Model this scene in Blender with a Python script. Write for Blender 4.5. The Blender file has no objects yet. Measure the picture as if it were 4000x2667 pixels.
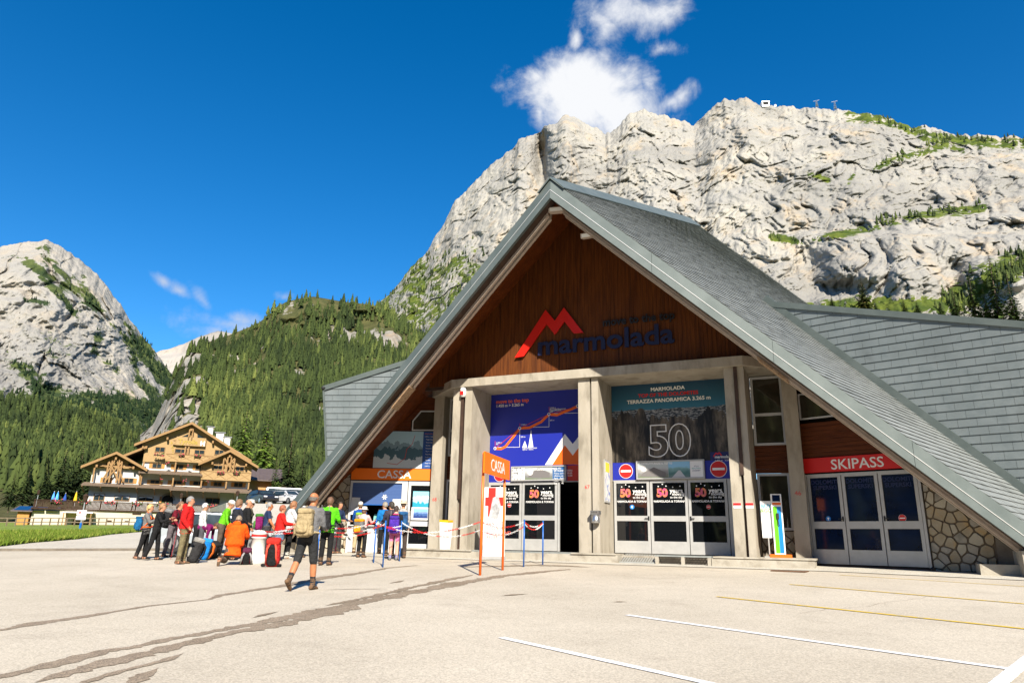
import bpy, bmesh, math, random
import numpy as np
from mathutils import Vector, Matrix
random.seed(7); RNG = np.random.default_rng(11)
scene = bpy.context.scene; COL = scene.collection
rad = math.radians

# ------------------------------------------------------------------ camera
F_PX = 2734.8                                   # focal length in pixels of the 4000 px wide frame
YAW, PITCH, ROLL = rad(-24.5456), rad(16.0122), rad(-1.211)
CAM = np.array([7.3712, -23.8121, 0.86])
FWH = np.array([math.sin(YAW), math.cos(YAW), 0.0]); RTH = np.array([math.cos(YAW), -math.sin(YAW), 0.0]); UP = np.array([0, 0, 1.0])
CW = FWH*math.cos(PITCH) + UP*math.sin(PITCH); _u2 = -FWH*math.sin(PITCH) + UP*math.cos(PITCH)
CR = RTH*math.cos(ROLL) - _u2*math.sin(ROLL); CU = RTH*math.sin(ROLL) + _u2*math.cos(ROLL)
cam_data = bpy.data.cameras.new('camera'); cam = bpy.data.objects.new('camera', cam_data); COL.objects.link(cam)
cam.matrix_world = Matrix(((CR[0], CU[0], -CW[0], CAM[0]), (CR[1], CU[1], -CW[1], CAM[1]), (CR[2], CU[2], -CW[2], CAM[2]), (0, 0, 0, 1)))
cam_data.sensor_width = 36.0; cam_data.sensor_fit = 'HORIZONTAL'; cam_data.lens = F_PX/4000*36
cam_data.clip_start = 0.1; cam_data.clip_end = 30000
scene.camera = cam

# ------------------------------------------------------------------ light
SUN_AZ, SUN_EL = rad(36.5), rad(37.0)           # azimuth right of the facade normal (-Y)
SUN = np.array([math.sin(SUN_AZ)*math.cos(SUN_EL), -math.cos(SUN_AZ)*math.cos(SUN_EL), math.sin(SUN_EL)])
sl = bpy.data.lights.new('sun', 'SUN'); sl.energy = 5.0; sl.angle = rad(0.53); sl.color = (1.0, 0.92, 0.79)
so = bpy.data.objects.new('sun', sl); COL.objects.link(so); so.location = (20, -40, 60)
so.rotation_euler = Vector(SUN).to_track_quat('Z', 'Y').to_euler()

def pix_dir(u, v):
    d = (u-2000)/F_PX*CR - (v-1333.5)/F_PX*CU + CW
    return d/np.linalg.norm(d)

world = bpy.data.worlds.new('World'); scene.world = world; world.use_nodes = True
world.cycles.sampling_method = 'MANUAL'; world.cycles.sample_map_resolution = 512
WN, WL = world.node_tree.nodes, world.node_tree.links
WN.clear()
def wn(t, **k):
    n = WN.new(t)
    for a, b in k.items(): setattr(n, a, b)
    return n
w_out = wn('ShaderNodeOutputWorld'); w_bg = wn('ShaderNodeBackground'); w_bg.inputs['Strength'].default_value = 0.075
sky = wn('ShaderNodeTexSky'); sky.sky_type = 'NISHITA'; sky.sun_disc = False
sky.sun_elevation = SUN_EL; sky.sun_rotation = math.atan2(SUN[0], SUN[1])
sky.altitude = 1450; sky.air_density = 1.0; sky.dust_density = 0.6; sky.ozone_density = 3.0
hs = wn('ShaderNodeHueSaturation'); hs.inputs['Saturation'].default_value = 1.38; hs.inputs['Value'].default_value = 1.25
WL.new(sky.outputs['Color'], hs.inputs['Color'])
# clouds of the real sky: soft blobs round given directions, broken up by fractal noise of the direction
w_tc = wn('ShaderNodeTexCoord')
def wmath(op, a, b=None, c=None, clamp=False):
    n = wn('ShaderNodeMath', operation=op); n.use_clamp = clamp
    for i, x in enumerate((a, b, c)):
        if x is None: continue
        if isinstance(x, (int, float)): n.inputs[i].default_value = x
        else: WL.new(x, n.inputs[i])
    return n.outputs[0]
def wnoise(scale, detail, rough, warp=0.0, off=(0, 0, 0)):
    m = wn('ShaderNodeMapping'); m.inputs['Location'].default_value = off
    WL.new(w_tc.outputs['Generated'], m.inputs['Vector'])
    n = wn('ShaderNodeTexNoise'); n.inputs['Scale'].default_value = scale; n.inputs['Detail'].default_value = detail
    n.inputs['Roughness'].default_value = rough; n.inputs['Distortion'].default_value = warp
    WL.new(m.outputs[0], n.inputs['Vector']); return n.outputs['Fac']
def wblob(u, v, su, sv, ang=0.0):
    """1 at the direction of pixel (u, v), falling to 0 at the given angular half sizes."""
    c = pix_dir(u, v); ex = np.cross(c, UP); ex /= np.linalg.norm(ex); ey = np.cross(ex, c)
    a = rad(ang); ax = ex*math.cos(a)+ey*math.sin(a); ay = -ex*math.sin(a)+ey*math.cos(a)
    def dot(vec, s):
        n = wn('ShaderNodeVectorMath', operation='DOT_PRODUCT'); WL.new(w_tc.outputs['Generated'], n.inputs[0]); n.inputs[1].default_value = vec/s
        return n.outputs['Value']
    px, py = dot(ax, rad(su)), dot(ay, rad(sv))
    r2 = wmath('ADD', wmath('MULTIPLY', px, px), wmath('MULTIPLY', py, py))
    fr = wn('ShaderNodeVectorMath', operation='DOT_PRODUCT'); WL.new(w_tc.outputs['Generated'], fr.inputs[0]); fr.inputs[1].default_value = c
    front = wmath('GREATER_THAN', fr.outputs['Value'], 0.0)
    return wmath('MULTIPLY', wmath('MAXIMUM', wmath('SUBTRACT', 1.0, wmath('SQRT', r2)), 0.0), front)
def wmax(*a):
    r = a[0]
    for x in a[1:]: r = wmath('MAXIMUM', r, x)
    return r
CLOUDS = True
if CLOUDS:
    big = wmax(wmath('MULTIPLY', wblob(2310, 375, 7.2, 4.8, -8), 2.0), wmath('MULTIPLY', wblob(2290, 310, 5.6, 3.4), 1.5), wmath('MULTIPLY', wblob(2390, 440, 6.2, 4.2, 0), 1.5), wblob(2370, 230, 2.6, 3.2), wblob(2360, 130, 2.3, 3.4),
               wblob(2400, 40, 6.0, 2.6, -10), wblob(2330, 80, 3.4, 2.2), wblob(2560, 60, 3.6, 2.8), wblob(2530, 330, 2.4, 3.2, 20), wblob(2590, 190, 2.2, 1.3), wblob(2620, 400, 3.0, 1.3, 25),
               wblob(2090, 300, 4.2, 1.8), wblob(2250, 160, 1.1, 2.0, -10), wblob(2110, 440, 1.2, 2.6))
    low = wmax(wblob(880, 1265, 5.2, 1.9, -4), wblob(930, 1245, 2.8, 1.4), wblob(800, 1180, 2.2, .9, -45), wblob(700, 1135, 1.6, .8, -20), wblob(640, 1100, 1.4, .6, -30), wblob(1110, 1160, 1.5, .9), wblob(840, 1290, 3, 1.6))
    n1 = wnoise(15, 9, 0.62, 0.35); n2 = wnoise(44, 6, 0.6, 0.2, (3, 1, 2))
    nn = wmath('ADD', wmath('MULTIPLY', n1, 0.82), wmath('MULTIPLY', n2, 0.18))
    dn = wmath('SUBTRACT', nn, 0.5)
    def cover(shape, gain, soft, bias):
        x = wmath('ADD', wmath('SUBTRACT', wmath('MULTIPLY', shape, 1.0), bias), wmath('MULTIPLY', dn, gain))
        mr = wn('ShaderNodeMapRange'); mr.interpolation_type = 'SMOOTHSTEP'
        WL.new(x, mr.inputs['Value']); mr.inputs['From Min'].default_value = 0.0; mr.inputs['From Max'].default_value = soft
        pres = wn('ShaderNodeMapRange'); pres.interpolation_type = 'SMOOTHSTEP'
        WL.new(shape, pres.inputs['Value']); pres.inputs['From Min'].default_value = 0.0; pres.inputs['From Max'].default_value = 0.14
        return wmath('MULTIPLY', mr.outputs[0], pres.outputs[0])
    cov = wmath('MAXIMUM', cover(big, 2.7, 1.0, 0.26), wmath('MULTIPLY', cover(low, 2.4, 1.1, 0.2), 0.65))
    shade = wn('ShaderNodeMapRange'); WL.new(wmath('ADD', big, wmath('MULTIPLY', dn, 0.8)), shade.inputs['Value'])
    shade.inputs['From Min'].default_value = 0.1; shade.inputs['From Max'].default_value = 0.8; shade.inputs['To Min'].default_value = 0.80; shade.inputs['To Max'].default_value = 1.0
    ccol = wn('ShaderNodeMix', data_type='RGBA'); ccol.blend_type = 'MULTIPLY'; ccol.inputs['Factor'].default_value = 1.0
    ccol.inputs[6].default_value = (6.3, 6.4, 6.6, 1)
    cs = wn('ShaderNodeCombineColor'); [WL.new(shade.outputs[0], cs.inputs[i]) for i in range(3)]
    WL.new(cs.outputs[0], ccol.inputs[7])
    mixc = wn('ShaderNodeMix', data_type='RGBA'); WL.new(cov, mixc.inputs['Factor']); WL.new(hs.outputs[0], mixc.inputs[6]); WL.new(ccol.outputs[2], mixc.inputs[7])
    WL.new(mixc.outputs[2], w_bg.inputs['Color'])
else:
    WL.new(hs.outputs[0], w_bg.inputs['Color'])
WL.new(w_bg.outputs[0], w_out.inputs['Surface'])

# ------------------------------------------------------------------ exposure and render settings
vs = scene.view_settings; vs.view_transform = 'Standard'; vs.look = 'None'; vs.gamma = 1.0; vs.exposure = 1.0; vs.use_curve_mapping = False
scene.render.engine = 'CYCLES'; cy = scene.cycles
cy.max_bounces = 6; cy.diffuse_bounces = 3; cy.glossy_bounces = 3; cy.transmission_bounces = 4; cy.transparent_max_bounces = 8
cy.use_denoising = True; cy.caustics_reflective = False; cy.caustics_refractive = False

# ------------------------------------------------------------------ pixel helpers: where a sight line meets a real plane
def ray(u, v): return (u-2000)/F_PX*CR - (v-1333.5)/F_PX*CU + CW
def at(u, v, depth):
    d = ray(u, v); return CAM + d*depth/(d@FWH)
def hit_plane(u, v, P0, n):
    d = ray(u, v); n = np.array(n, float); return CAM + d*((np.array(P0, float)-CAM)@n)/(d@n)
def hit_y(u, v, y): return hit_plane(u, v, (0, y, 0), (0, 1, 0))
GA, GB = 0.40, 0.0365
def gz(x, y): return GA + GB*max(-70.0, min(y, 160.0))
def on_ground(u, v, dz=0.0): return hit_plane(u, v, (0, 0, GA+dz), (0, -GB, 1))

# ------------------------------------------------------------------ mesh helpers
class MB:
    def __init__(s): s.v = []; s.f = []; s.m = []
    def add(s, vs, fs, mi=0):
        o = len(s.v); s.v += [tuple(map(float, p)) for p in vs]; s.f += [tuple(i+o for i in f) for f in fs]; s.m += [mi]*len(fs); return s
    def box(s, c, d, rz=0.0, mi=0, M=None):
        x, y, z = d[0]/2, d[1]/2, d[2]/2
        P = [(-x, -y, -z), (x, -y, -z), (x, y, -z), (-x, y, -z), (-x, -y, z), (x, -y, z), (x, y, z), (-x, y, z)]
        if M is None: M = Matrix.Rotation(rz, 3, 'Z')
        P = [M @ Vector(p) + Vector(c) for p in P]
        return s.add(P, [(0, 3, 2, 1), (4, 5, 6, 7), (0, 1, 5, 4), (1, 2, 6, 5), (2, 3, 7, 6), (3, 0, 4, 7)], mi)
    def b2(s, lo, hi, mi=0):
        return s.box([(a+b)/2 for a, b in zip(lo, hi)], [abs(b-a) for a, b in zip(lo, hi)], 0, mi)
    def beam(s, a, b, w, h, up=(0, 0, 1), mi=0):
        a, b = Vector(a), Vector(b); d = (b-a).normalized(); u = Vector(up)
        x = d.cross(u)
        if x.length < 1e-4: x = d.cross(Vector((1, 0, 0)))
        x.normalize(); y = x.cross(d).normalized(); P = []
        for p in (a, b):
            for i, j in ((-1, -1), (1, -1), (1, 1), (-1, 1)): P.append(p + x*(i*w/2) + y*(j*h/2))
        return s.add(P, [(3, 2, 1, 0), (4, 5, 6, 7), (0, 1, 5, 4), (1, 2, 6, 5), (2, 3, 7, 6), (3, 0, 4, 7)], mi)
    def tube(s, pts, r, n=6, mi=0, caps=True):
        pts = [Vector(p) for p in pts]; k = len(pts); rr = r if isinstance(r, (list, tuple)) else [r]*k
        P = []; ref = None
        for i, p in enumerate(pts):
            d = (pts[min(i+1, k-1)] - pts[max(i-1, 0)]).normalized()
            if ref is None: ref = Vector((0, 0, 1)) if abs(d.z) < .9 else Vector((1, 0, 0))
            x = d.cross(ref).normalized(); y = x.cross(d).normalized(); ref = y
            for j in range(n):
                a = 2*math.pi*j/n; P.append(p + x*(math.cos(a)*rr[i]) + y*(math.sin(a)*rr[i]))
        fs = [(i*n+j, i*n+(j+1) % n, (i+1)*n+(j+1) % n, (i+1)*n+j) for i in range(k-1) for j in range(n)]
        if caps: fs += [tuple(range(n-1, -1, -1)), tuple(range((k-1)*n, k*n))]
        return s.add(P, fs, mi)
    def lathe(s, prof, n=12, c=(0, 0, 0), mi=0):
        P = []; 
        for r, z in prof:
            for j in range(n):
                a = 2*math.pi*j/n; P.append((c[0]+r*math.cos(a), c[1]+r*math.sin(a), c[2]+z))
        k = len(prof); fs = [(i*n+j, i*n+(j+1) % n, (i+1)*n+(j+1) % n, (i+1)*n+j) for i in range(k-1) for j in range(n)]
        fs += [tuple(range(n-1, -1, -1)), tuple(range((k-1)*n, k*n))]
        return s.add(P, fs, mi)
    def prism(s, poly, O, ex, ey, en, t0, t1, mi=0, inset=0.0):
        """2-d polygon (counter-clockwise seen from +en) in the frame O, ex, ey, pushed out from t0 to t1 along en."""
        O, ex, ey, en = map(lambda a: np.array(a, float), (O, ex, ey, en)); n = len(poly)
        A = sum(poly[i][0]*poly[(i+1) % n][1]-poly[(i+1) % n][0]*poly[i][1] for i in range(n))
        if A < 0: poly = poly[::-1]
        cx = sum(p[0] for p in poly)/n; cy_ = sum(p[1] for p in poly)/n
        top = poly
        if inset:
            top = []
            for p in poly:
                dx, dy = p[0]-cx, p[1]-cy_; L = math.hypot(dx, dy)+1e-9; k = max(0.3, 1-inset/L); top.append((cx+dx*k, cy_+dy*k))
        P = [O+ex*p[0]+ey*p[1]+en*t0 for p in poly] + [O+ex*p[0]+ey*p[1]+en*t1 for p in top]
        fs = [tuple(range(n-1, -1, -1)), tuple(range(n, 2*n))] + [(i, (i+1) % n, n+(i+1) % n, n+i) for i in range(n)]
        return s.add(P, fs, mi)
    def sphere(s, c, r, nu=10, nv=7, mi=0, sc=(1, 1, 1)):
        P = [(c[0], c[1], c[2]-r*sc[2])]
        for i in range(1, nv):
            t = math.pi*i/nv - math.pi/2
            for j in range(nu):
                a = 2*math.pi*j/nu; P.append((c[0]+r*sc[0]*math.cos(t)*math.cos(a), c[1]+r*sc[1]*math.cos(t)*math.sin(a), c[2]+r*sc[2]*math.sin(t)))
        P.append((c[0], c[1], c[2]+r*sc[2])); L = len(P)-1
        fs = [(0, 1+(j+1) % nu, 1+j) for j in range(nu)]
        for i in range(nv-2):
            for j in range(nu): fs.append((1+i*nu+j, 1+i*nu+(j+1) % nu, 1+(i+1)*nu+(j+1) % nu, 1+(i+1)*nu+j))
        fs += [(L, 1+(nv-2)*nu+j, 1+(nv-2)*nu+(j+1) % nu) for j in range(nu)]
        return s.add(P, fs, mi)
    def mesh(s, name, mats, smooth=False):
        me = bpy.data.meshes.new(name); me.from_pydata(s.v, [], s.f)
        for m in (mats if isinstance(mats, (list, tuple)) else [mats]): me.materials.append(m)
        if any(s.m): me.polygons.foreach_set('material_index', s.m)
        if smooth: me.polygons.foreach_set('use_smooth', [True]*len(me.polygons))
        me.update(); return me
    def build(s, name, mats, parent=None, smooth=False, **tags):
        return link(name, s.mesh(name, mats, smooth), parent, **tags)

def link(name, data, parent=None, label=None, cat=None, group=None, kind=None, loc=None):
    o = bpy.data.objects.new(name, data); COL.objects.link(o)
    if loc is not None: o.location = loc
    if parent is not None:
        o.parent = parent
    if label: o['label'] = label
    if cat: o['category'] = cat
    if group: o['group'] = group
    if kind: o['kind'] = kind
    return o
def thing(name, label, cat, loc=(0, 0, 0), rz=0.0, group=None):
    """An empty at the thing's base; its parts are given in the thing's own coordinates."""
    o = bpy.data.objects.new(name, None); COL.objects.link(o); o.empty_display_size = 0.2
    o.location = loc; o.rotation_euler = (0, 0, rz); o['label'] = label; o['category'] = cat
    if group: o['group'] = group
    return o
def copy_tree(o, parent=None):
    c = o.copy(); COL.objects.link(c); c.parent = parent
    for ch in list(o.children): copy_tree(ch, c)
    return c

def clip_poly(poly, A, B):
    """keep the part of poly left of the directed line A->B"""
    out = []; n = len(poly)
    def side(p): return (B[0]-A[0])*(p[1]-A[1])-(B[1]-A[1])*(p[0]-A[0])
    for i in range(n):
        p, q = poly[i], poly[(i+1) % n]; a, b = side(p), side(q)
        if a >= 0: out.append(p)
        if (a > 0 > b) or (a < 0 < b):
            t = a/(a-b); out.append((p[0]+(q[0]-p[0])*t, p[1]+(q[1]-p[1])*t))
    return out
def clip_to(poly, region):
    n = len(region)
    A = sum(region[i][0]*region[(i+1) % n][1]-region[(i+1) % n][0]*region[i][1] for i in range(n))
    if A < 0: region = region[::-1]
    for i in range(n):
        poly = clip_poly(poly, region[i], region[(i+1) % n])
        if len(poly) < 3: return []
    return poly
def area2(poly): 
    n = len(poly); return abs(sum(poly[i][0]*poly[(i+1) % n][1]-poly[(i+1) % n][0]*poly[i][1] for i in range(n)))/2

# ------------------------------------------------------------------ materials
def mat(name, col, col2=None, scale=4.0, rough=0.7, metal=0.0, bump=0.0, bscale=None, stretch=None, detail=5.0, spec=0.5, contrast=(0.35, 0.65), coords='Object', col3=None, scale3=None, bdist=0.02):
    m = bpy.data.materials.new(name); m.use_nodes = True; N, L = m.node_tree.nodes, m.node_tree.links
    b = N['Principled BSDF']; b.inputs['Roughness'].default_value = rough; b.inputs['Metallic'].default_value = metal
    b.inputs['Specular IOR Level'].default_value = spec; b.inputs['Base Color'].default_value = (*col, 1)
    if col2 is None and not bump: return m
    tc = N.new('ShaderNodeTexCoord'); mp = N.new('ShaderNodeMapping'); L.new(tc.outputs[coords], mp.inputs['Vector'])
    if stretch: mp.inputs['Scale'].default_value = stretch
    def noise(sc):
        n = N.new('ShaderNodeTexNoise'); n.inputs['Scale'].default_value = sc; n.inputs['Detail'].default_value = detail; n.inputs['Roughness'].default_value = .6
        L.new(mp.outputs[0], n.inputs['Vector']); return n.outputs['Fac']
    out = None
    if col2 is not None:
        r = N.new('ShaderNodeMapRange'); L.new(noise(scale), r.inputs['Value']); r.inputs['From Min'].default_value, r.inputs['From Max'].default_value = contrast
        mx = N.new('ShaderNodeMix'); mx.data_type = 'RGBA'; L.new(r.outputs[0], mx.inputs['Factor']); mx.inputs[6].default_value = (*col, 1); mx.inputs[7].default_value = (*col2, 1)
        out = mx.outputs[2]
        if col3 is not None:
            r = N.new('ShaderNodeMapRange'); L.new(noise(scale3 or scale*5), r.inputs['Value']); r.inputs['From Min'].default_value, r.inputs['From Max'].default_value = .5, .72
            mx = N.new('ShaderNodeMix'); mx.data_type = 'RGBA'; L.new(r.outputs[0], mx.inputs['Factor']); L.new(out, mx.inputs[6]); mx.inputs[7].default_value = (*col3, 1); out = mx.outputs[2]
        L.new(out, b.inputs['Base Color'])
    if bump:
        bp = N.new('ShaderNodeBump'); bp.inputs['Strength'].default_value = bump; bp.inputs['Distance'].default_value = bdist
        L.new(noise(bscale or scale*4), bp.inputs['Height']); L.new(bp.outputs[0], b.inputs['Normal'])
    return m
def S(h):
    """sRGB 0-255 to linear"""
    return tuple(((c/255)/12.92 if c/255 <= .04045 else ((c/255+.055)/1.055)**2.4) for c in h)
M = {}
M['zinc'] = mat('zinc_fascia', (.085, .108, .105), (.115, .14, .136), 1.6, .5, .15, .06, 30)
M['zinc_glint'] = mat('painted_edge_glint', (.55, .55, .53), (.62, .62, .6), 3, .35, .3)  # pale tone paints the sun's glint along the drip edge
M['tile'] = mat('roof_tile_metal', (.2, .217, .211), (.262, .28, .272), 2.6, .5, .1, .05, 40, col3=(.15, .163, .157), scale3=.9)
M['deck'] = mat('roof_underlay', (.03, .035, .035), (.05, .05, .05), 2, .9)
M['shingle'] = mat('wing_shingle', (.14, .166, .173), (.185, .212, .218), 2.2, .48, .15, .05, 30, col3=(.115, .135, .14), scale3=1.1)
M['concrete'] = mat('board_formed_concrete', (.32, .287, .23), (.395, .358, .295), 1.6, .9, 0, .5, 22, stretch=(1, 1, .35), col3=(.225, .2, .158), scale3=2.6, bdist=.015, spec=.2)
M['concrete_low'] = mat('worn_concrete', (.33, .3, .245), (.4, .37, .31), 2.4, .9, 0, .5, 30, col3=(.22, .19, .15), scale3=3, spec=.2)
M['concrete_dark'] = mat('stained_concrete', (.12, .10, .08), (.18, .155, .12), 3, .9, 0, .4, 20)
M['gable'] = mat('stained_gable_boards', (.078, .0215, .0055), (.14, .043, .0085), 3, .6, 0, .25, 14, stretch=(6, 6, .35), col3=(.045, .0135, .0045), scale3=1.4, spec=.2)
M['soffit'] = mat('soffit_boards', (.1, .023, .005), (.155, .04, .0075), 3, .6, 0, .25, 14, spec=.2)
M['siding'] = mat('brown_siding', (.075, .019, .006), (.13, .036, .010), 4, .6, 0, .3, 16, stretch=(.35, .35, 6), spec=.2)
M['darkwood'] = mat('dark_timber', (.03, .015, .009), (.055, .028, .016), 4, .7, 0, .3, 14)
M['steel'] = mat('painted_steel', (.42, .34, .28), (.5, .42, .35), 6, .55, .1)
M['steel_rust'] = mat('mud_stained_plate', (.38, .27, .17), (.22, .13, .07), 14, .8)
M['alu'] = mat('door_aluminium', (.42, .42, .41), (.47, .47, .46), 5, .4, .25)
M['alu_white'] = mat('white_aluminium', (.5, .51, .52), (.55, .56, .57), 5, .45, .05)
M['rubber'] = mat('black_gasket', (.012, .012, .012), None, rough=.7)
M['glass'] = mat('dark_door_glass', (.006, .007, .009), None, rough=.03, spec=.75)
M['glass_brown'] = mat('window_glass', (.03, .027, .02), (.045, .04, .028), 2, .04, spec=.7)
M['glass_blue'] = mat('blue_film_glass', (.004, .009, .03), (.006, .016, .055), 1.5, .05, spec=.6)
M['stone'] = mat('stone_ochre', (.3, .24, .15), (.38, .33, .24), 2.2, .85, 0, .5, 18, col3=(.42, .27, .1), scale3=2.6)
M['stone2'] = mat('stone_grey', (.28, .25, .2), (.36, .33, .27), 2.6, .85, 0, .5, 18, col3=(.2, .19, .16), scale3=3)
M['stone3'] = mat('stone_pale', (.38, .34, .26), (.44, .4, .31), 2.6, .85, 0, .45, 18)
M['mortar'] = mat('dark_mortar', (.1, .078, .055), (.14, .11, .08), 8, .95, 0, .4, 40)
M['orange'] = mat('orange_paint', (.80, .14, .008), None, rough=.4)
M['orange_sign'] = mat('orange_sign_face', (.86, .17, .006), None, rough=.42)
M['red'] = mat('red_sign_face', (.60, .012, .010), None, rough=.42)
M['redpaint'] = mat('red_enamel', (.55, .012, .012), None, rough=.4)
M['white'] = mat('white_enamel', (.8, .8, .79), None, rough=.45)
M['letter'] = mat('white_lettering', (.78, .78, .77), None, rough=.5)
M['bluepost'] = mat('blue_post_paint', (.008, .11, .42), None, rough=.38)
M['blue'] = mat('blue_banner', (.012, .022, .30), None, rough=.4)
M['navy'] = mat('navy_print', (.008, .014, .1), None, rough=.45)
M['bannerorange'] = mat('banner_orange_print', (.78, .13, .012), None, rough=.4)
M['bannerred'] = mat('banner_red_print', (.50, .03, .014), None, rough=.4)
M['black'] = mat('black_plastic', (.012, .012, .013), None, rough=.5)
M['blackmatt'] = mat('dark_interior', (.01, .009, .008), None, rough=.95)
M['steelbright'] = mat('brushed_steel', (.6, .6, .6), None, rough=.28, metal=.9)
M['paper'] = mat('printed_paper', (.7, .7, .68), (.78, .78, .76), 4, .6)
# ================================================================== ground
def sheet(name, poly, dz, m, kind='structure', step=None, **t):
    """A polygon (world x, y) laid on the ground plane dz above it."""
    mb = MB(); mb.add([(x, y, GA+GB*y+dz) for x, y in poly], [tuple(range(len(poly)))]); return mb.build(name, m, kind=kind, **t)
def gmat(name, c1, c2, c3, s1, s2, bump, rough=.92, fine=220.0, speck=(.5, .5)):
    m = bpy.data.materials.new(name); m.use_nodes = True; N, L = m.node_tree.nodes, m.node_tree.links; b = N['Principled BSDF']; b.inputs['Roughness'].default_value = rough
    b.inputs['Specular IOR Level'].default_value = .25
    tc = N.new('ShaderNodeTexCoord')
    def noise(sc, det=6, ro=.6):
        n = N.new('ShaderNodeTexNoise'); n.inputs['Scale'].default_value = sc; n.inputs['Detail'].default_value = det; n.inputs['Roughness'].default_value = ro; L.new(tc.outputs['Object'], n.inputs['Vector']); return n.outputs['Fac']
    def mix(f, a, bb, lo, hi):
        r = N.new('ShaderNodeMapRange'); L.new(f, r.inputs['Value']); r.inputs['From Min'].default_value = lo; r.inputs['From Max'].default_value = hi
        x = N.new('ShaderNodeMix'); x.data_type = 'RGBA'; L.new(r.outputs[0], x.inputs['Factor'])
        for i, c in ((6, a), (7, bb)):
            if isinstance(c, tuple): x.inputs[i].default_value = (*c, 1)
            else: L.new(c, x.inputs[i])
        return x.outputs[2]
    o = mix(noise(s1), c1, c2, .35, .65); o = mix(noise(s2, 8, .7), o, c3, .52, .8)
    v = N.new('ShaderNodeTexVoronoi'); v.inputs['Scale'].default_value = fine; L.new(tc.outputs['Object'], v.inputs['Vector'])
    sp = N.new('ShaderNodeMix'); sp.data_type = 'RGBA'; sp.blend_type = 'OVERLAY'; sp.inputs['Factor'].default_value = speck[0]; L.new(o, sp.inputs[6])
    bw = N.new('ShaderNodeSeparateColor'); L.new(v.outputs['Color'], bw.inputs[0]); cc = N.new('ShaderNodeCombineColor'); [L.new(bw.outputs[0], cc.inputs[i]) for i in range(3)]
    L.new(cc.outputs[0], sp.inputs[7]); L.new(sp.outputs[2], b.inputs['Base Color'])
    bp = N.new('ShaderNodeBump'); bp.inputs['Strength'].default_value = bump; bp.inputs['Distance'].default_value = .01; L.new(noise(fine*.6, 3), bp.inputs['Height']); L.new(bp.outputs[0], b.inputs['Normal'])
    return m
M['asphalt'] = gmat('pale_worn_asphalt', (.415, .365, .288), (.485, .43, .345), (.35, .305, .24), .28, .9, .5, speck=(.22, .5), fine=70)
M['road'] = gmat('road_asphalt', (.42, .38, .315), (.47, .43, .36), (.36, .325, .265), .2, 1.1, .4, speck=(.3, .5), fine=60)
M['damp'] = gmat('damp_asphalt', (.215, .168, .118), (.26, .205, .148), (.165, .125, .086), 1.2, 5, .5, rough=.8, speck=(.45, .5), fine=90)
M['grass'] = gmat('meadow_grass', (.12, .175, .022), (.165, .21, .03), (.23, .24, .055), .16, .7, .9, rough=.95, fine=9, speck=(.4, .5))
M['earth'] = gmat('valley_meadow', (.06, .10, .02), (.09, .13, .03), (.12, .13, .05), .03, .2, .3, fine=3, speck=(.3, .5))
M['apron'] = gmat('concrete_apron', (.43, .40, .34), (.5, .47, .4), (.33, .29, .235), .9, 4, .4, fine=60, speck=(.25, .5))
M['paintwhite'] = mat('road_paint_white', (.74, .74, .76), (.5, .49, .47), 26, .7, contrast=(.62, .72), detail=8)
M['paintyellow'] = mat('road_paint_yellow', (.66, .43, .012), (.38, .33, .2), 9, .7, contrast=(.5, .66), detail=8)

mb = MB()
ys = [-4000, -70, 160, 9000]; xs = [-9000, -400, -60, 60, 400, 9000]
for yy in ys:
    for xx in xs: mb.v.append((xx, yy, gz(xx, yy)-.03))
for j in range(len(ys)-1):
    for i in range(len(xs)-1): mb.f.append((j*6+i, j*6+i+1, (j+1)*6+i+1, (j+1)*6+i)); mb.m.append(0)
mb.build('ground', M['earth'], kind='structure')
LOTL = on_ground(-300, 2152)[:2]; LOTM = on_ground(640, 2151)[:2]
sheet('parking_lot', [(-45, -60), (45, -60), (45, 6), (-12, 8), tuple(on_ground(1150, 2128)[:2]), tuple(LOTM), tuple(LOTL)], 0.0, M['asphalt'])
pts = lambda *a: [tuple(on_ground(u, v)[:2]) for u, v in a]
# access road leaving the car park, with the meadow beside it
road_near = pts((-400, 2156), (640, 2155), (1200, 2132))
road_far = pts((1130, 2098), (760, 2080), (560, 2074), (430, 2086), (300, 2104), (110, 2119), (0, 2132), (-300, 2142))
sheet('access_road', road_near + road_far, -.012, M['road'])
mead_edge = pts((-500, 2146), (-200, 2140), (0, 2130), (110, 2117), (300, 2102), (430, 2084), (560, 2073), (760, 2079), (1130, 2096))
sheet('meadow', mead_edge + [(-30, 130), (-140, 158), (-260, 158), (-260, -30)], -.02, M['grass'])
# low kerb strip between car park and road
mb = MB(); a, b = on_ground(-300, 2150.5), on_ground(640, 2148)
mb.beam((a[0], a[1], gz(*a[:2])+.03), (b[0], b[1], gz(*b[:2])+.03), .3, .1); mb.build('kerb', M['concrete_dark'], kind='structure')

# painted bay lines
def line_on_ground(name, a, b, w, m, label):
    A, B = on_ground(*a), on_ground(*b); d = (B-A)[:2]; d /= np.linalg.norm(d); n = np.array([-d[1], d[0]])*w/2
    nseg = 90; L, R_ = [], []
    for i in range(nseg+1):
        p = A[:2]+(B-A)[:2]*i/nseg; j1, j2 = 1+random.uniform(-.06, .06), 1+random.uniform(-.06, .06)
        L.append(p+n*j1); R_.append(p-n*j2)
    P = L+R_[::-1]; mb = MB(); k = nseg+1
    mb.v = [(x, y, GA+GB*y+.008) for x, y in P]
    mb.f = [(i, i+1, 2*k-2-i, 2*k-1-i) for i in range(nseg)]; mb.m = [0]*nseg
    return mb.build(name, m, kind='structure')
line_on_ground('bay_line', (1958, 2490), (2960, 2712), .10, M['paintwhite'], '')
line_on_ground('bay_line', (2450, 2402), (3935, 2612), .10, M['paintwhite'], '')
line_on_ground('bay_line', (4060, 2540), (3840, 2720), .13, M['paintwhite'], '')
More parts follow.
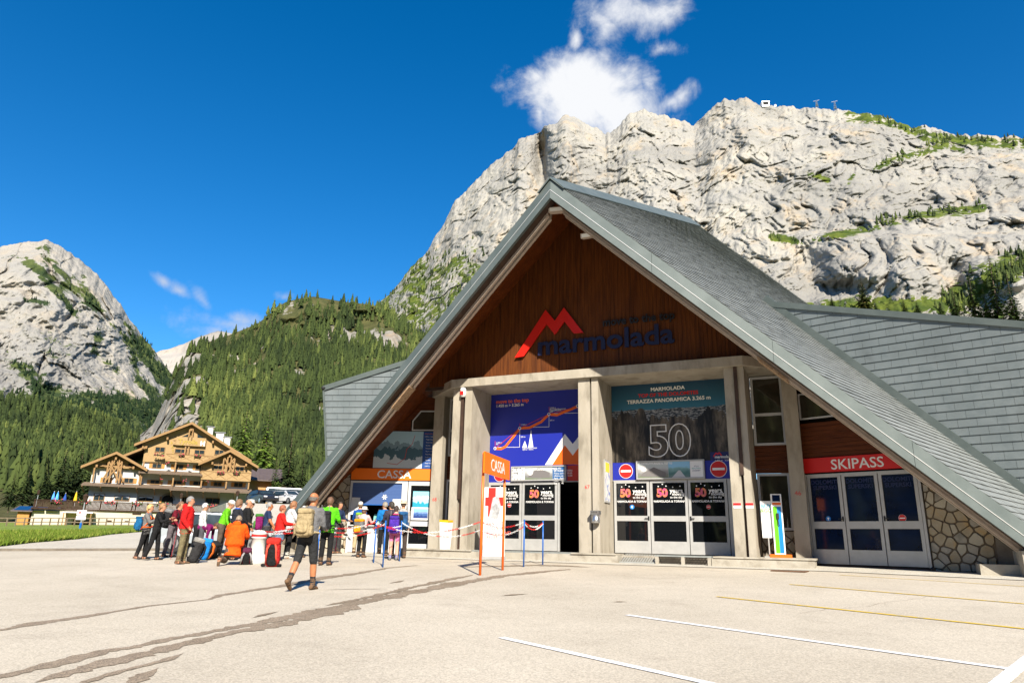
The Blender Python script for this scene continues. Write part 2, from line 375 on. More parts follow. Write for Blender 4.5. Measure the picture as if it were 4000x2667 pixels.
line_on_ground('bay_line', (2800, 2330), (4120, 2468), .09, M['paintyellow'], '')
line_on_ground('bay_line', (3085, 2282), (4100, 2366), .08, M['paintyellow'], '')
line_on_ground('bay_line', (3280, 2245), (4100, 2296), .06, M['paintyellow'], '')

# damp runs across the asphalt: ragged ribbons with a shape of their own
def stain(rows, seed, jit=.5):
    rr = random.Random(seed); L, R_ = [], []
    P = [np.array(on_ground(u, v)[:2]) for u, v, w in rows]; Wd = [w for u, v, w in rows]
    pts_, ws = [], []
    for i in range(len(P)-1):
        n = max(3, int(np.linalg.norm(P[i+1]-P[i])/.06))
        for k in range(n): t = k/n; pts_.append(P[i]*(1-t)+P[i+1]*t); ws.append(.56*(Wd[i]*(1-t)+Wd[i+1]*t))
    pts_.append(P[-1]); ws.append(Wd[-1]); n = len(pts_)
    la, lb = 0, 0
    for i in range(n):
        d = pts_[min(i+1, n-1)]-pts_[max(i-1, 0)]; d = d/(np.linalg.norm(d)+1e-9); nn = np.array([-d[1], d[0]])
        la = la*.8+rr.uniform(-1, 1)*.35; lb = lb*.8+rr.uniform(-1, 1)*.35
        e = min(1, i/4, (n-1-i)/4)
        L.append(pts_[i]+nn*ws[i]*e*max(.1, .5+jit*la*.6+rr.uniform(-.14, .14))); R_.append(pts_[i]-nn*ws[i]*e*max(.1, .5+jit*lb*.6+rr.uniform(-.14, .14)))
    mb = MB(); Q = L+R_[::-1]; mb.v = [(x, y, GA+GB*y+.004+.0004*seed) for x, y in Q]; mb.f = [(i, i+1, 2*n-2-i, 2*n-1-i) for i in range(n-1)]; mb.m = [0]*(n-1)
    return mb.build('damp_stain', M['damp'], kind='structure')
stain([(-80, 2475, .25), (150, 2432, .42), (300, 2412, .3), (560, 2368, .2), (820, 2340, .12), (860, 2324, .3), (1080, 2292, .4), (1270, 2255, .55), (1400, 2238, .5), (1510, 2218, .3), (1640, 2206, .1)], 1)
stain([(-60, 2660, .2), (180, 2600, .3), (420, 2545, .35), (640, 2500, .35), (900, 2452, .4), (1180, 2400, .55), (1420, 2350, .6), (1640, 2306, .7), (1800, 2276, .8), (1950, 2250, .6), (2080, 2236, .5), (2230, 2222, .4)], 2, .7)
stain([(130, 2667, .3), (420, 2590, .35), (700, 2520, .45), (900, 2475, .4), (1180, 2418, .6), (1400, 2366, .5)], 3, .8)
stain([(250, 2690, .2), (480, 2620, .15), (640, 2580, .2), (720, 2550, .1)], 4)
stain([(500, 2680, .25), (560, 2640, .3), (620, 2608, .1)], 5)
stain([(1270, 2365, .15), (1450, 2330, .3), (1620, 2290, .35), (1760, 2262, .35), (1850, 2244, .12)], 6, .8)
stain([(1790, 2214, .3), (1930, 2211, .7), (2100, 2207, .9), (2220, 2210, .6), (2310, 2215, .2)], 7)
stain([(1520, 2278, .1), (1550, 2272, .3), (1580, 2266, .12)], 8)
stain([(1950, 2328, .1), (2010, 2322, .28), (2070, 2319, .1)], 9)
stain([(2390, 2351, .08), (2420, 2350, .22), (2460, 2351, .08)], 10)
stain([(980, 2414, .1), (1040, 2398, .2), (1090, 2388, .1)], 11)
stain([(1250, 2304, .06), (1380, 2300, .1), (1520, 2300, .06)], 12)
# hairline cracks in the old asphalt
def crack(a, b, seed, w=.006):
    rr = random.Random(seed); A, B = np.array(on_ground(*a)[:2]), np.array(on_ground(*b)[:2]); n = max(8, int(np.linalg.norm(B-A)/.12)); d = (B-A)/np.linalg.norm(B-A); nn = np.array([-d[1], d[0]]); off = 0; L, R2 = [], []
    for i in range(n+1):
        off = off*.93+rr.uniform(-.06, .06); p = A+(B-A)*i/n+nn*off; ww = w*rr.uniform(.4, 1.3)*min(1, i/3, (n-i)/3); L.append(p+nn*ww); R2.append(p-nn*ww)
    mb = MB(); Q = L+R2[::-1]; k = n+1; mb.v = [(x, y, GA+GB*y+.0035) for x, y in Q]; mb.f = [(i, i+1, 2*k-2-i, 2*k-1-i) for i in range(n)]; mb.m = [0]*n; mb.build('asphalt_crack', M['damp'], kind='structure')
for k_, (a, b) in enumerate((((100, 2300), (1150, 2262)), ((2150, 2300), (2900, 2262)), ((3100, 2400), (3700, 2330)), ((300, 2210), (700, 2222)), ((2300, 2245), (3060, 2252)))): crack(a, b, k_, .004)
# manhole cover
A = on_ground(3085, 2231); t_ = thing('drain_cover', 'rusty rectangular drain cover set in the concrete apron before the skipass doors', 'drain cover', (A[0], A[1], gz(A[0], A[1])+.012), rad(-8))
mb = MB(); mb.box((0, 0, 0), (.86, .5, .02)); mb.build('cover_plate', mat('rusty_iron', (.12, .06, .03), (.2, .1, .05), 20, .8), t_)
mb = MB()
for i in range(7): mb.box((-.34+i*.115, 0, .012), (.03, .42, .008))
mb.build('grip_ribs', M['concrete_dark'], t_)

# grass blades along the meadow
_r = np.random.default_rng(5); _n = 26000; _u = _r.uniform(-60, 640, _n); _e = np.interp(_u, [-200, 0, 110, 300, 430, 560, 760], [2140, 2131, 2118, 2103, 2085, 2073.5, 2079]); _w = _r.uniform(0, 1, _n)**1.6; _v = _e+1.5-_w*np.maximum(3, _e-2068)*.9
_V = np.zeros((_n, 3, 3)); 
for i in range(_n):
    p = on_ground(_u[i], _v[i]); a = _r.uniform(0, 6.28); h = _r.uniform(.1, .34); w = h*.16; lx, ly = _r.normal(0, .3*h, 2)
    z = GA+GB*p[1]-.02; _V[i] = ((p[0]-w*math.cos(a), p[1]-w*math.sin(a), z), (p[0]+w*math.cos(a), p[1]+w*math.sin(a), z), (p[0]+lx, p[1]+ly, z+h))
GRASS_BLADES = (_V.reshape(-1, 3), np.arange(_n*3).reshape(-1, 3), np.repeat(np.clip(_r.normal(.5, .25, _n), 0, 1), 3))
# ================================================================== the cable car station
ST = thing('cable_car_station', 'large valley station with steep grey tiled gable roof, concrete fins and brown timber gable', 'building')
XH = np.array([1., 0, 0]); ZH = np.array([0, 0, 1.]); YH = np.array([0, 1., 0])
RA, RB = np.array([0, -4.96, 12.04]), np.array([0, 21.65, 22.7])
RC, RD = np.array([12.5, -2.8, .56]), np.array([22.34, 21.65, 0.0])
def roof(s, t, sgn=1):
    p = (1-s)*(RA+(RB-RA)*t)+s*(RC+(RD-RC)*t); return p*np.array([sgn, 1, 1])
def roof_n(s, t, sgn=1):
    a = roof(s+1e-3, t, sgn)-roof(s, t, sgn); b = roof(s, t+1e-3, sgn)-roof(s, t, sgn); n = np.cross(a, b); n /= np.linalg.norm(n)
    return n if n[2] > 0 else -n
def roof_z(x, y):
    x = abs(x); s, t = .4, .15
    for _ in range(40):
        p = roof(s, t); r = np.array([p[0]-x, p[1]-y]); a = (roof(s+1e-4, t)-p)/1e-4; b = (roof(s, t+1e-4)-p)/1e-4
        J = np.array([[a[0], b[0]], [a[1], b[1]]]); d = np.linalg.solve(J, r); s -= d[0]; t -= d[1]
    return roof(s, t)[2]
ANG = rad(21)
class Fr:                                            # a wall plane: x to the right along it, z up, n outwards
    def __init__(s, O, ex): s.O = np.array(O, float); s.ex = np.array(ex, float); s.n = np.cross(s.ex, ZH)
    def pix(s, u, v):
        p = hit_plane(u, v, s.O, s.n)-s.O; return (float(p@s.ex), float(p[2]))
    def P(s, x, z, t=0.0): return s.O+s.ex*x+ZH*z+s.n*t
    def prism(s, mb, poly, t0, t1, mi=0, inset=0.0): return mb.prism(poly, s.O, s.ex, ZH, s.n, t0, t1, mi, inset)
    def rect(s, mb, x0, x1, z0, z1, t0, t1, mi=0): return s.prism(mb, [(x0, z0), (x1, z0), (x1, z1), (x0, z1)], t0, t1, mi)
    def frame(s, mb, x0, x1, z0, z1, w, t0, t1, mi=0, wb=None, wt=None):
        wb = w if wb is None else wb; wt = w if wt is None else wt
        s.rect(mb, x0, x0+w, z0, z1, t0, t1, mi); s.rect(mb, x1-w, x1, z0, z1, t0, t1, mi)
        s.rect(mb, x0+w, x1-w, z0, z0+wb, t0, t1, mi); s.rect(mb, x0+w, x1-w, z1-wt, z1, t0, t1, mi)
FC = Fr((0, 0, 0), (1, 0, 0)); FS = Fr((6.6, 0, 0), (math.cos(ANG), -math.sin(ANG), 0)); FK = Fr((-6.73, .1, 0), (math.cos(ANG), math.sin(ANG), 0))
FG = Fr((0, -1.2, 0), (1, 0, 0))

def text(name, s, fr, x, z, size, t, m, parent, align='CENTER', bold=0.0, depth=.004, squash=1.0, **tags):
    cu = bpy.data.curves.new(name, 'FONT'); cu.body = s; cu.size = size; cu.align_x = align; cu.offset = bold; cu.extrude = depth/2; cu.resolution_u = 3
    o = bpy.data.objects.new('tmp', cu); me = bpy.data.meshes.new_from_object(o); bpy.data.objects.remove(o); bpy.data.curves.remove(cu)
    n = len(me.vertices); co = np.empty(n*3); me.vertices.foreach_get('co', co); co = co.reshape(-1, 3)
    W = fr.O + np.outer(co[:, 0]*squash+x, fr.ex) + np.outer(co[:, 1]+z, ZH) + np.outer(co[:, 2]+t+depth/2, fr.n)
    me.vertices.foreach_set('co', W.ravel()); me.materials.clear(); me.materials.append(m); me.update()
    return link(name, me, parent, **tags)

# ---- roof
HD = np.array([.357, .934]); DD = np.array([.934, -.357])     # horizontal courses, and straight down the slope
def roof_zv(x, y):
    s_, t_ = np.full(x.shape, .4), np.full(x.shape, .2)
    for _ in range(25):
        def ev(s, t): return [(1-s)*(RA[i]+(RB[i]-RA[i])*t)+s*(RC[i]+(RD[i]-RC[i])*t) for i in range(3)]
        p = ev(s_, t_); a = [RC[i]+(RD[i]-RC[i])*t_-RA[i]-(RB[i]-RA[i])*t_ for i in range(3)]; b = [(1-s_)*(RB[i]-RA[i])+s_*(RD[i]-RC[i]) for i in range(3)]
        r0, r1 = p[0]-x, p[1]-y; det = a[0]*b[1]-b[0]*a[1]; s_ = s_-(r0*b[1]-b[0]*r1)/det; t_ = t_-(a[0]*r1-r0*a[1])/det
    return ev(s_, t_)[2]
RN = np.array([.93, -.40, 1.0]); RN /= np.linalg.norm(RN)
_hv = lambda P: (float((P[:2]-RA[:2])@HD), float((P[:2]-RA[:2])@DD))
_reg = [_hv(roof(0, .004)), _hv(roof(0, .998)), _hv(roof(1, .998)), _hv(roof(1, .004))]
_reg = clip_poly(_reg, _hv(roof(1, .006)), _hv(roof(0, .006))) if len(clip_poly(_reg, _hv(roof(1, .006)), _hv(roof(0, .006)))) > 2 else _reg
TILES = []; TW, TE_ = .50, .176; vmin = min(p[1] for p in _reg); vmax = max(p[1] for p in _reg); hmin = min(p[0] for p in _reg); hmax = max(p[0] for p in _reg)
rt_ = random.Random(3); v_ = vmin; ci = 0
while v_ < vmax:
    h_ = hmin-TW+(ci*.207) % TW
    while h_ < hmax:
        g1, g2 = .007+rt_.uniform(0, .004), .007+rt_.uniform(0, .004)
        q = clip_to([(h_+g1, v_), (h_+TW-g2, v_), (h_+TW-g2, v_+TE_*1.12), (h_+g1, v_+TE_*1.12)], _reg)
        if len(q) > 2 and area2(q) > .006: TILES.append((q, v_, rt_.uniform(-.004, .006)))
        h_ += TW
    v_ += TE_; ci += 1
_xy = np.array([RA[:2]+HD*a+DD*b for q, _, _ in TILES for a, b in q]); _zz = roof_zv(_xy[:, 0], _xy[:, 1]); _k = 0; TP = []
for q, v0_, jit_ in TILES:
    P = []
    for a, b in q: P.append((np.array([_xy[_k, 0], _xy[_k, 1], _zz[_k]]), .012+jit_*.7+.031*(b-v0_)/(TE_*1.12))); _k += 1
    TP.append(P)
def tile_geo(P, sgn, mb):
    mir = np.array([sgn, 1, 1]); n = len(P); V = [(p+RN*o)*mir for p, o in P]+[(p+RN*(o+.012))*mir for p, o in P]
    F_ = [tuple(range(n-1, -1, -1)), tuple(range(n, 2*n))]+[(i, (i+1) % n, n+(i+1) % n, n+i) for i in range(n)]
    mb.add(V, F_)
for sgn, side in ((1, 'right'), (-1, 'left')):
    mb = MB(); g = 12
    for i in range(g+1):
        for j in range(g+1): mb.v.append(tuple(roof(i/g, j/g, sgn)))
    for i in range(g):
        for j in range(g): mb.f.append((i*(g+1)+j, i*(g+1)+j+1, (i+1)*(g+1)+j+1, (i+1)*(g+1)+j)); mb.m.append(0)
    deck = mb.build('roof_slope', M['deck'], ST)
    order = sorted(range(len(TP)), key=lambda k: np.linalg.norm(TP[k][0][0]*np.array([sgn, 1, 1])-CAM)); rest = MB()
    for r_, k in enumerate(order):
        if sgn > 0 and r_ < 290: m1 = MB(); tile_geo(TP[k], sgn, m1); m1.build('roof_tile', M['tile'], deck)
        else: tile_geo(TP[k], sgn, rest)
    rest.build('far_roof_tiles', M['tile'], deck, kind='stuff')
# ridge cap in three lengths
for k in range(4):
    a, b = RA+(RB-RA)*(k/4+(.001 if k else -.002)), RA+(RB-RA)*((k+1)/4-.001)
    mb = MB()
    for sgn in (1, -1):
        P = []
        for p, t in ((a, max(0, k/4)), (b, (k+1)/4)):
            n = roof_n(0.02, t, sgn); q = roof(.032, t, sgn); q = q+(p-(RA+(RB-RA)*t))
            P += [p+np.array([0, 0, .16]), q+n*.10, q+n*.06, p+np.array([0, 0, .10])]
        mb.add(P, [(0, 1, 5, 4), (1, 2, 6, 5), (2, 3, 7, 6), (0, 3, 2, 1), (4, 5, 6, 7), (3, 0, 4, 7)])
    mb.build('ridge_cap', M['zinc'], ST)
# fascia along the front of the gable: x measured along the building, line falls .918 per metre and steps back to the foot
def fas(x, dz=0.0, dy=0.0):
    ax = abs(x); return np.array([x, -(4.96-.172*ax)+dy, 12.04-.918*ax+dz])
def fbar(mb, x0, x1, dz0, dz1, dy0, dy1):
    P = [fas(x, dz, dy) for x in (x0, x1) for dz, dy in ((dz0, dy0), (dz0, dy1), (dz1, dy1), (dz1, dy0))]
    mb.add(P, [(0, 1, 2, 3), (7, 6, 5, 4), (0, 4, 5, 1), (1, 5, 6, 2), (2, 6, 7, 3), (3, 7, 4, 0)])
XE = 12.45
cuts = [0.0, 3.05, 6.2, 9.3, XE]
for sgn in (1, -1):
    for k in range(4):
        x0, x1 = sgn*(cuts[k]+(.004 if k else 0)), sgn*(cuts[k+1]-.004)
        mb = MB(); fbar(mb, x0, x1, -.31, .055, 0, .1); fbar(mb, x0, x1, -.60, -.325, -.03, .1); p = mb.build('fascia_panel', M['zinc'], ST)
        mb = MB(); fbar(mb, x0, x1, -.328, -.306, -.042, .02); mb.build('drip_edge', M['zinc_glint'], p)
    # timber board and steel channel behind the fascia
    mb = MB(); fbar(mb, sgn*.02, sgn*XE, -.58, -.50, .1, .46); mb.build('fascia_lining', M['darkwood'], ST)
    mb = MB(); fbar(mb, sgn*.25, sgn*XE, -.74, -.68, .40, .52); fbar(mb, sgn*.25, sgn*XE, -.66, -.5, .42, .45); p = mb.build('steel_channel', M['steel'], ST)
    mb = MB(); fbar(mb, sgn*.25, sgn*XE, -.76, -.55, .62, .74); mb.build('steel_flange', M['steel'], p)
    mb = MB(); fbar(mb, sgn*5.75, sgn*6.5, -.79, -.70, .36, .78)
    mb.build('mounting_plate', M['steel_rust'], p)
    # soffit boards, one running down the slope beside the next
    for j in range(34):
        t0, t1 = .006+j*.0062, .006+(j+1)*.0062-.0007
        mb = MB(); P = []
        for t in (t0, t1):
            for s in (0.0, .35, .7, 1.0):
                q = roof(s, t, sgn); P += [q-np.array([0, 0, .52]), q-np.array([0, 0, .48])]
        fs = []
        for i in range(3):
            a = i*2; b = 8+i*2; fs += [(a, a+2, b+2, b), (a+1, b+1, b+3, a+3), (a, a+1, a+3, a+2), (b, b+2, b+3, b+1)]
        mb.add(P, fs); mb.build('soffit_board', M['soffit'], ST)
# ---- gable of vertical boards
bw = .136
for i in range(-47, 47):
    x0, x1 = i*bw+.002, (i+1)*bw-.003
    zt0, zt1 = roof_z(x0, -1.2)-.44, roof_z(x1, -1.2)-.44
    if min(zt0, zt1) < 6.65: continue
    mb = MB(); FG.prism(mb, [(x0, 6.5), (x1, 6.5), (x1, zt1), (x0, zt0)], -.03, random.uniform(0, .006)); mb.build('gable_board', M['gable'], ST)
mb = MB(); FG.prism(mb, [(-6.6, 6.4), (6.6, 6.4), (.0, 13.2)], -.2, -.031); mb.build('gable_backing', M['darkwood'], ST)
# ---- concrete frame
def slab(mb, poly, z0, z1, mi=0): mb.prism(poly, (0, 0, 0), (1, 0, 0), (0, 1, 0), (0, 0, 1), z0, z1, mi)
mb = MB(); slab(mb, [(-6.75, -.35), (-5.15, -1.70), (5.15, -1.70), (6.75, -.35), (6.75, .25), (-6.75, .25)], 6.30, 6.60); mb.build('lintel_beam', M['concrete'], ST)
FINS = [(-.27, .14), (.20, .435), (4.55, 4.86), (4.94, 5.15), (-5.12, -4.78), (-4.62, -4.335)]
for x0, x1 in FINS:
    mb = MB(); mb.b2((x0, -1.56, .50), (x1, .05, 6.295)); mb.build('concrete_fin', M['concrete'], ST)
for x0, x1 in ((.142, .198), (4.862, 4.938), (-4.778, -4.622)):
    mb = MB(); mb.b2((x0, -1.44, .6), (x1, -.2, 6.29)); mb.build('joint_filler', M['darkwood'], ST)
mb = MB(); mb.b2((4.845, -1.60, 2.95), (4.955, -1.562, 6.28)); mb.build('drain_chute', M['darkwood'], ST)
mb = MB(); mb.b2((-4.775, -1.60, 2.3), (-4.665, -1.562, 6.0)); mb.build('drain_chute', M['darkwood'], ST)
for sx in (1, -1):
    mb = MB(); xs_ = sorted((sx*6.15, sx*6.58)); mb.b2((xs_[0], -.42, .45), (xs_[1], .12, 6.295)); mb.build('concrete_column', M['concrete'], ST)
# entrance platform with kerb and grated threshold
mb = MB(); slab(mb, [(-6.75, -2.02), (1.15, -2.10), (1.15, .3), (-6.75, .3)], .2, .555); slab(mb, [(3.95, -2.10), (6.7, -2.02), (6.7, .3), (3.95, .3)], .2, .555); slab(mb, [(1.15, -1.62), (3.95, -1.62), (3.95, .3), (1.15, .3)], .2, .555)
PLAT = mb.build('platform', M['concrete_low'], ST)
mb = MB(); slab(mb, [(-6.78, -2.06), (-3.9, -2.09), (-3.9, -1.2), (-6.78, -1.2)], .557, .60); slab(mb, [(-.35, -2.13), (1.1, -2.13), (1.1, -1.2), (-.35, -1.2)], .557, .60); slab(mb, [(4.0, -2.13), (6.74, -2.05), (6.74, .2), (4.0, .2)], .557, .60)
mb.build('platform_edge', M['concrete_low'], PLAT)
# steel grating steps in front of the doors, legs and a dark plate painting the shade below
def grating(x0, x1, y0, y1, z):
    mb = MB(); mb.b2((x0, y0, z-.045), (x1, y0+.03, z)); mb.b2((x0, y1-.03, z-.045), (x1, y1, z))
    n = int((x1-x0)/.09)
    for i in range(n+1): x = x0+(x1-x0)*i/n; mb.b2((x-.011, y0+.03, z-.04), (x+.011, y1-.03, z-.003))
    for i in range(1, 6): y = y0+(y1-y0)*i/6; mb.b2((x0, y-.006, z-.02), (x1, y+.006, z-.001))
    g = mb.build('steel_grating', mat('galvanised_steel', (.28, .3, .29), (.36, .38, .36), 9, .5, .5), ST)
    mb = MB(); [mb.b2((x-.05, y0, .28), (x+.05, y0+.08, z-.046)) for x in (x0+.05, (x0+x1)/2, x1-.05)]; mb.build('grating_leg', M['concrete_low'], g)
    mb = MB(); mb.b2((x0+.02, y1-.02, .3), (x1-.02, y1-.01, z-.05)); mb.build('painted_shade_plate', M['concrete_dark'], g)
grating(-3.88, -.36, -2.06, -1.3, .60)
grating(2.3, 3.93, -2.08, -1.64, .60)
mb = MB(); mb.add([(1.18, -2.02, .37), (2.28, -2.02, .37), (2.28, -1.3, .6), (1.18, -1.3, .6), (1.18, -2.02, .33), (2.28, -2.02, .33), (2.28, -1.3, .55), (1.18, -1.3, .55)], [(0, 1, 2, 3), (7, 6, 5, 4), (0, 4, 5, 1), (1, 5, 6, 2), (2, 6, 7, 3), (3, 7, 4, 0)])
rp = mb.build('access_ramp', mat('ribbed_ramp', (.3, .31, .29), (.38, .39, .37), 9, .6, .3), ST)
mb = MB()
for i in range(14): x = 1.22+i*.08; mb.beam((x, -2.0, .385), (x, -1.32, .608), .02, .012)
mb.build('ramp_ribs', M['concrete_dark'], rp)
# apron in front of the building
sheet('apron', [(-11.5, -3.0), (-6.9, -2.75), (0, -2.9), (7, -2.8), (13.8, -4.3), (13.8, -1.6), (-11.5, 1.2)], .014, M['apron'])

# ---- walls behind the fins
mb = MB(); FC.rect(mb, -4.5, -.1, 2.99, 6.35, -.25, -.02); FC.rect(mb, .1, 4.7, 2.99, 6.35, -.25, -.02)
mb.build('bay_wall', M['concrete'], ST)
# dark hall inside, seen through the open door
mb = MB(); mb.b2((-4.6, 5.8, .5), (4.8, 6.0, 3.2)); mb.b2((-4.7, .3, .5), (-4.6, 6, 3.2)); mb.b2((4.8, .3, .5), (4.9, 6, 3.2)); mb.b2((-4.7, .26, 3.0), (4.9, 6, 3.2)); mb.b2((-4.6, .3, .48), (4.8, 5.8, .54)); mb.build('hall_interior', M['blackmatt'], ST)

def leaf(fr, x0, x1, z0, zt, gl, zs, handle=None, fm='alu', tz=.0, post=.085, par=None):
    """One door leaf: zs = (lower glass bottom, lower glass top, upper glass bottom, upper glass top)."""
    d = MB(); a, b = x0+.012, x1-.012
    fr.rect(d, a, a+post, z0+.01, zt, tz, tz+.06); fr.rect(d, b-post, b, z0+.01, zt, tz, tz+.06)
    fr.rect(d, a+post, b-post, z0+.01, zs[0], tz, tz+.058); fr.rect(d, a+post, b-post, zs[1], zs[2], tz, tz+.058); fr.rect(d, a+post, b-post, zs[3], zt, tz, tz+.058)
    o = d.build('door', M[fm], par or ST)
    for k in (0, 2):
        g = MB(); fr.rect(g, a+post+.012, b-post-.012, zs[k]+.012, zs[k+1]-.012, tz+.015, tz+.028); g.build('glass', M[gl], o)
        g = MB(); fr.frame(g, a+post, b-post, zs[k], zs[k+1], .012, tz+.012, tz+.05); g.build('gasket', M['rubber'], o)
    if handle is not None:
        h = MB(); hx = (a+.045) if handle < 0 else (b-.045)
        fr.rect(h, hx-.022, hx+.022, 1.66, 1.8, tz+.06, tz+.072); dx = .13 if handle < 0 else -.13
        fr.rect(h, min(hx, hx+dx), max(hx, hx+dx), 1.72, 1.742, tz+.085, tz+.105); fr.rect(h, hx-.01, hx+.01, 1.72, 1.742, tz+.07, tz+.09); h.build('handle', M['black'], o)
    return o
ZS = (1.0, 1.64, 1.81, 2.885)
doors = []
for x0, x1, h in ((.47, 1.72, 1), (1.72, 2.98, None), (2.98, 4.24, -1)): doors.append(leaf(FC, x0, x1, .6, 2.965, 'glass', ZS, h))
mb = MB(); FC.rect(mb, 4.25, 4.545, .6, 2.965, 0, .05); FC.rect(mb, .44, 4.545, 2.967, 2.99, -.02, .055); mb.build('door_surround', M['alu'], ST)
for x0, x1, h in ((-4.32, -2.95, None), (-2.95, -1.58, None)): doors.append(leaf(FC, x0, x1, .6, 2.965, 'glass', ZS, h))
mb = MB(); FC.rect(mb, -1.575, -1.5, .6, 2.965, 0, .06); FC.rect(mb, -4.33, -.275, 2.967, 2.99, -.02, .055); mb.build('door_surround', M['alu'], ST)
# third leaf of this bay stands open into the hall
d = MB(); d.b2((-.36, .05, .62), (-.31, 1.25, 2.95)); d.build('door', M['alu'], ST)

# ---- skipass side (right): siding, doors, stone wall, window bay
def soffit_line(fr, x):                                # height of the soffit over the wall at x
    p = fr.P(x, 0); return roof_z(p[0], p[1])-.54
def siding(fr, x0, x1, z0, z1, pitch=.135, holes=()):
    z = z0; k = 0
    zs_ = [soffit_line(fr, x0), soffit_line(fr, x1)]
    while z < z1:
        poly = [(x0, z+.006), (x1, z+.006), (x1, z+pitch-.002), (x0, z+pitch-.002)]
        poly = clip_to(poly, [(x0, -5), (x1, -5), (x1, zs_[1]), (x0, zs_[0])]) if zs_[0] != zs_[1] else poly
        parts = [poly] if len(poly) > 2 else []
        for hx0, hx1, hz0, hz1 in holes:
            nxt = []
            for p in parts:
                if z+pitch <= hz0 or z >= hz1: nxt.append(p); continue
                for q in (clip_poly(p, (hx0, 0), (hx0, 1)), clip_poly(p, (hx1, 1), (hx1, 0))):
                    if len(q) > 2 and area2(q) > 1e-3: nxt.append(q)
            parts = nxt
        for p in parts:
            if area2(p) > .004: mb = MB(); fr.prism(mb, p, -.04, .012+random.uniform(0, .004)); mb.build('siding_board', M['siding'], ST)
        z += pitch; k += 1
# right side
wtr = [FS.pix(2900+x*.4677, 1650+y*.4677) for x, y in ((0, 0),)]
aw = (.0, 1.6, 4.75, 5.62)                              # little attic window
siding(FS, -.02, 4.6, 3.57, 5.9, holes=(aw,))
mb = MB(); FS.rect(mb, -.3, 4.9, 2.9, 5.9, -.3, -.05); 
mb2 = MB(); pl = clip_to([(-.3, .3), (5.2, .3), (5.2, 6.2), (-.3, 6.2)], [(-.3, -9), (5.3, -9), (5.3, soffit_line(FS, 5.3)-.05), (-.3, soffit_line(FS, -.3)-.05)]); FS.prism(mb2, pl, -.5, -.3); mb2.build('wall_core', M['blackmatt'], ST)
def window(fr, poly, w, m_glass, m_frame, t=.0, par=None):
    n = len(poly); cx = sum(p[0] for p in poly)/n; cz = sum(p[1] for p in poly)/n
    def ins(k):
        out = []
        for i in range(n):
            p0, p1, p2 = poly[i-1], poly[i], poly[(i+1) % n]
            def nrm(a, b):
                dx, dz = b[0]-a[0], b[1]-a[1]; L = math.hypot(dx, dz); return (-dz/L, dx/L)
            n1, n2 = nrm(p0, p1), nrm(p1, p2); bx, bz = n1[0]+n2[0], n1[1]+n2[1]; q = 1+n1[0]*n2[0]+n1[1]*n2[1]
            out.append((p1[0]+bx*k/q, p1[1]+bz*k/q))
        return out
    A = sum(poly[i][0]*poly[(i+1) % n][1]-poly[(i+1) % n][0]*poly[i][1] for i in range(n))
    if A < 0: poly = poly[::-1]
    inn = ins(w); g = MB(); fr.prism(g, ins(w*.8), t-.03, t+.005)
    f = MB(); V = [fr.P(*p, tt) for tt in (t-.02, t+.045) for p in poly]+[fr.P(*p, tt) for tt in (t-.02, t+.045) for p in inn]
    fs = []
    for i in range(n):
        j = (i+1) % n
        fs += [(n+i, n+j, 3*n+j, 3*n+i), (i, j, n+j, n+i), (2*n+j, 2*n+i, 3*n+i, 3*n+j)]
    f.add(V, fs); o = f.build('window', M[m_frame], par or ST); g.build('pane', M[m_glass], o); return o
window(FS, [(.02, 4.77), (1.3, 4.77), (1.15, 4.95), (.5, 5.6), (.02, 5.6)], .045, 'glass_brown', 'alu_white', .03)
SZ = (.86, 1.45, 1.66, 2.95)
for x0, x1, h in ((.05, 1.08, 1), (1.08, 2.11, None), (2.11, 3.14, -1)): leaf(FS, x0, x1, .44, 3.0, 'glass_blue', SZ, h, post=.09)
mb = MB(); FS.rect(mb, -.02, .05, .44, 3.06, 0, .07); FS.rect(mb, 3.14, 3.21, .44, 3.06, 0, .07); FS.rect(mb, .05, 3.14, 3.0, 3.06, 0, .065); mb.build('door_surround', M['alu'], ST)
mb = MB(); FS.rect(mb, 0, 3.2, .36, .43, -.1, .1); mb.build('door_sill', M['darkwood'], ST)
mb = MB(); c = FS.P(3.24, .40, .12); mb.sphere(c, .065); mb.build('door_stop', M['black'], ST)

def voronoi(region, seeds):
    out = []
    for i, s in enumerate(seeds):
        p = list(region)
        for j, q in enumerate(seeds):
            if i == j: continue
            mx, my = (s[0]+q[0])/2, (s[1]+q[1])/2; dx, dy = q[0]-s[0], q[1]-s[1]
            p = clip_poly(p, (mx, my), (mx-dy, my+dx)) if False else clip_poly(p, (mx+dy, my-dx), (mx, my))
            if len(p) < 3: break
            side = (-dy)*(s[1]-my)-(dx)*(s[0]-mx)
        if len(p) >= 3: out.append(p)
    return out
def half(p, s, q):
    """part of p nearer to s than to q"""
    mx, my = (s[0]+q[0])/2, (s[1]+q[1])/2; dx, dy = q[0]-s[0], q[1]-s[1]
    A, B = (mx, my), (mx-dy, my+dx)                    # s lies to the left of A->B
    sd = (B[0]-A[0])*(s[1]-A[1])-(B[1]-A[1])*(s[0]-A[0])
    return clip_poly(p, A, B) if sd > 0 else clip_poly(p, B, A)
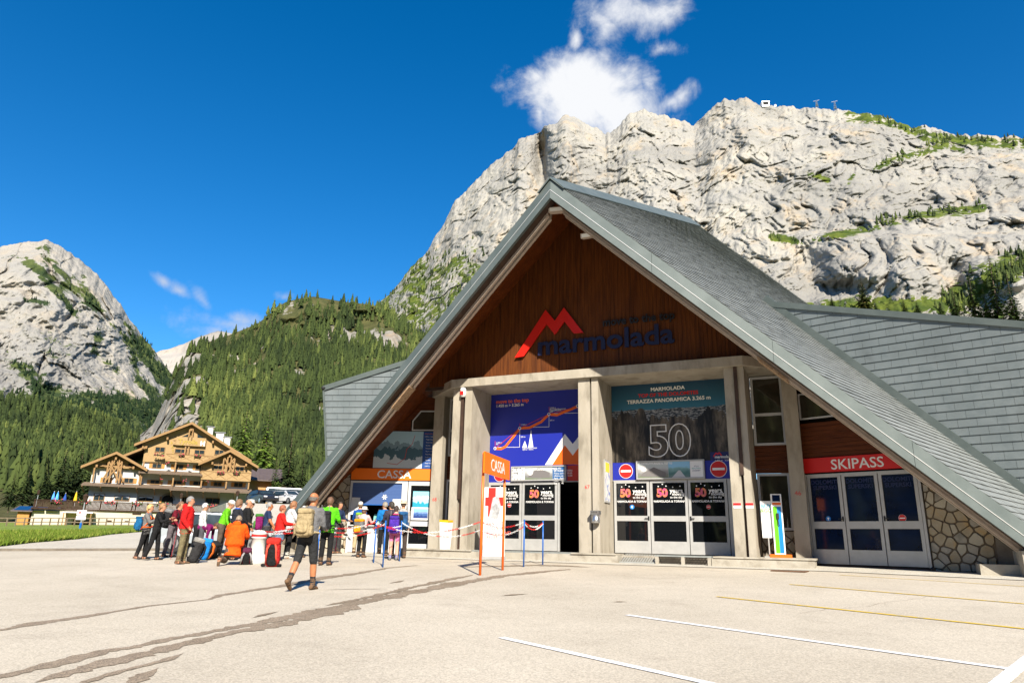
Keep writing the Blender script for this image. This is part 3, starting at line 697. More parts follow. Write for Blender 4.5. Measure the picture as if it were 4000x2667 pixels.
def stones(fr, region, cell, seed, t=.0, joint=.022, sx=1.0, name='stone', par=None):
    rr = random.Random(seed); xs_ = [p[0] for p in region]; zs_ = [p[1] for p in region]; seeds = []
    x = min(xs_)-cell
    r_ = 0
    z = min(zs_)-cell*.5
    while z < max(zs_)+cell:
        x = min(xs_)-cell+(r_ % 2)*cell*.5
        while x < max(xs_)+cell:
            seeds.append((x+rr.uniform(-.38, .38)*cell*sx, z+rr.uniform(-.36, .36)*cell)); x += cell*sx
        z += cell*.84; r_ += 1
    for i, s in enumerate(seeds):
        p = [(min(xs_)-1, min(zs_)-1), (max(xs_)+1, min(zs_)-1), (max(xs_)+1, max(zs_)+1), (min(xs_)-1, max(zs_)+1)]
        for j, q in enumerate(seeds):
            if i != j and abs(q[0]-s[0]) < 4*cell*sx and abs(q[1]-s[1]) < 4*cell: p = half(p, s, q)
            if len(p) < 3: break
        if len(p) < 3: continue
        n = len(p); cx = sum(a[0] for a in p)/n; cz = sum(a[1] for a in p)/n
        p = [(cx+(a[0]-cx)*(1-joint/max(.05, math.hypot(a[0]-cx, a[1]-cz))), cz+(a[1]-cz)*(1-joint/max(.05, math.hypot(a[0]-cx, a[1]-cz)))) for a in p]
        # cut the corners so stones are not perfect polygons
        q = []
        n = len(p)
        for k in range(n):
            a, b, c = p[k-1], p[k], p[(k+1) % n]; f = rr.uniform(.06, .2)
            q += [(b[0]+(a[0]-b[0])*f, b[1]+(a[1]-b[1])*f), (b[0]+(c[0]-b[0])*f, b[1]+(c[1]-b[1])*f)]
        q = clip_to(q, region)
        if len(q) < 3 or area2(q) < .006: continue
        mb = MB(); fr.prism(mb, q, t-.03, t+.02+rr.uniform(0, .02), 0, .012); mb.build(name, M[rr.choice(['stone', 'stone', 'stone2', 'stone2', 'stone3'])], par)
ztop = lambda x: soffit_line(FS, x)+.1
reg = [(3.24, .36), (4.72, .40), (4.72, ztop(4.72)), (3.24, ztop(3.24))]
mb = MB(); FS.prism(mb, [(3.22, .3), (5.1, .3), (5.1, ztop(5.1)), (3.22, ztop(3.22))], -.2, -.005); sw = mb.build('stone_wall', M['mortar'], ST)
stones(FS, reg, .275, 5, 0, joint=.015, par=sw)
mb = MB(); FS.prism(mb, [(4.74, .3), (5.08, .3), (5.08, ztop(5.08)), (4.74, ztop(4.74))], -.004, .03); mb.build('end_pier', M['concrete_dark'], ST)
# kerb blocks at the right hand foot of the roof
mb = MB(); mb.b2((10.5, -2.35, .05), (14.6, -1.7, .585)); mb.build('foot_kerb', M['concrete_low'], ST)
mb = MB(); mb.b2((11.32, -2.9, .3), (14.6, -1.5, .92)); mb.build('roof_footing', M['concrete_low'], ST)
mb = MB(); mb.b2((-13.5, -2.9, .2), (-11.6, -1.5, .7)); mb.build('roof_footing', M['concrete_low'], ST)
# window bay between the right fins and the column, mirrored on the left
for sx in (1, -1):
    fr = FC
    def xr(a, b): return (a, b) if sx > 0 else (-b, -a)
    a, b = xr(5.17, 6.14)
    window(fr, [(a, 4.02), (b, 4.02), (b, 6.27), (a, 6.27)], .075, 'glass_brown', 'alu_white', -.05)
    mb = MB(); fr.rect(mb, a+.07, b-.07, 4.97, 5.06, -.06, -.01); mb.build('window_bar', M['alu_white'], ST)
    window(fr, [(a, 1.40), (b, 1.40), (b, 3.13), (a, 3.13)], .075, 'glass_brown', 'alu_white', -.05)
    z = 3.14
    while z < 4.0:
        mb = MB(); fr.rect(mb, a-.02, b+.02, z+.005, min(z+.132, 4.015), -.12, -.045+random.uniform(0, .004)); mb.build('siding_board', M['siding'], ST); z += .135
    mb = MB(); fr.rect(mb, a-.02, b+.02, .5, 1.39, -.3, -.075); w_ = mb.build('stone_plinth', M['mortar'], ST)
    stones(fr, [(a, .56), (b, .56), (b, 1.37), (a, 1.37)], .3, 9, -.07, par=w_)
# ---- cassa side (left)
siding(FK, -3.95, .03, 3.57, 6.3, holes=((-1.05, -.06, 4.42, 5.36),))
def k11(x, y): return FK.pix(1150+x*.3955, 1380+y*.3955)
window(FK, [k11(1163, 765), k11(1405, 765), k11(1412, 568), k11(1252, 568), k11(1168, 668)], .045, 'glass_brown', 'alu_white', .03)
mb2 = MB(); pl = clip_to([(-5.4, .3), (.3, .3), (.3, 6.3), (-5.4, 6.3)], [(-5.4, -9), (.4, -9), (.4, soffit_line(FK, .4)-.05), (-5.4, soffit_line(FK, -5.4)-.05)])
pc = []
for (a, b) in (((-5.4, 3.02), (.3, 6.3)), ((-5.4, .3), (-3.3, 3.02)), ((-.02, .3), (.3, 3.02))):
    q = clip_to(list(pl), [(a[0], a[1]), (b[0], a[1]), (b[0], b[1]), (a[0], b[1])])
    if len(q) > 2: FK.prism(mb2, q, -.4, -.3)
mb2.build('wall_core', M['blackmatt'], ST)
# ticket window: frame, blue blind behind glass, open counter, white apron panel
o_ = MB(); FK.rect(o_, -3.27, -3.19, .37, 3.06, -.05, .06); FK.rect(o_, -1.24, -1.02, .37, 3.06, -.05, .06); FK.rect(o_, -3.19, -1.24, 2.985, 3.06, -.05, .06); FK.rect(o_, -3.19, -1.24, .37, 1.36, -.05, .03)
tw = o_.build('ticket_window', M['alu_white'], ST)
mb = MB(); FK.rect(mb, -3.19, -1.24, 2.16, 2.985, -.02, .0); mb.build('blind', mat('blue_roller_blind', (.045, .09, .24), (.055, .11, .28), 3, .35, stretch=(.3, .3, 8), spec=.6), tw)
mb = MB(); FK.rect(mb, -3.19, -1.24, 2.145, 2.17, -.02, .02); mb.build('blind_rail', M['bluepost'], tw)
mb = MB(); FK.rect(mb, -3.22, -1.20, 1.36, 1.395, -.5, .16); mb.build('counter', M['alu_white'], tw)
mb = MB(); FK.rect(mb, -3.19, -2.86, 1.78, 2.42, .02, .026); mb.build('notice', M['paper'], tw)
mb = MB(); FK.rect(mb, -1.58, -1.26, 1.76, 2.38, .02, .026); mb.build('notice', M['paper'], tw)
mb = MB(); FK.rect(mb, -3.3, -1.0, .4, 3.1, -2.6, -2.55); FK.rect(mb, -3.4, -3.3, .4, 3.1, -2.6, -.1); FK.rect(mb, -1.0, -.9, .4, 3.1, -2.6, -.1); FK.rect(mb, -3.3, -1.0, 3.0, 3.1, -2.6, -.05); mb.build('booth_interior', M['blackmatt'], tw)
def snowflake(fr, x, z, r, t, m, par, name='snowflake'):
    mb = MB()
    for k in range(3):
        a = k*math.pi/3; dx, dz = math.cos(a), math.sin(a)
        mb.prism([(-r*dx-dz*r*.09, -r*dz+dx*r*.09), (-r*dx+dz*r*.09, -r*dz-dx*r*.09), (r*dx+dz*r*.09, r*dz-dx*r*.09), (r*dx-dz*r*.09, r*dz+dx*r*.09)], fr.P(x, z), fr.ex, ZH, fr.n, t+k*.0008, t+.004+k*.0008)
        for sg in (-1, 1):
            for f in (.5, .78):
                c0 = (dx*r*f*sg, dz*r*f*sg)
                for b in (-1, 1):
                    aa = a+(math.pi if sg < 0 else 0)+b*math.pi/3.2; e = (c0[0]+math.cos(aa)*r*.3, c0[1]+math.sin(aa)*r*.3); nx, nz = -math.sin(aa)*r*.06, math.cos(aa)*r*.06
                    mb.prism([(c0[0]+nx, c0[1]+nz), (c0[0]-nx, c0[1]-nz), (e[0]-nx, e[1]-nz), (e[0]+nx, e[1]+nz)], fr.P(x, z), fr.ex, ZH, fr.n, t+.005, t+.007)
    return mb.build(name, m, par)
snowflake(FK, *FK.pix(1300+757*.2678, 1780+600*.2678), .1, .01, M['white'], tw)
# cassa door with two posters
cd = leaf(FK, -1.0, .0, .40, 3.06, 'glass', (.74, 1.39, 1.57, 2.91), None, 'alu_white', post=.1)
mb = MB(); FK.rect(mb, -.03, .03, .4, 3.06, 0, .05); mb.build('door_surround', M['alu_white'], ST)
mb = MB(); h = FK.P(.0, 1.9, .09); mb.box(h, (.06, .05, .22)); mb.build('intercom', M['steelbright'], cd)
mb = MB(); FK.rect(mb, -3.3, .05, .3, .40, -.1, .05); mb.build('door_sill', M['concrete_dark'], ST)
# stone wall left of the ticket window
zl = lambda x: soffit_line(FK, x)+.1
mb = MB(); FK.prism(mb, [(-5.2, .25), (-3.29, .25), (-3.29, 3.5), (-3.6, 3.55), (-5.2, zl(-5.2))], -.3, -.01); sw = mb.build('stone_wall', M['mortar'], ST)
stones(FK, [(-4.9, .3), (-3.3, .3), (-3.3, 3.5), (-3.55, min(3.5, zl(-3.55))), (-4.9, zl(-4.9))], .32, 3, 0, joint=.016, par=sw)

# ---- wings clad in large shingles
D18 = np.array([math.cos(rad(18)), -math.sin(rad(18)), 0])
VT = np.array([5.40, 4.68, 10.50]); VBm = np.array([12.87, 3.63, 2.63])
nW = np.cross(VBm-VT, D18); nW /= np.linalg.norm(nW); nW = nW if nW[1] < 0 else -nW
eW = np.cross(nW, D18); eW = eW if eW[2] > 0 else -eW
def wing(sgn, xr_end):
    mir = np.array([sgn, 1, 1]); O = VT*mir; ex = D18*mir; n = nW*mir; ey = eW*mir
    def loc(P): q = P-O; return (float(q@ex), float(q@ey))
    v0, v1 = loc(VT*mir), loc((VT+(VBm-VT)*1.45)*mir)
    if sgn > 0: top = [loc(hit_plane(2985, 1186, O, n)), loc(hit_plane(4000, 1268, O, n))]
    else: top = [loc(hit_plane(1582, 1416, O, n)), loc(hit_plane(1265, 1516, O, n))]
    k = (top[1][1]-top[0][1])/(top[1][0]-top[0][0])
    X1 = xr_end; tz = lambda x: top[0][1]+k*(x-top[0][0])
    X0 = 0.02
    reg = [(v0[0]-.2, v1[1]), (X1, v1[1]), (X1, 3.0), (v0[0]-.2, 3.0)]
    reg = clip_poly(reg, v0, v1)
    reg = clip_poly(reg, (50, tz(50)), (-50, tz(-50)))
    e0 = None
    if sgn < 0:
        bl = loc(hit_plane(1277, 1795, O, n)); e0 = loc(hit_plane(1265, 1516, O, n)); kk = (bl[0]-e0[0])/(bl[1]-e0[1])
        reg = clip_poly(reg, (e0[0]+kk*(-50-e0[1]), -50), (e0[0]+kk*(50-e0[1]), 50))
    tl = min(reg, key=lambda p: p[0]-.0*p[1] if p[1] > -1.5 else 99); xo = max(p[0] for p in reg if p[1] > tz(p[0])-.05)
    mb = MB(); mb.prism(reg, O, ex, ey, n, -.25, -.012); wb = mb.build('side_wing', M['deck'], ST)
    cands = []; h, w = .285, .56
    zmin = v1[1]; zmax = max(p[1] for p in reg); j = 0; z = zmin-.1
    while z < zmax:
        x = -1.0+(w*.5 if j % 2 else 0)
        while x < X1+1:
            p = clip_to([(x+.004, z), (x+w-.004, z), (x+w-.004, z+h*1.0), (x+.004, z+h*1.0)], reg)
            if len(p) > 2 and area2(p) > .004: cands.append((p, x, z))
            x += w
        z += h; j += 1
    cands.sort(key=lambda c: np.linalg.norm(O+ex*c[1]+ey*c[2]-CAM)); rest = MB(); cnt = 0
    for p, x, z in cands:
        V = [O+ex*a+ey*b+n*(.006+.03*(1-(b-z)/h)) for a, b in p]; m_ = len(p); V2 = [O+ex*a+ey*b-n*.01 for a, b in p]
        f = [tuple(range(m_)), tuple(range(2*m_-1, m_-1, -1))]+[(i, m_+i, m_+(i+1) % m_, (i+1) % m_) for i in range(m_)]
        if sgn < 0: pass
        if cnt < 285: q = MB(); q.add(V+V2, f); q.build('shingle', M['shingle'], wb); cnt += 1
        else: rest.add(V+V2, f)
    if rest.v: rest.build('far_shingles', M['shingle'], wb, kind='stuff')
    # edge flashings
    def strip(a, b, w_, lift, name, off=0):
        A_, B_ = O+ex*a[0]+ey*a[1]+n*lift, O+ex*b[0]+ey*b[1]+n*lift; mb = MB(); mb.beam(A_, B_, .07, w_, up=n.tolist() if False else tuple(np.cross(B_-A_, n)/np.linalg.norm(B_-A_))); mb.build(name, M['zinc'], wb)
    strip((v0[0]-.3, tz(v0[0]-.3)), (xo, tz(xo)), .22, .05, 'wing_ridge_flashing')
    a, b = v0, v1; strip((a[0]+.12, a[1]), (b[0]+.12, b[1]), .42, .03, 'valley_flashing')
    if sgn < 0:
        strip(e0, (e0[0]+kk*(-9-e0[1]), -9), .09, .02, 'corner_flashing')
        g = O+ex*e0[0]+ey*e0[1]; mb = MB(); mb.sphere(g+n*.05, .12, sc=(1, 1, .6)); mb.build('gutter_outlet', M['rubber'], wb)
    return O, ex, ey, n, reg
WR = wing(1, 12.0); WLft = wing(-1, 12.0)
# closing walls behind the wings so that the building is solid from the side
for sgn in (1, -1):
    mb = MB(); mb.prism([(sgn*5.5, 6.6), (sgn*13.2, 4.8), (sgn*13.2, 20), (sgn*5.5, 21)], (0, 0, 0), (1, 0, 0), (0, 1, 0), (0, 0, 1), .3, 6.4); mb.build('rear_block', M['concrete'], ST)
# ================================================================== mountains, hill and woods
def _hash(ix, iy, iz, seed):
    h = (ix.astype(np.uint32)*np.uint32(374761393) + iy.astype(np.uint32)*np.uint32(668265263) + iz.astype(np.uint32)*np.uint32(2147483647) + np.uint32(seed*974711+17))
    h = (h ^ (h >> np.uint32(13)))*np.uint32(1274126177); h = h ^ (h >> np.uint32(16)); return h
def noise3(P, seed=0):
    """gradient noise, about -1..1, P is (..., 3)"""
    i = np.floor(P); f = P-i; i = i.astype(np.int64); u = f*f*f*(f*(f*6-15)+10); out = 0
    G = np.array([[1, 1, 0], [-1, 1, 0], [1, -1, 0], [-1, -1, 0], [1, 0, 1], [-1, 0, 1], [1, 0, -1], [-1, 0, -1], [0, 1, 1], [0, -1, 1], [0, 1, -1], [0, -1, -1]], float)
    for dx in (0, 1):
        wx = u[..., 0] if dx else 1-u[..., 0]
        for dy in (0, 1):
            wy = u[..., 1] if dy else 1-u[..., 1]
            for dz in (0, 1):
                wz = u[..., 2] if dz else 1-u[..., 2]
                g = G[_hash(i[..., 0]+dx, i[..., 1]+dy, i[..., 2]+dz, seed) % 12]
                out = out + wx*wy*wz*(g[..., 0]*(f[..., 0]-dx)+g[..., 1]*(f[..., 1]-dy)+g[..., 2]*(f[..., 2]-dz))
    return out
def fbm(P, octs, seed=0, gain=.5, lac=2.03, ridged=False):
    a, o = 1.0, 0.0
    for k in range(octs):
        n = noise3(P, seed+k*7)
        o = o + a*((1-np.abs(n)*2.0) if ridged else n); a *= gain; P = P*lac+3.7
    return o
def worley(P, seed=0):
    i = np.floor(P).astype(np.int64); f1 = np.full(P.shape[:-1], 9.); f2 = f1.copy(); cid = np.zeros(P.shape[:-1])
    for dx in (-1, 0, 1):
        for dy in (-1, 0, 1):
            for dz in (-1, 0, 1):
                a, b, c = i[..., 0]+dx, i[..., 1]+dy, i[..., 2]+dz; h = _hash(a, b, c, seed); hx = (h & np.uint32(1023))/1023.; hy = ((h >> np.uint32(10)) & np.uint32(1023))/1023.; hz_ = ((h >> np.uint32(20)) & np.uint32(1023))/1023.
                d = np.sqrt((a+hx-P[..., 0])**2+(b+hy-P[..., 1])**2+(c+hz_-P[..., 2])**2); m = d < f1; f2 = np.where(m, f1, np.minimum(f2, d)); cid = np.where(m, hx, cid); f1 = np.where(m, d, f1)
    return f1, f2, cid
def fast_mesh(name, V, T, mats, attrs=None, smooth=False):
    me = bpy.data.meshes.new(name); nv, nt = len(V), len(T)
    me.vertices.add(nv); me.vertices.foreach_set('co', np.ascontiguousarray(V, np.float32).ravel())
    me.loops.add(nt*3); me.loops.foreach_set('vertex_index', np.ascontiguousarray(T, np.int32).ravel())
    me.polygons.add(nt); me.polygons.foreach_set('loop_start', np.arange(0, nt*3, 3, dtype=np.int32)); me.polygons.foreach_set('loop_total', np.full(nt, 3, np.int32))
    if smooth: me.polygons.foreach_set('use_smooth', np.ones(nt, bool))
    for m in (mats if isinstance(mats, (list, tuple)) else [mats]): me.materials.append(m)
    for k, a in (attrs or {}).items(): at_ = me.attributes.new(k, 'FLOAT', 'POINT'); at_.data.foreach_set('value', np.ascontiguousarray(a, np.float32).ravel())
    me.update(); me.validate(); return me
def grid_tris(nr, nc):
    i = np.arange(nr-1)[:, None]*nc+np.arange(nc-1)[None, :]; a, b, c, d = i, i+1, i+nc+1, i+nc
    return np.concatenate([np.stack([a, b, c], -1).reshape(-1, 3), np.stack([a, c, d], -1).reshape(-1, 3)])
K17 = 4000/2352
def az_te(u, v): d = ray(u, v); return math.atan2(d@RTH, d@FWH), d[2]/math.hypot(d@RTH, d@FWH)
def polar(az, dist, z): 
    return CAM[0]+dist*(np.sin(az)*RTH[0]+np.cos(az)*FWH[0]), CAM[1]+dist*(np.sin(az)*RTH[1]+np.cos(az)*FWH[1]), CAM[2]+z
def proj_px(x, y, z):
    d0, d1, d2 = x-CAM[0], y-CAM[1], z-CAM[2]
    w = d0*CW[0]+d1*CW[1]+d2*CW[2]; return 2000+F_PX*(d0*CR[0]+d1*CR[1]+d2*CR[2])/w, 1333.5-F_PX*(d0*CU[0]+d1*CU[1]+d2*CU[2])/w
def relief(name, sil, base_te, d_base, d_ridge, nu, nr, disp, gprof=1.0, back=8, jag=0.0, mats=None, veg=None, seed=0, azpad=0.0):
    """Terrain between a foot and a skyline (skyline given where the photograph shows it, at real distances)."""
    A = np.array([az_te(u*K17, v*K17) for u, v in sil]); o = np.argsort(A[:, 0]); A = A[o]
    az = np.linspace(A[0, 0]-azpad, A[-1, 0]+azpad, nu); te = np.interp(az, A[:, 0], A[:, 1])
    qs = np.linspace(0, 1, nr); AZ, Q = np.meshgrid(az, qs); TE = base_te+(te[None, :]-base_te)*Q
    if jag:
        q = np.stack([az*95, az*0, az*0+seed], -1); TE = TE+jag*(fbm(q, 4, seed+3, .55)+.5*fbm(q*.25, 2, seed+9))[None, :]*Q**9
    db = d_base(az) if callable(d_base) else np.full(nu, d_base); dr = d_ridge(az) if callable(d_ridge) else np.full(nu, d_ridge)
    D = db[None, :]+(dr-db)[None, :]*Q**gprof
    X, Y, Z = polar(AZ, D, TE*D); U, V_ = proj_px(X, Y, Z); P = np.stack([X, Y, Z], -1)
    D2 = D+disp(P, U/K17, V_/K17, Q, AZ); D2 = np.maximum(D2, 40)
    X, Y, Z = polar(AZ, D2, TE*D2)
    if back:
        ks = np.arange(1, back+1)[:, None]; Db = D2[-1][None, :]+ks*ks*14.0; Zb = (TE*D2)[-1][None, :]-ks*ks*9.0
        Xb, Yb, Zb2 = polar(np.repeat(az[None, :], back, 0), Db, Zb); X = np.vstack([X, Xb]); Y = np.vstack([Y, Yb]); Z = np.vstack([Z, Zb2])
    P = np.stack([X, Y, Z], -1); NR = nr+back
    du = np.gradient(P, axis=1); dv = np.gradient(P, axis=0); N_ = np.cross(du, dv); N_ /= np.linalg.norm(N_, axis=-1, keepdims=True)+1e-9
    U, V_ = proj_px(X, Y, Z); U, V_ = U/K17, V_/K17
    vg = veg(P, N_, U, V_) if veg else np.zeros((NR, nu))
    T = grid_tris(NR, nu)
    me = fast_mesh(name, P.reshape(-1, 3), T, mats, {'veg': vg.ravel()}, name not in ('cliff_mountain', 'pale_peak'))
    ob = link(name, me, None, kind='structure')
    return dict(ob=ob, P=P, N=N_, U=U, V=V_, veg=vg, nr=nr)
def rock_mat(name, c1, c2, c3, g1, g2, sc, bumpd, dark=(.13, .125, .12)):
    m = bpy.data.materials.new(name); m.use_nodes = True; N, L = m.node_tree.nodes, m.node_tree.links; b = N['Principled BSDF']; b.inputs['Roughness'].default_value = .95; b.inputs['Specular IOR Level'].default_value = .1
    tc = N.new('ShaderNodeTexCoord')
    def noise(s, det=8, ro=.62, stretch=None, dist=0.0):
        mp = N.new('ShaderNodeMapping'); L.new(tc.outputs['Object'], mp.inputs['Vector'])
        if stretch: mp.inputs['Scale'].default_value = stretch
        n = N.new('ShaderNodeTexNoise'); n.inputs['Scale'].default_value = s; n.inputs['Detail'].default_value = det; n.inputs['Roughness'].default_value = ro; n.inputs['Distortion'].default_value = dist
        L.new(mp.outputs[0], n.inputs['Vector']); return n.outputs['Fac']
    def mr(f, lo, hi): r = N.new('ShaderNodeMapRange'); r.interpolation_type = 'SMOOTHSTEP'; L.new(f, r.inputs['Value']); r.inputs['From Min'].default_value = lo; r.inputs['From Max'].default_value = hi; return r.outputs[0]
    def mix(f, a, bb):
        x = N.new('ShaderNodeMix'); x.data_type = 'RGBA'; L.new(f, x.inputs['Factor'])
        for i, c in ((6, a), (7, bb)):
            if isinstance(c, tuple): x.inputs[i].default_value = (*c, 1)
            else: L.new(c, x.inputs[i])
        return x.outputs[2]
    def math_(op, a, bb):
        n = N.new('ShaderNodeMath'); n.operation = op
        for i, c in enumerate((a, bb)):
            if isinstance(c, (int, float)): n.inputs[i].default_value = c
            else: L.new(c, n.inputs[i])
        return n.outputs[0]
    o = mix(mr(noise(sc*.35), .38, .62), c1, c2)
    o = mix(mr(noise(sc*.16, 5), .42, .62), o, tuple(.84*c for c in c2))
    o = mix(mr(noise(sc*.8, stretch=(1, 1, .22)), .52, .72), o, c3)
    o = mix(mr(noise(sc*3.2, 6, .65, (1, 1, .3), .6), .60, .78), o, dark)
    at_ = N.new('ShaderNodeAttribute'); at_.attribute_name = 'veg'
    vg = math_('ADD', at_.outputs['Fac'], math_('MULTIPLY', math_('SUBTRACT', noise(sc*2.6, 9, .68), .5), 1.5))
    grass = mix(mr(noise(sc*1.4, 6), .4, .62), g1, g2)
    o = mix(mr(vg, .45, .62), o, grass)
    L.new(o, b.inputs['Base Color'])
    bp = N.new('ShaderNodeBump'); bp.inputs['Strength'].default_value = 1.0; bp.inputs['Distance'].default_value = bumpd
    v = N.new('ShaderNodeTexVoronoi'); v.feature = 'DISTANCE_TO_EDGE'; v.inputs['Scale'].default_value = sc*1.7
    mp = N.new('ShaderNodeMapping'); L.new(tc.outputs['Object'], mp.inputs['Vector']); mp.inputs['Scale'].default_value = (1, 1, .55); L.new(mp.outputs[0], v.inputs['Vector'])
    h = math_('ADD', noise(sc*1.8, 10, .66, (1, 1, .6), .4), math_('MULTIPLY', math_('MINIMUM', v.outputs['Distance'], .25), 1.2))
    L.new(h, bp.inputs['Height']); L.new(bp.outputs[0], b.inputs['Normal']); return m
M['dolomite'] = rock_mat('dolomite_rock', (.345, .322, .275), (.28, .268, .243), (.36, .295, .215), (.10, .125, .02), (.045, .07, .014), .030, 5.0, dark=(.14, .13, .118))
M['dolomite_far'] = rock_mat('dolomite_far', (.315, .29, .25), (.25, .24, .22), (.3, .255, .195), (.075, .095, .03), (.028, .045, .018), .012, 9.0, dark=(.09, .088, .085))
M['hillside'] = rock_mat('wooded_hillside', (.34, .31, .26), (.26, .245, .215), (.26, .2, .14), (.085, .082, .032), (.055, .06, .022), .05, 3.0, dark=(.06, .055, .05))

def seg_mask(U, V, lines):
    """soft mask along polylines given in skyline coordinates: (points, half width)"""
    m = np.zeros_like(U)
    for P, w in lines:
        d = np.full_like(U, 1e9)
        for (x0, y0), (x1, y1) in zip(P[:-1], P[1:]):
            t = np.clip(((U-x0)*(x1-x0)+(V-y0)*(y1-y0))/((x1-x0)**2+(y1-y0)**2+1e-6), 0, 1); d = np.minimum(d, np.hypot(U-x0-t*(x1-x0), V-y0-t*(y1-y0)))
        m = np.maximum(m, np.clip(1.35-d/w, 0, 1))
    return m
# ---- the great cliff behind the station
SIL_R = [(840, 720), (880, 688), (905, 665), (920, 648), (945, 610), (980, 580), (1000, 540), (1020, 515), (1045, 460), (1070, 440), (1100, 405), (1130, 375), (1160, 355), (1182, 338), (1192, 318), (1240, 303), (1250, 288), (1280, 283), (1290, 268), (1302, 265), (1330, 276), (1360, 292), (1390, 306), (1415, 296), (1440, 266), (1478, 252), (1500, 260), (1540, 270), (1594, 288), (1610, 274), (1638, 243), (1663, 230), (1690, 229), (1713, 226), (1738, 240), (1751, 246), (1801, 244), (1826, 250), (1876, 250), (1944, 256), (2026, 265), (2057, 278), (2101, 293), (2130, 288), (2150, 295), (2195, 311), (2258, 311), (2300, 315), (2352, 312), (2420, 330), (2500, 350), (2600, 380)]
def sstep(x, a, b): t = np.clip((x-a)/(b-a), 0, 1); return t*t*(3-2*t)
def disp_R(P, U, V, Q, AZ):
    D0 = np.hypot(P[..., 0]-CAM[0], P[..., 1]-CAM[1]); P = np.stack([AZ*1050, D0*.22, P[..., 2]], -1)
    Pw = P.copy(); warp = np.stack([noise3(P/90, 31), noise3(P/90, 32), noise3(P/90, 33)], -1)*22; Pw = Pw+warp
    big = fbm(Pw*np.array([1, 1, .4])/230, 3, 1, .5, ridged=True)-.6
    mid = fbm(Pw*np.array([1, 1, .28])/80, 3, 5, .5, ridged=True)-.6
    blk = fbm(Pw*np.array([1, 1, .6])/22, 3, 9, .55)
    Pq = Pw+np.stack([noise3(P/34, 71), noise3(P/34, 72), noise3(P/34, 73)], -1)*15; w1, w2, ci_ = worley(Pq*np.array([1, 1, .27])/58, 3); mk = sstep(fbm(P/85, 2, 91), -.12, .4); crack = sstep(w2-w1, .16, .0)*mk; v1, v2, cj = worley(Pq*np.array([1, 1, .4])/19, 5); crk2 = sstep(v2-v1, .2, .0)*sstep(fbm(P/40, 2, 95), -.2, .3)
    fine = fbm(Pw*np.array([1, 1, .8])/8.5, 3, 15, .55)
    ter = np.sin((P[..., 2]+30*noise3(P/160, 51))/30.0); ledge = sstep(ter, .55, .98)*sstep(fbm(P/140, 2, 77), -.1, .3)
    d = -big*34 - mid*12 - blk*6 - fine*3.2 + (ci_-.5)*13 + crack*13 + (cj-.5)*7 + crk2*5 + ledge*8 - 4*fbm(Pw*np.array([1, 1, .7])/15, 3, 131)
    # the dark gully left of the tall buttress, and the deep overhang at lower right
    d += 120*sstep(U, 2130, 2118) * 0
    g = np.exp(-((U-(1246+.02*(V-300)))/20)**2)*sstep(V, 290, 320)*sstep(V, 470, 400); d += 120*g
    d -= 70*sstep(U, 1248, 1258)*sstep(U, 1345, 1300)*sstep(V, 262, 290)*sstep(V, 470, 380)
    d += 70*np.exp(-((U-1860)/42)**2-((V-620)/58)**2)+60*np.exp(-((U-1930)/70)**2-((V-660)/22)**2)+50*np.exp(-((U-2190)/34)**2-((V-625)/46)**2)+40*np.exp(-((U-1600)/14)**2-((V-282)/18)**2)
    d -= 36*sstep(V, 528, 546)*sstep(U, 1790, 1850)*sstep(V, 690, 640)
    d -= 26*sstep(V, 486, 500)*sstep(U, 2030, 2070)
    fade = sstep(Q, 1.0, .93)
    return d*(.35+.65*fade)
def veg_R(P, N_, U, V):
    n = fbm(P/60, 4, 61, .55); n2 = fbm(P/200, 3, 64)
    flat = sstep(N_[..., 2], .42, .78)
    lines = [([(1775, 545), (1850, 560), (1900, 545), (1960, 530), (2015, 522)], 11), ([(2020, 516), (2100, 498), (2180, 486), (2260, 478)], 12), ([(2010, 392), (2060, 365), (2120, 350), (2180, 325)], 13), ([(1955, 262), (2030, 275), (2080, 292), (2130, 312), (2200, 325), (2352, 330), (2500, 350)], 18),
             ([(2080, 300), (2150, 330), (2210, 345)], 9), ([(1850, 720), (1980, 712), (2100, 705), (2200, 700)], 30), ([(2190, 690), (2280, 640), (2352, 600), (2450, 560)], 42), ([(1860, 400), (1900, 412)], 9), ([(1960, 405), (1950, 420)], 8)]
    left = sstep(U, 1260, 1080)*sstep(V, 480, 640)
    m = seg_mask(U, V, lines)
    ob = flat*.34+left*.62+m*.62+n*.22+n2*.1-.16
    mid = np.exp(-((U-1500)/420)**2-((V-430)/110)**2)*.10
    return np.clip(ob+mid, 0, 1)
R_ = relief('cliff_mountain', SIL_R, .155, lambda a: np.interp(a, [-.5, -.15, .1, .45, .8], [900, 760, 640, 520, 470]), lambda a: np.interp(a, [-.5, -.2, .0, .2, .5, .8], [1500, 1420, 1330, 1290, 1230, 1200]), 760, 430, disp_R, 1.25, 8, .0042, M['dolomite'], veg_R, 2)
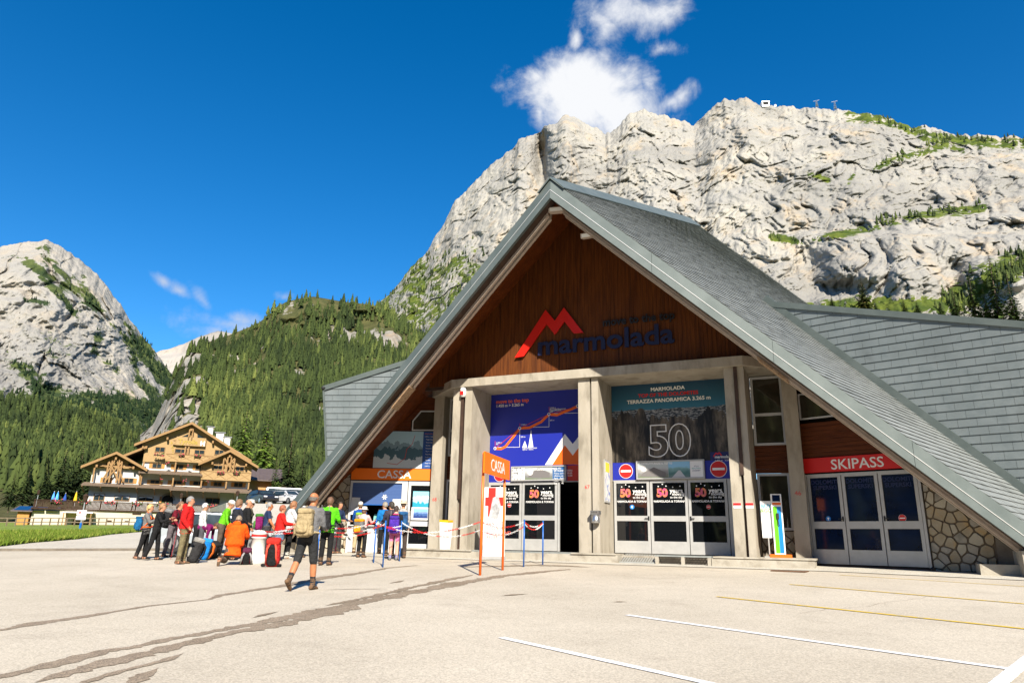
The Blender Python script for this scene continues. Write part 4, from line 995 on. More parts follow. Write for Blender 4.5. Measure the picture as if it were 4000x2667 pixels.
# ---- the pale peak far left and a sliver of ridge between
SIL_L = [(-160, 640), (-60, 592), (-20, 577), (0, 568), (30, 560), (60, 556), (105, 553), (130, 560), (160, 580), (200, 608), (225, 632), (250, 662), (270, 692), (300, 732), (330, 775), (355, 805), (372, 830), (410, 880), (450, 930), (500, 990)]
def disp_L(P, U, V, Q, AZ):
    D0 = np.hypot(P[..., 0]-CAM[0], P[..., 1]-CAM[1]); P = np.stack([AZ*2300, D0*.22, P[..., 2]], -1)
    warp = np.stack([noise3(P/260, 31), noise3(P/260, 32), noise3(P/260, 33)], -1)*60; Pw = P+warp
    big = fbm(Pw*np.array([1, 1, .5])/640, 3, 101, .5, ridged=True)-.6; mid = fbm(Pw*np.array([1, 1, .5])/190, 4, 105, .58, ridged=True)-.6; blk = fbm(Pw*np.array([1, 1, .8])/52, 4, 111, .58, ridged=True)-.6
    up = .45+.55*sstep(V, 600, 720)
    w1, w2, ci_ = worley((Pw+np.stack([noise3(P/80, 71), noise3(P/80, 72), noise3(P/80, 73)], -1)*34)*np.array([1, 1, .35])/120, 3); crk = sstep(w2-w1, .18, 0)*sstep(fbm(P/200, 2, 91), -.15, .35)
    return (-big*95-mid*34-blk*20*up+(ci_-.5)*40+crk*34)*(.3+.7*sstep(Q, 1, .9))
def veg_L(P, N_, U, V):
    n = fbm(P/170, 4, 161, .6); n2 = fbm(P/520, 3, 165)
    lines = [([(150, 655), (190, 670), (230, 715), (262, 760), (300, 790), (340, 830), (390, 880)], 15), ([(95, 640), (150, 690), (180, 740)], 9), ([(230, 760), (215, 810), (270, 850)], 12), ([(300, 800), (310, 860), (350, 900)], 13), ([(60, 690), (110, 700)], 9), ([(0, 800), (60, 850), (110, 900)], 26), ([(100, 580), (140, 620), (185, 650)], 17), ([(60, 600), (120, 640)], 10)]
    m = seg_mask(U, V, lines); low = sstep(V, 850+60*n, 950)+.55*sstep(U-.9*(V-700), 190, 250)*sstep(V, 720, 800)
    pale = sstep(N_[..., 2], .6, .85)*.2
    return np.clip(m*.56+low*1.0+n*.55+n2*.22-.04+pale, 0, 1)
L_ = relief('pale_peak', SIL_L, .04, 1500, 2700, 420, 280, disp_L, 1.1, 6, .0025, M['dolomite_far'], veg_L, 5)
relief('distant_ridge', [(300, 830), (365, 806), (390, 800), (420, 790), (460, 772), (500, 760), (560, 770)], .1, 4200, 5200, 120, 60, lambda P, U, V, Q, AZ: -fbm(P/300, 4, 201, .55, ridged=True)*60, 1, 4, .001, rock_mat('ridge_rock', (.33, .3, .27), (.3, .28, .25), (.34, .28, .23), (.3, .3, .2), (.3, .3, .2), .01, 4.0, dark=(.25, .23, .2)), None, 9)
# ---- the wooded hill with its cliff nose
SIL_H = [(285, 1060), (320, 1000), (352, 975), (380, 915), (398, 870), (412, 838), (428, 812), (445, 800), (470, 788), (520, 772), (560, 756), (590, 744), (612, 728), (636, 704), (660, 692), (690, 685), (720, 681), (745, 685), (790, 693), (840, 698), (880, 705), (930, 750), (1000, 800), (1100, 850), (1300, 900)]
def disp_H(P, U, V, Q, AZ):
    D0 = np.hypot(P[..., 0]-CAM[0], P[..., 1]-CAM[1]); P = np.stack([AZ*800, D0*.3, P[..., 2]], -1)
    big = fbm(P/210, 3, 301, .5)*70; mid = fbm(P*np.array([1, 1, .5])/60, 4, 305, .55, ridged=True)-.6
    nose = sstep(U, 560, 420)*sstep(V, 760, 800)
    cl = np.exp(-((U-790)/90)**2-((V-790)/38)**2)
    w1, w2, ci_ = worley((P+np.stack([noise3(P/22, 71), noise3(P/22, 72), noise3(P/22, 73)], -1)*9)*np.array([1, 1, .4])/26, 3); crk = sstep(w2-w1, .2, 0)
    return big-mid*(16+14*nose+16*cl)-70*nose+nose*((ci_-.5)*14+crk*9)
def veg_H(P, N_, U, V):
    n = fbm(P/70, 4, 361, .6); nose = sstep(U, 505, 440)*sstep(V, 790, 830)*sstep(V, 1060, 980)+.9*sstep(U, 400, 330)*sstep(V, 930, 960)
    cl = .8*np.exp(-((U-800)/60)**2-((V-790)/22)**2)+.7*np.exp(-((U-600)/20)**2-((V-800)/14)**2)
    return np.clip(.95-nose*.95-cl*.7+n*(.4+.5*sstep(V, 725, 770))+.02, 0, 1)
H_ = relief('wooded_hill', SIL_H, .035, lambda a: np.interp(a, [-.7, -.5, -.2], [420, 330, 240]), lambda a: np.interp(a, [-.7, -.5, -.2], [980, 860, 760]), 330, 240, disp_H, 1.1, 5, .0, M['hillside'], veg_H, 6)
SIL_F = [(-160, 930), (-60, 925), (0, 930), (40, 925), (90, 935), (150, 945), (210, 960), (260, 985), (310, 1010), (360, 1040), (430, 1060), (520, 1075)]
Fo_ = relief('forest_slope', SIL_F, .012, 170, 900, 200, 120, lambda P, U, V, Q, AZ: fbm(P/120, 4, 401)*36, 1.2, 4, .0, M['hillside'], lambda P, N_, U, V: np.full(U.shape, 1.0), 8)

# ---- woods: one mass per slope
def tree_proto(tiers, sides, seed):
    r = np.random.default_rng(seed); V, T = [], []
    for k in range(tiers):
        z0 = .10+.86*k/tiers; z1 = z0+(.98-z0)*.62+.04; rad_ = .19*(1-k/tiers)**.85+.02; o = len(V)
        V.append((r.normal(0, .006), r.normal(0, .006), min(1.0, z1)))
        n = sides*2
        for j in range(n):
            a = 2*math.pi*j/n+r.uniform(-.14, .14)+k*.5; q = rad_*(1.0 if j % 2 == 0 else .48)*r.uniform(.72, 1.2)
            V.append((q*math.cos(a), q*math.sin(a), z0+r.uniform(-.05, .03)-(.03 if j % 2 == 0 else -.02)))
        T += [(o, o+1+j, o+1+(j+1) % n) for j in range(n)]
    return np.array(V), np.array(T)
def tree_mat(name, c1, c2, c3):
    m = bpy.data.materials.new(name); m.use_nodes = True; N, L = m.node_tree.nodes, m.node_tree.links; b = N['Principled BSDF']; b.inputs['Roughness'].default_value = .9; b.inputs['Specular IOR Level'].default_value = .15
    a = N.new('ShaderNodeAttribute'); a.attribute_name = 'tone'; r = N.new('ShaderNodeValToRGB'); r.color_ramp.elements[0].color = (*c1, 1); r.color_ramp.elements[1].color = (*c3, 1); e = r.color_ramp.elements.new(.55); e.color = (*c2, 1)
    L.new(a.outputs['Fac'], r.inputs['Fac']); L.new(r.outputs[0], b.inputs['Base Color']); return m
M['conifer'] = tree_mat('conifer_needles', (.018, .029, .009), (.05, .07, .018), (.125, .145, .036))
M['conifer_far'] = tree_mat('conifer_far', (.009, .021, .009), (.016, .032, .011), (.03, .05, .014))
def woods(name, pos, hgt, m, seed, tiers=6, sides=5, nproto=5):
    r = np.random.default_rng(seed); n = len(pos); VV, TT, AA, o = [], [], [], 0
    which = r.integers(0, nproto, n)
    for k in range(nproto):
        pv, pt = tree_proto(tiers, sides, seed+k); idx = np.where(which == k)[0]
        if not len(idx): continue
        a = r.uniform(0, 6.28, len(idx)); h = hgt[idx]; w = h*r.uniform(.75, 1.2, len(idx)); c, s = np.cos(a), np.sin(a)
        X = pos[idx, 0][:, None]+w[:, None]*(c[:, None]*pv[:, 0]-s[:, None]*pv[:, 1]); Y = pos[idx, 1][:, None]+w[:, None]*(s[:, None]*pv[:, 0]+c[:, None]*pv[:, 1]); Z = pos[idx, 2][:, None]-h[:, None]*.06+h[:, None]*pv[:, 2]
        tone = np.clip(r.normal(.33, .2, len(idx))+.45*fbm(pos[idx]/70, 2, 7), 0, 1)
        VV.append(np.stack([X, Y, Z], -1).reshape(-1, 3)); TT.append((pt[None]+(np.arange(len(idx))*len(pv))[:, None, None]+o).reshape(-1, 3)); AA.append(np.repeat(tone, len(pv))); o += len(idx)*len(pv)
    me = fast_mesh(name, np.concatenate(VV), np.concatenate(TT), m, {'tone': np.concatenate(AA)}); link(name, me, None, kind='stuff')
def scatter(G, n, wt, seed):
    r = np.random.default_rng(seed); nr = G['nr']; W_ = wt(G)[:nr].astype(float)
    P = G['P'][:nr]; D = np.hypot(P[..., 0]-CAM[0], P[..., 1]-CAM[1]); W_ = W_.copy()
    W_ = W_*(D > 300)*np.clip(.25+1.4*(fbm(P/38, 3, seed+500)+.35), .03, 2); p = W_.ravel()/W_.sum(); k = r.choice(p.size, n, replace=False if (p > 0).sum() > n else True, p=p); Q = P.reshape(-1, 3)[k]; return Q+r.normal(0, 1.2, Q.shape)*np.array([1, 1, .2])
infr = lambda G: (G['U'] > -60)*(G['U'] < 2420)
q = scatter(H_, 5200, lambda G: sstep(G['veg'], .3, .75)*infr(G)*sstep(G['U'], 1250, 1000)*(.35+sstep(G['V'], 690, 760)), 1); woods('hill_forest', q, RNG.uniform(7.5, 16.5, len(q)), M['conifer'], 50)
q = scatter(Fo_, 2600, lambda G: infr(G)*np.ones_like(G['U']), 2); woods('valley_forest', q, RNG.uniform(12, 21, len(q)), M['conifer'], 60)
q = scatter(L_, 5200, lambda G: sstep(G['veg'], .5, .8)*infr(G)*sstep(G['V'], 640, 720), 3); woods('peak_forest', q, RNG.uniform(10, 19, len(q)), M['conifer_far'], 70, 4, 4, 3)
q = scatter(R_, 1500, lambda G: (seg_mask(G['U'], G['V'], [([(2020, 512), (2100, 495), (2260, 476)], 9), ([(2010, 390), (2060, 363), (2180, 323)], 9), ([(2030, 275), (2130, 310), (2352, 328)], 10), ([(1775, 545), (1850, 560)], 6), ([(2190, 700), (2280, 640), (2352, 600)], 34)])+.5*sstep(G['U'], 1200, 1020)*sstep(G['V'], 520, 640))*infr(G)+.004*sstep(G['veg'], .4, .7)*infr(G), 4); woods('cliff_shrubs', q, RNG.uniform(5, 13, len(q)), M['conifer'], 80, 4, 5, 4)

# ---- unseen wooded slope behind the camera, added to darken glass reflections and low sky fill
az_ = np.linspace(math.pi*.55, math.pi*1.45, 60); qs_ = np.linspace(0, 1, 24); AZ_, Q_ = np.meshgrid(az_, qs_); D_ = 90+330*Q_
X_, Y_, Z_ = polar(AZ_, D_, -2+150*Q_**1.1); P_ = np.stack([X_, Y_, Z_+fbm(np.stack([X_, Y_, Z_], -1)/60, 3, 901)*14*Q_], -1)
me = fast_mesh('unseen_slope', P_.reshape(-1, 3), grid_tris(24, 60), M['hillside'], {'veg': np.ones(24*60)}, True); link('unseen_slope', me, None, kind='structure')
k_ = RNG.choice(24*60, 700); q = P_.reshape(-1, 3)[k_]+RNG.normal(0, 6, (700, 3))*np.array([1, 1, 0]); woods('unseen_forest', q, RNG.uniform(13, 22, 700), M['conifer'], 90, 5, 5, 3)

link('meadow_grass', fast_mesh('meadow_grass', GRASS_BLADES[0], GRASS_BLADES[1], tree_mat('grass_blades', (.06, .11, .012), (.12, .18, .02), (.26, .26, .06)), {'tone': GRASS_BLADES[2]}), None, kind='stuff')
# ================================================================== signs, banners and fittings on the station
def c12(x, y): return 1200+x*.542, 1400+y*.542
def c22(x, y): return 2200+x*.5741, 1350+y*.5741
def c29(x, y): return 2900+x*.4677, 1650+y*.4677
def c13(x, y): return 1300+x*.2678, 1780+y*.2678
def flat(name, fr, poly, t, m, par, d=.004):
    mb = MB(); fr.prism(mb, poly, t, t+d); return mb.build(name, m, par)
def rectp(x0, x1, z0, z1): return [(x0, z0), (x1, z0), (x1, z1), (x0, z1)]
def disc(fr, x, z, r, t0, t1, m, par, name, n=28):
    mb = MB(); fr.prism(mb, [(x+r*math.cos(2*math.pi*k/n), z+r*math.sin(2*math.pi*k/n)) for k in range(n)], t0, t1); return mb.build(name, m, par)
def polyband(fr, pts_, w, t0, t1, mb):
    for k, ((x0, z0), (x1, z1)) in enumerate(zip(pts_[:-1], pts_[1:])):
        L = math.hypot(x1-x0, z1-z0); nx, nz = -(z1-z0)/L*w/2, (x1-x0)/L*w/2; e = .15*w/L
        fr.prism(mb, [(x0-(x1-x0)*e+nx, z0-(z1-z0)*e+nz), (x0-(x1-x0)*e-nx, z0-(z1-z0)*e-nz), (x1+(x1-x0)*e-nx, z1+(z1-z0)*e-nz), (x1+(x1-x0)*e+nx, z1+(z1-z0)*e+nz)], t0, t1+k*.0003)
# ---- CASSA sign over the ticket window
t_ = thing('wall_sign', 'long orange sign reading CASSA above the ticket window', 'sign')
flat('panel', FK, rectp(-3.27, .02, 3.10, 3.54), .02, M['orange_sign'], t_, .05)
x, z = FK.pix(*c13(895, 340)); text('lettering', 'CASSA', FK, x, 3.175, .43, .072, M['letter'], t_, bold=.004, squash=1.06)
# ---- SKIPASS sign
t_ = thing('wall_sign', 'long red sign reading SKIPASS above the doors under the right eave', 'sign')
flat('panel', FS, rectp(0.0, 3.35, 3.11, 3.55), .02, M['red'], t_, .05)
text('lettering', 'SKIPASS', FS, (FS.pix(*c29(710, 380))[0]+FS.pix(*c29(1235, 350))[0])/2, 3.18, .42, .072, M['letter'], t_, bold=.004, squash=1.04)
# ---- gable logo: red zigzag and navy lettering stood off the boards
t_ = thing('gable_logo', 'red mountain zigzag with navy marmolada lettering on the timber gable', 'logo')
def g16(x, y): return FG.pix(1600+x*.5952, 650+y*.5952)
zig = [g16(*p) for p in ((697, 1260), (757, 1250), (905, 1040), (960, 1110), (1022, 1022), (1083, 1100), (1146, 1095), (1020, 932), (960, 1018), (900, 947))]
mb = MB(); FG.prism(mb, zig, .06, .12); mb.build('zigzag', mat('logo_red', (.60, .012, .006), None, rough=.4), t_)
a, b = g16(848, 1245), g16(1735, 1160); text('lettering', 'marmolada', FG, (a[0]+b[0])/2, a[1]+.02, .98, .05, mat('logo_navy', (.006, .010, .05), None, rough=.5), t_, bold=.022, depth=.06, squash=(b[0]-a[0])/4.35)
a, b = g16(1285, 1055), g16(1730, 1010); text('motto', 'move to the top', FG, (a[0]+b[0])/2, a[1]+.02, .40, .05, M['black'], t_, bold=.008, depth=.05, squash=(b[0]-a[0])/2.5)

# ---- blue banner over the left doors
t_ = thing('route_banner', 'big blue banner with an orange rising route line and a mountain emblem', 'banner')
flat('panel', FC, rectp(-4.32, -.28, 2.995, 6.30), -.015, M['blue'], t_, .03)
def L12(x, y): return FC.pix(*c12(x, y))
mb = MB(); rt = [L12(*p) for p in ((1356, 648), (1400, 650), (1430, 635), (1490, 560), (1534, 503), (1605, 498), (1690, 455), (1744, 402), (1800, 408), (1880, 375), (1958, 342))]; polyband(FC, rt, .095, .018, .021, mb); mb.build('route_line', M['bannerorange'], t_)
mb = MB(); polyband(FC, [L12(1356, 648), L12(1534, 503), L12(1744, 402), L12(1958, 345)], .02, .024, .026, mb); mb.build('cable_line', M['bannerred'], t_)
mb = MB()
for p in ([(1356, 640), (1532, 638), (1534, 503)], [(1534, 497), (1744, 492), (1744, 402)], [(1744, 397), (1956, 392), (1956, 345)]): polyband(FC, [L12(*q) for q in p], .014, .0175, .0185, mb)
mb.build('altitude_line', M['letter'], t_)
for p in ((1356, 648), (1534, 503), (1744, 402), (1950, 343)):
    x, z = L12(*p); disc(FC, x, z, .058, .028, .032, M['letter'], t_, 'stop_ring', 16); disc(FC, x, z, .036, .033, .036, M['blue'], t_, 'stop_dot', 14)
for p in ((1356, 595, 1356, 640), (1534, 467, 1534, 495), (1745, 348, 1745, 394), (1956, 298, 1956, 335)):
    mb = MB(); polyband(FC, [L12(p[0], p[1]), L12(p[2], p[3])], .016, .018, .02, mb); mb.build('flag_line', M['bannerred'], t_)
x, z = L12(1362, 326); text('title', 'move to the top', FC, x, z, .205, .018, M['bannerorange'], t_, 'LEFT', .004)
x, z = L12(1362, 353); text('subtitle', '1.450 m > 3.265 m', FC, x, z, .15, .018, M['letter'], t_, 'LEFT', .002)
for (u, v, s, sz) in ((1363, 612, '1.450 m', .075), (1363, 622, 'Bar', .07), (1540, 483, '2.350 m', .075), (1750, 362, '2.950 m', .075), (1750, 372, 'Ristorante/Restaurant', .07), (1750, 381, 'Museo/Museum', .07), (1750, 390, 'WC', .07), (1540, 570, '900 m', .075), (1750, 450, '600 m', .07), (1553, 652, 'Eiffelturm', .075), (1553, 662, '324 m', .075), (1598, 650, 'Burj Dubai', .075), (1598, 660, '818 m', .075)):
    x, z = L12(u, v); text('caption', s, FC, x, z, sz, .018, M['letter'], t_, 'LEFT', kind='stuff')
mb = MB(); b0 = L12(1569, 640); h0 = L12(1569, 592)[1]; FC.prism(mb, [(b0[0]-.1, b0[1]), (b0[0]+.1, b0[1]), (b0[0]+.02, b0[1]+.2), (b0[0], h0), (b0[0]-.02, b0[1]+.2)], .018, .021)
b0 = L12(1613, 640); h0 = L12(1613, 512)[1]; FC.prism(mb, [(b0[0]-.1, b0[1]), (b0[0]+.1, b0[1]), (b0[0]+.05, b0[1]+.3), (b0[0]+.012, h0-.1), (b0[0], h0), (b0[0]-.012, h0-.1), (b0[0]-.05, b0[1]+.3)], .018, .021); mb.build('tower_outline', M['letter'], t_)
mb = MB()                                             # white zigzag and orange mountain below it
wz = [L12(1715, 766), L12(1858, 543), L12(1915, 616), L12(1975, 540)]; q = [L12(1768, 766), L12(1858, 624), L12(1915, 698), L12(1975, 620)]
for i in range(3): FC.prism(mb, [wz[i], wz[i+1], q[i+1], q[i]], .018, .022)
mb.build('white_zigzag', M['letter'], t_)
mb = MB(); o0 = L12(1975, 766)
FC.prism(mb, [q[0], (q[1][0], q[0][1]), q[1]], .0175, .0205); FC.prism(mb, [(q[1][0], q[0][1]), (q[2][0], q[0][1]), q[2], q[1]], .0175, .0205); FC.prism(mb, [(q[2][0], q[0][1]), (o0[0], o0[1]), (o0[0], q[3][1]), q[2]], .0175, .0205); mb.build('orange_mountain', M['bannerorange'], t_)
x0, z0 = L12(1877, 885); x1, z1 = L12(1975, 767); flat('red_corner', FC, rectp(x0, -.285, 3.0, z1), .0175, M['bannerred'], t_); disc(FC, -.42, (3.0+z1)/2, .24, .022, .025, M['navy'], t_, 'arrow_disc')
mb = MB(); ac = (3.0+z1)/2; FC.prism(mb, [(-.46, ac+.14), (-.46, ac-.02), (-.54, ac-.02), (-.42, ac-.16), (-.30, ac-.02), (-.38, ac-.02), (-.38, ac+.14)], .026, .029); mb.build('arrow', M['letter'], t_)
def no_entry(fr, x, z, r, t, par):
    disc(fr, x, z, r, t, t+.004, M['letter'], par, 'white_ring'); disc(fr, x, z, r*.94, t+.0045, t+.007, M['redpaint'], par, 'red_disc'); flat('white_bar', fr, rectp(x-r*.72, x+r*.72, z-r*.14, z+r*.14), t+.0075, M['letter'], par, .002)
x, z = L12(1390, 840); no_entry(FC, x, z, .24, .018, t_)
# ---- advertising light boxes with pictures
def pic_mat(name, sky, mid, low, sc):
    m = bpy.data.materials.new(name); m.use_nodes = True; N, L = m.node_tree.nodes, m.node_tree.links; b = N['Principled BSDF']; b.inputs['Roughness'].default_value = .4
    tc = N.new('ShaderNodeTexCoord'); sp = N.new('ShaderNodeSeparateXYZ'); L.new(tc.outputs['Generated'], sp.inputs[0])
    n = N.new('ShaderNodeTexNoise'); n.inputs['Scale'].default_value = sc; n.inputs['Detail'].default_value = 6; L.new(tc.outputs['Generated'], n.inputs['Vector'])
    ad = N.new('ShaderNodeMath'); ad.operation = 'MULTIPLY_ADD'; L.new(n.outputs['Fac'], ad.inputs[0]); ad.inputs[1].default_value = .55; L.new(sp.outputs['Z'], ad.inputs[2])
    r = N.new('ShaderNodeValToRGB'); r.color_ramp.interpolation = 'CONSTANT' if sc > 4 else 'LINEAR'; e = r.color_ramp.elements; e[0].color = (*low, 1); e[0].position = 0; e[1].color = (*sky, 1); e[1].position = .95; k = e.new(.55); k.color = (*mid, 1); k = e.new(.8); k.color = (*[min(1, 1.6*c+.1) for c in mid], 1)
    L.new(ad.outputs[0], r.inputs['Fac']); L.new(r.outputs[0], b.inputs['Base Color']); return m
def lightbox(label, x0, x1, z0, z1, panels, clock=False):
    t_ = thing('light_box', label, 'sign')
    mb = MB(); FC.frame(mb, x0, x1, z0, z1, .045, .02, .14); FC.rect(mb, x0+.045, x1-.045, z0+.045, z1-.045, .02, .11); mb.build('case', M['alu'], t_)
    for (a, b, m) in panels: flat('picture', FC, rectp(a, b, z0+.05, z1-.05), .112, m, t_)
    return t_
x0, z0 = L12(1478, 885); x1, z1 = L12(1873, 770)
P_chalet = pic_mat('chalet_picture', (.45, .5, .5), (.2, .2, .2), (.12, .2, .05), 3); P_lake = pic_mat('road_picture', (.25, .5, .7), (.06, .16, .16), (.2, .25, .25), 3)
P_info = mat('info_panel_blue', (.02, .11, .3), None, rough=.4)
xc = L12(1577, 800)[0]; xd = L12(1775, 800)[0]
t_ = lightbox('light box with clock, chalet advert and timetable over the left doors', x0, x1, z0, z1, [(x0+.05, xc, M['letter']), (xc+.01, xd, P_chalet), (xd+.01, x1-.05, P_info)])
cx, cz = L12(1525, 830); r = .24
for k in range(12):
    a = k*math.pi/6; mb = MB(); polyband(FC, [(cx+r*.78*math.sin(a), cz+r*.78*math.cos(a)), (cx+r*math.sin(a), cz+r*math.cos(a))], .026, .117, .119, mb); mb.build('hour_mark', M['black'], t_)
mb = MB(); polyband(FC, [(cx+.02, cz), (cx-.16, cz+.01)], .028, .12, .122, mb); mb.build('hour_hand', M['black'], t_)
mb = MB(); polyband(FC, [(cx+.01, cz-.03), (cx-.06, cz+.22)], .02, .123, .125, mb); mb.build('minute_hand', M['black'], t_)
text('headline', 'RISTRUTTURARE IL TETTO', FC, (xc+xd)/2+.08, z1-.16, .105, .117, M['letter'], t_, bold=.003)
mb = MB(); FC.prism(mb, [(xc+.12, z0+.12), (xd-.1, z0+.10), (xd-.1, z0+.28), ((xc+xd)/2, z0+.46), (xc+.2, z0+.25)], .117, .118); mb.build('chalet_roof', mat('print_grey', (.16, .15, .15), None), t_)
disc(FC, xc+.22, z1-.22, .11, .118, .119, M['letter'], t_, 'price_roundel', 18)
for k, s in enumerate(('ORARI', 'BETRIEBSZEITEN', 'Prima corsa    09:00', 'Ultima corsa   16:00', 'Park - Parken', 'Auto     200', 'Bus       40')): text('timetable_line', s, FC, xd+.06, z1-.14-k*.085, .085 if k > 1 else .095, .117, M['letter'], t_, 'LEFT')
# ---- right bay: mountain photograph banner
m = bpy.data.materials.new('rock_tower_photograph'); m.use_nodes = True; N, L = m.node_tree.nodes, m.node_tree.links; b = N['Principled BSDF']; b.inputs['Roughness'].default_value = .4
tc = N.new('ShaderNodeTexCoord'); sp = N.new('ShaderNodeSeparateXYZ'); L.new(tc.outputs['Object'], sp.inputs[0])
def nz(sc, st, det=6, ro=.6):
    mp = N.new('ShaderNodeMapping'); mp.inputs['Scale'].default_value = st; L.new(tc.outputs['Object'], mp.inputs['Vector']); n = N.new('ShaderNodeTexNoise'); n.inputs['Scale'].default_value = sc; n.inputs['Detail'].default_value = det; n.inputs['Roughness'].default_value = ro; L.new(mp.outputs[0], n.inputs['Vector']); return n.outputs['Fac']
def mp_(f, a, c, d=0., e=1.): r = N.new('ShaderNodeMapRange'); L.new(f, r.inputs['Value']); r.inputs[1].default_value = a; r.inputs[2].default_value = c; r.inputs[3].default_value = d; r.inputs[4].default_value = e; return r.outputs[0]
def mt(op, a, c):
    n = N.new('ShaderNodeMath'); n.operation = op
    for i, q in enumerate((a, c)):
        if isinstance(q, (int, float)): n.inputs[i].default_value = q
        else: L.new(q, n.inputs[i])
    return n.outputs[0]
def mx(f, a, c):
    x = N.new('ShaderNodeMix'); x.data_type = 'RGBA'; L.new(f, x.inputs['Factor'])
    for i, q in ((6, a), (7, c)):
        if isinstance(q, tuple): x.inputs[i].default_value = (*q, 1)
        else: L.new(q, x.inputs[i])
    return x.outputs[2]
skyc = mx(mp_(sp.outputs['Z'], 5.35, 6.3), (.03, .15, .24), (.004, .04, .085))
far = mx(mp_(nz(9, (1, 1, 2.5)), .45, .6), (.012, .022, .035), (.28, .29, .3))
rock = mx(mt('MULTIPLY', mp_(nz(1.5, (1, 1, .13), 7, .7), .44, .58), mp_(nz(5.5, (1, 1, .35), 8, .7), .3, .6)), (.004, .0035, .003), (.17, .14, .105)); rock = mx(mp_(nz(7, (1, 1, .3)), .70, .76), rock, (.35, .35, .37))
edge = mt('ADD', mt('MULTIPLY', mt('SUBTRACT', nz(2.2, (1, 1, .05), 6), .5), 1.6), 5.2)
fe = mt('ADD', mt('MULTIPLY', mt('SUBTRACT', nz(1.3, (1, 1, 0), 6), .5), .25), 5.40)
o = mx(mp_(mt('SUBTRACT', fe, sp.outputs['Z']), 0., .02), skyc, far); o = mx(mp_(mt('SUBTRACT', edge, sp.outputs['Z']), 0., .03), o, rock); L.new(o, b.inputs['Base Color'])
t_ = thing('photo_banner', 'large photo banner of rock towers with outlined number 50 over the right doors', 'banner')
flat('panel', FC, rectp(.45, 4.54, 3.59, 6.30), -.015, m, t_, .03)
cxm = 2.45
text('title', 'MARMOLADA', FC, cxm, 6.03, .175, .018, M['letter'], t_, bold=.005, squash=1.08)
text('title', 'TOP OF THE DOLOMITES', FC, cxm, 5.83, .175, .018, M['redpaint'], t_, bold=.005, squash=1.04)
text('title', 'TERRAZZA PANORAMICA 3.265 m', FC, cxm, 5.63, .175, .018, M['letter'], t_, bold=.005, squash=1.08)
cu = bpy.data.curves.new('outline', 'FONT'); cu.body = '50'; cu.size = 1.42; cu.align_x = 'CENTER'; cu.fill_mode = 'NONE'; cu.bevel_depth = .02; cu.bevel_resolution = 1; cu.resolution_u = 5; cu.offset = .05
ob_ = bpy.data.objects.new('tmp', cu); me = bpy.data.meshes.new_from_object(ob_); bpy.data.objects.remove(ob_)
co = np.empty(len(me.vertices)*3); me.vertices.foreach_get('co', co); co = co.reshape(-1, 3); xm, zm = FC.pix(*c22(725, 745)); Wd = FC.O+np.outer(co[:, 0]*1.0+xm, FC.ex)+np.outer(co[:, 1]+zm+.02, ZH)+np.outer(co[:, 2]*.3+.026, FC.n); me.vertices.foreach_set('co', Wd.ravel()); me.materials.clear(); me.materials.append(M['letter']); link('outlined_50', me, t_)
x0, z0 = FC.pix(*c22(1003, 778)); x1, z1 = FC.pix(*c22(1123, 720)); flat('corner_label', FC, rectp(x0, 4.53, 3.6, z1), .018, M['navy'], t_); text('label_text', 'marmolada', FC, x0+.14, z1-.2, .125, .023, M['letter'], t_, 'LEFT', .003); text('label_text', '1.450 m   3.265', FC, x0+.14, z1-.3, .075, .023, M['letter'], t_, 'LEFT')
mb = MB(); polyband(FC, [(x0+.1, z1-.15), (x0+.19, z1-.03), (x0+.24, z1-.08), (x0+.29, z1-.02), (x0+.36, z1-.12)], .035, .023, .025, mb); mb.build('label_zigzag', M['redpaint'], t_)
t_ = thing('no_entry_panel', 'blue panel with no-entry disc beside the chalet light box above the first right door', 'sign'); flat('panel', FC, rectp(.45, 1.29, 2.995, 3.585), -.005, M['blue'], t_, .03); x, z = FC.pix(*c22(428, 853)); no_entry(FC, x, z, .245, .026, t_)
t_ = thing('no_entry_panel', 'dark blue panel with no-entry disc at the fin, under the marmolada corner label', 'sign'); flat('panel', FC, rectp(3.58, 4.54, 2.995, 3.585), -.005, M['blue'], t_, .03); x, z = FC.pix(*c22(1058, 838)); no_entry(FC, x, z, .27, .026, t_)
t_ = lightbox('light box with chalet and lake road adverts above the right doors', 1.30, 3.57, 3.0, 3.62, [(1.35, 2.38, P_chalet), (2.39, 3.10, P_lake), (3.11, 3.52, M['letter'])])
text('headline', 'RISTRUTTURARE IL TETTO', FC, 2.0, 3.49, .088, .117, M['letter'], t_, bold=.003); text('headline', 'IT\'S A', FC, 3.31, 3.38, .06, .117, M['navy'], t_); text('headline', 'BEAUTIFUL', FC, 3.31, 3.31, .06, .117, mat('teal_print', (.02, .3, .3), None), t_); text('headline', 'JOURNEY', FC, 3.31, 3.24, .06, .117, M['navy'], t_)
mb = MB(); FC.prism(mb, [(1.42, 3.1), (2.3, 3.07), (2.3, 3.22), (1.9, 3.4), (1.5, 3.2)], .117, .118); mb.build('chalet_roof', mat('print_slate', (.16, .15, .15), None), t_); disc(FC, 1.55, 3.36, .1, .118, .119, M['letter'], t_, 'price_roundel', 18)
mb = MB(); FC.prism(mb, [(2.5, 3.05), (2.95, 3.05), (2.78, 3.28), (2.72, 3.28)], .117, .118); mb.build('printed_road', mat('print_road', (.45, .47, .5), None), t_)

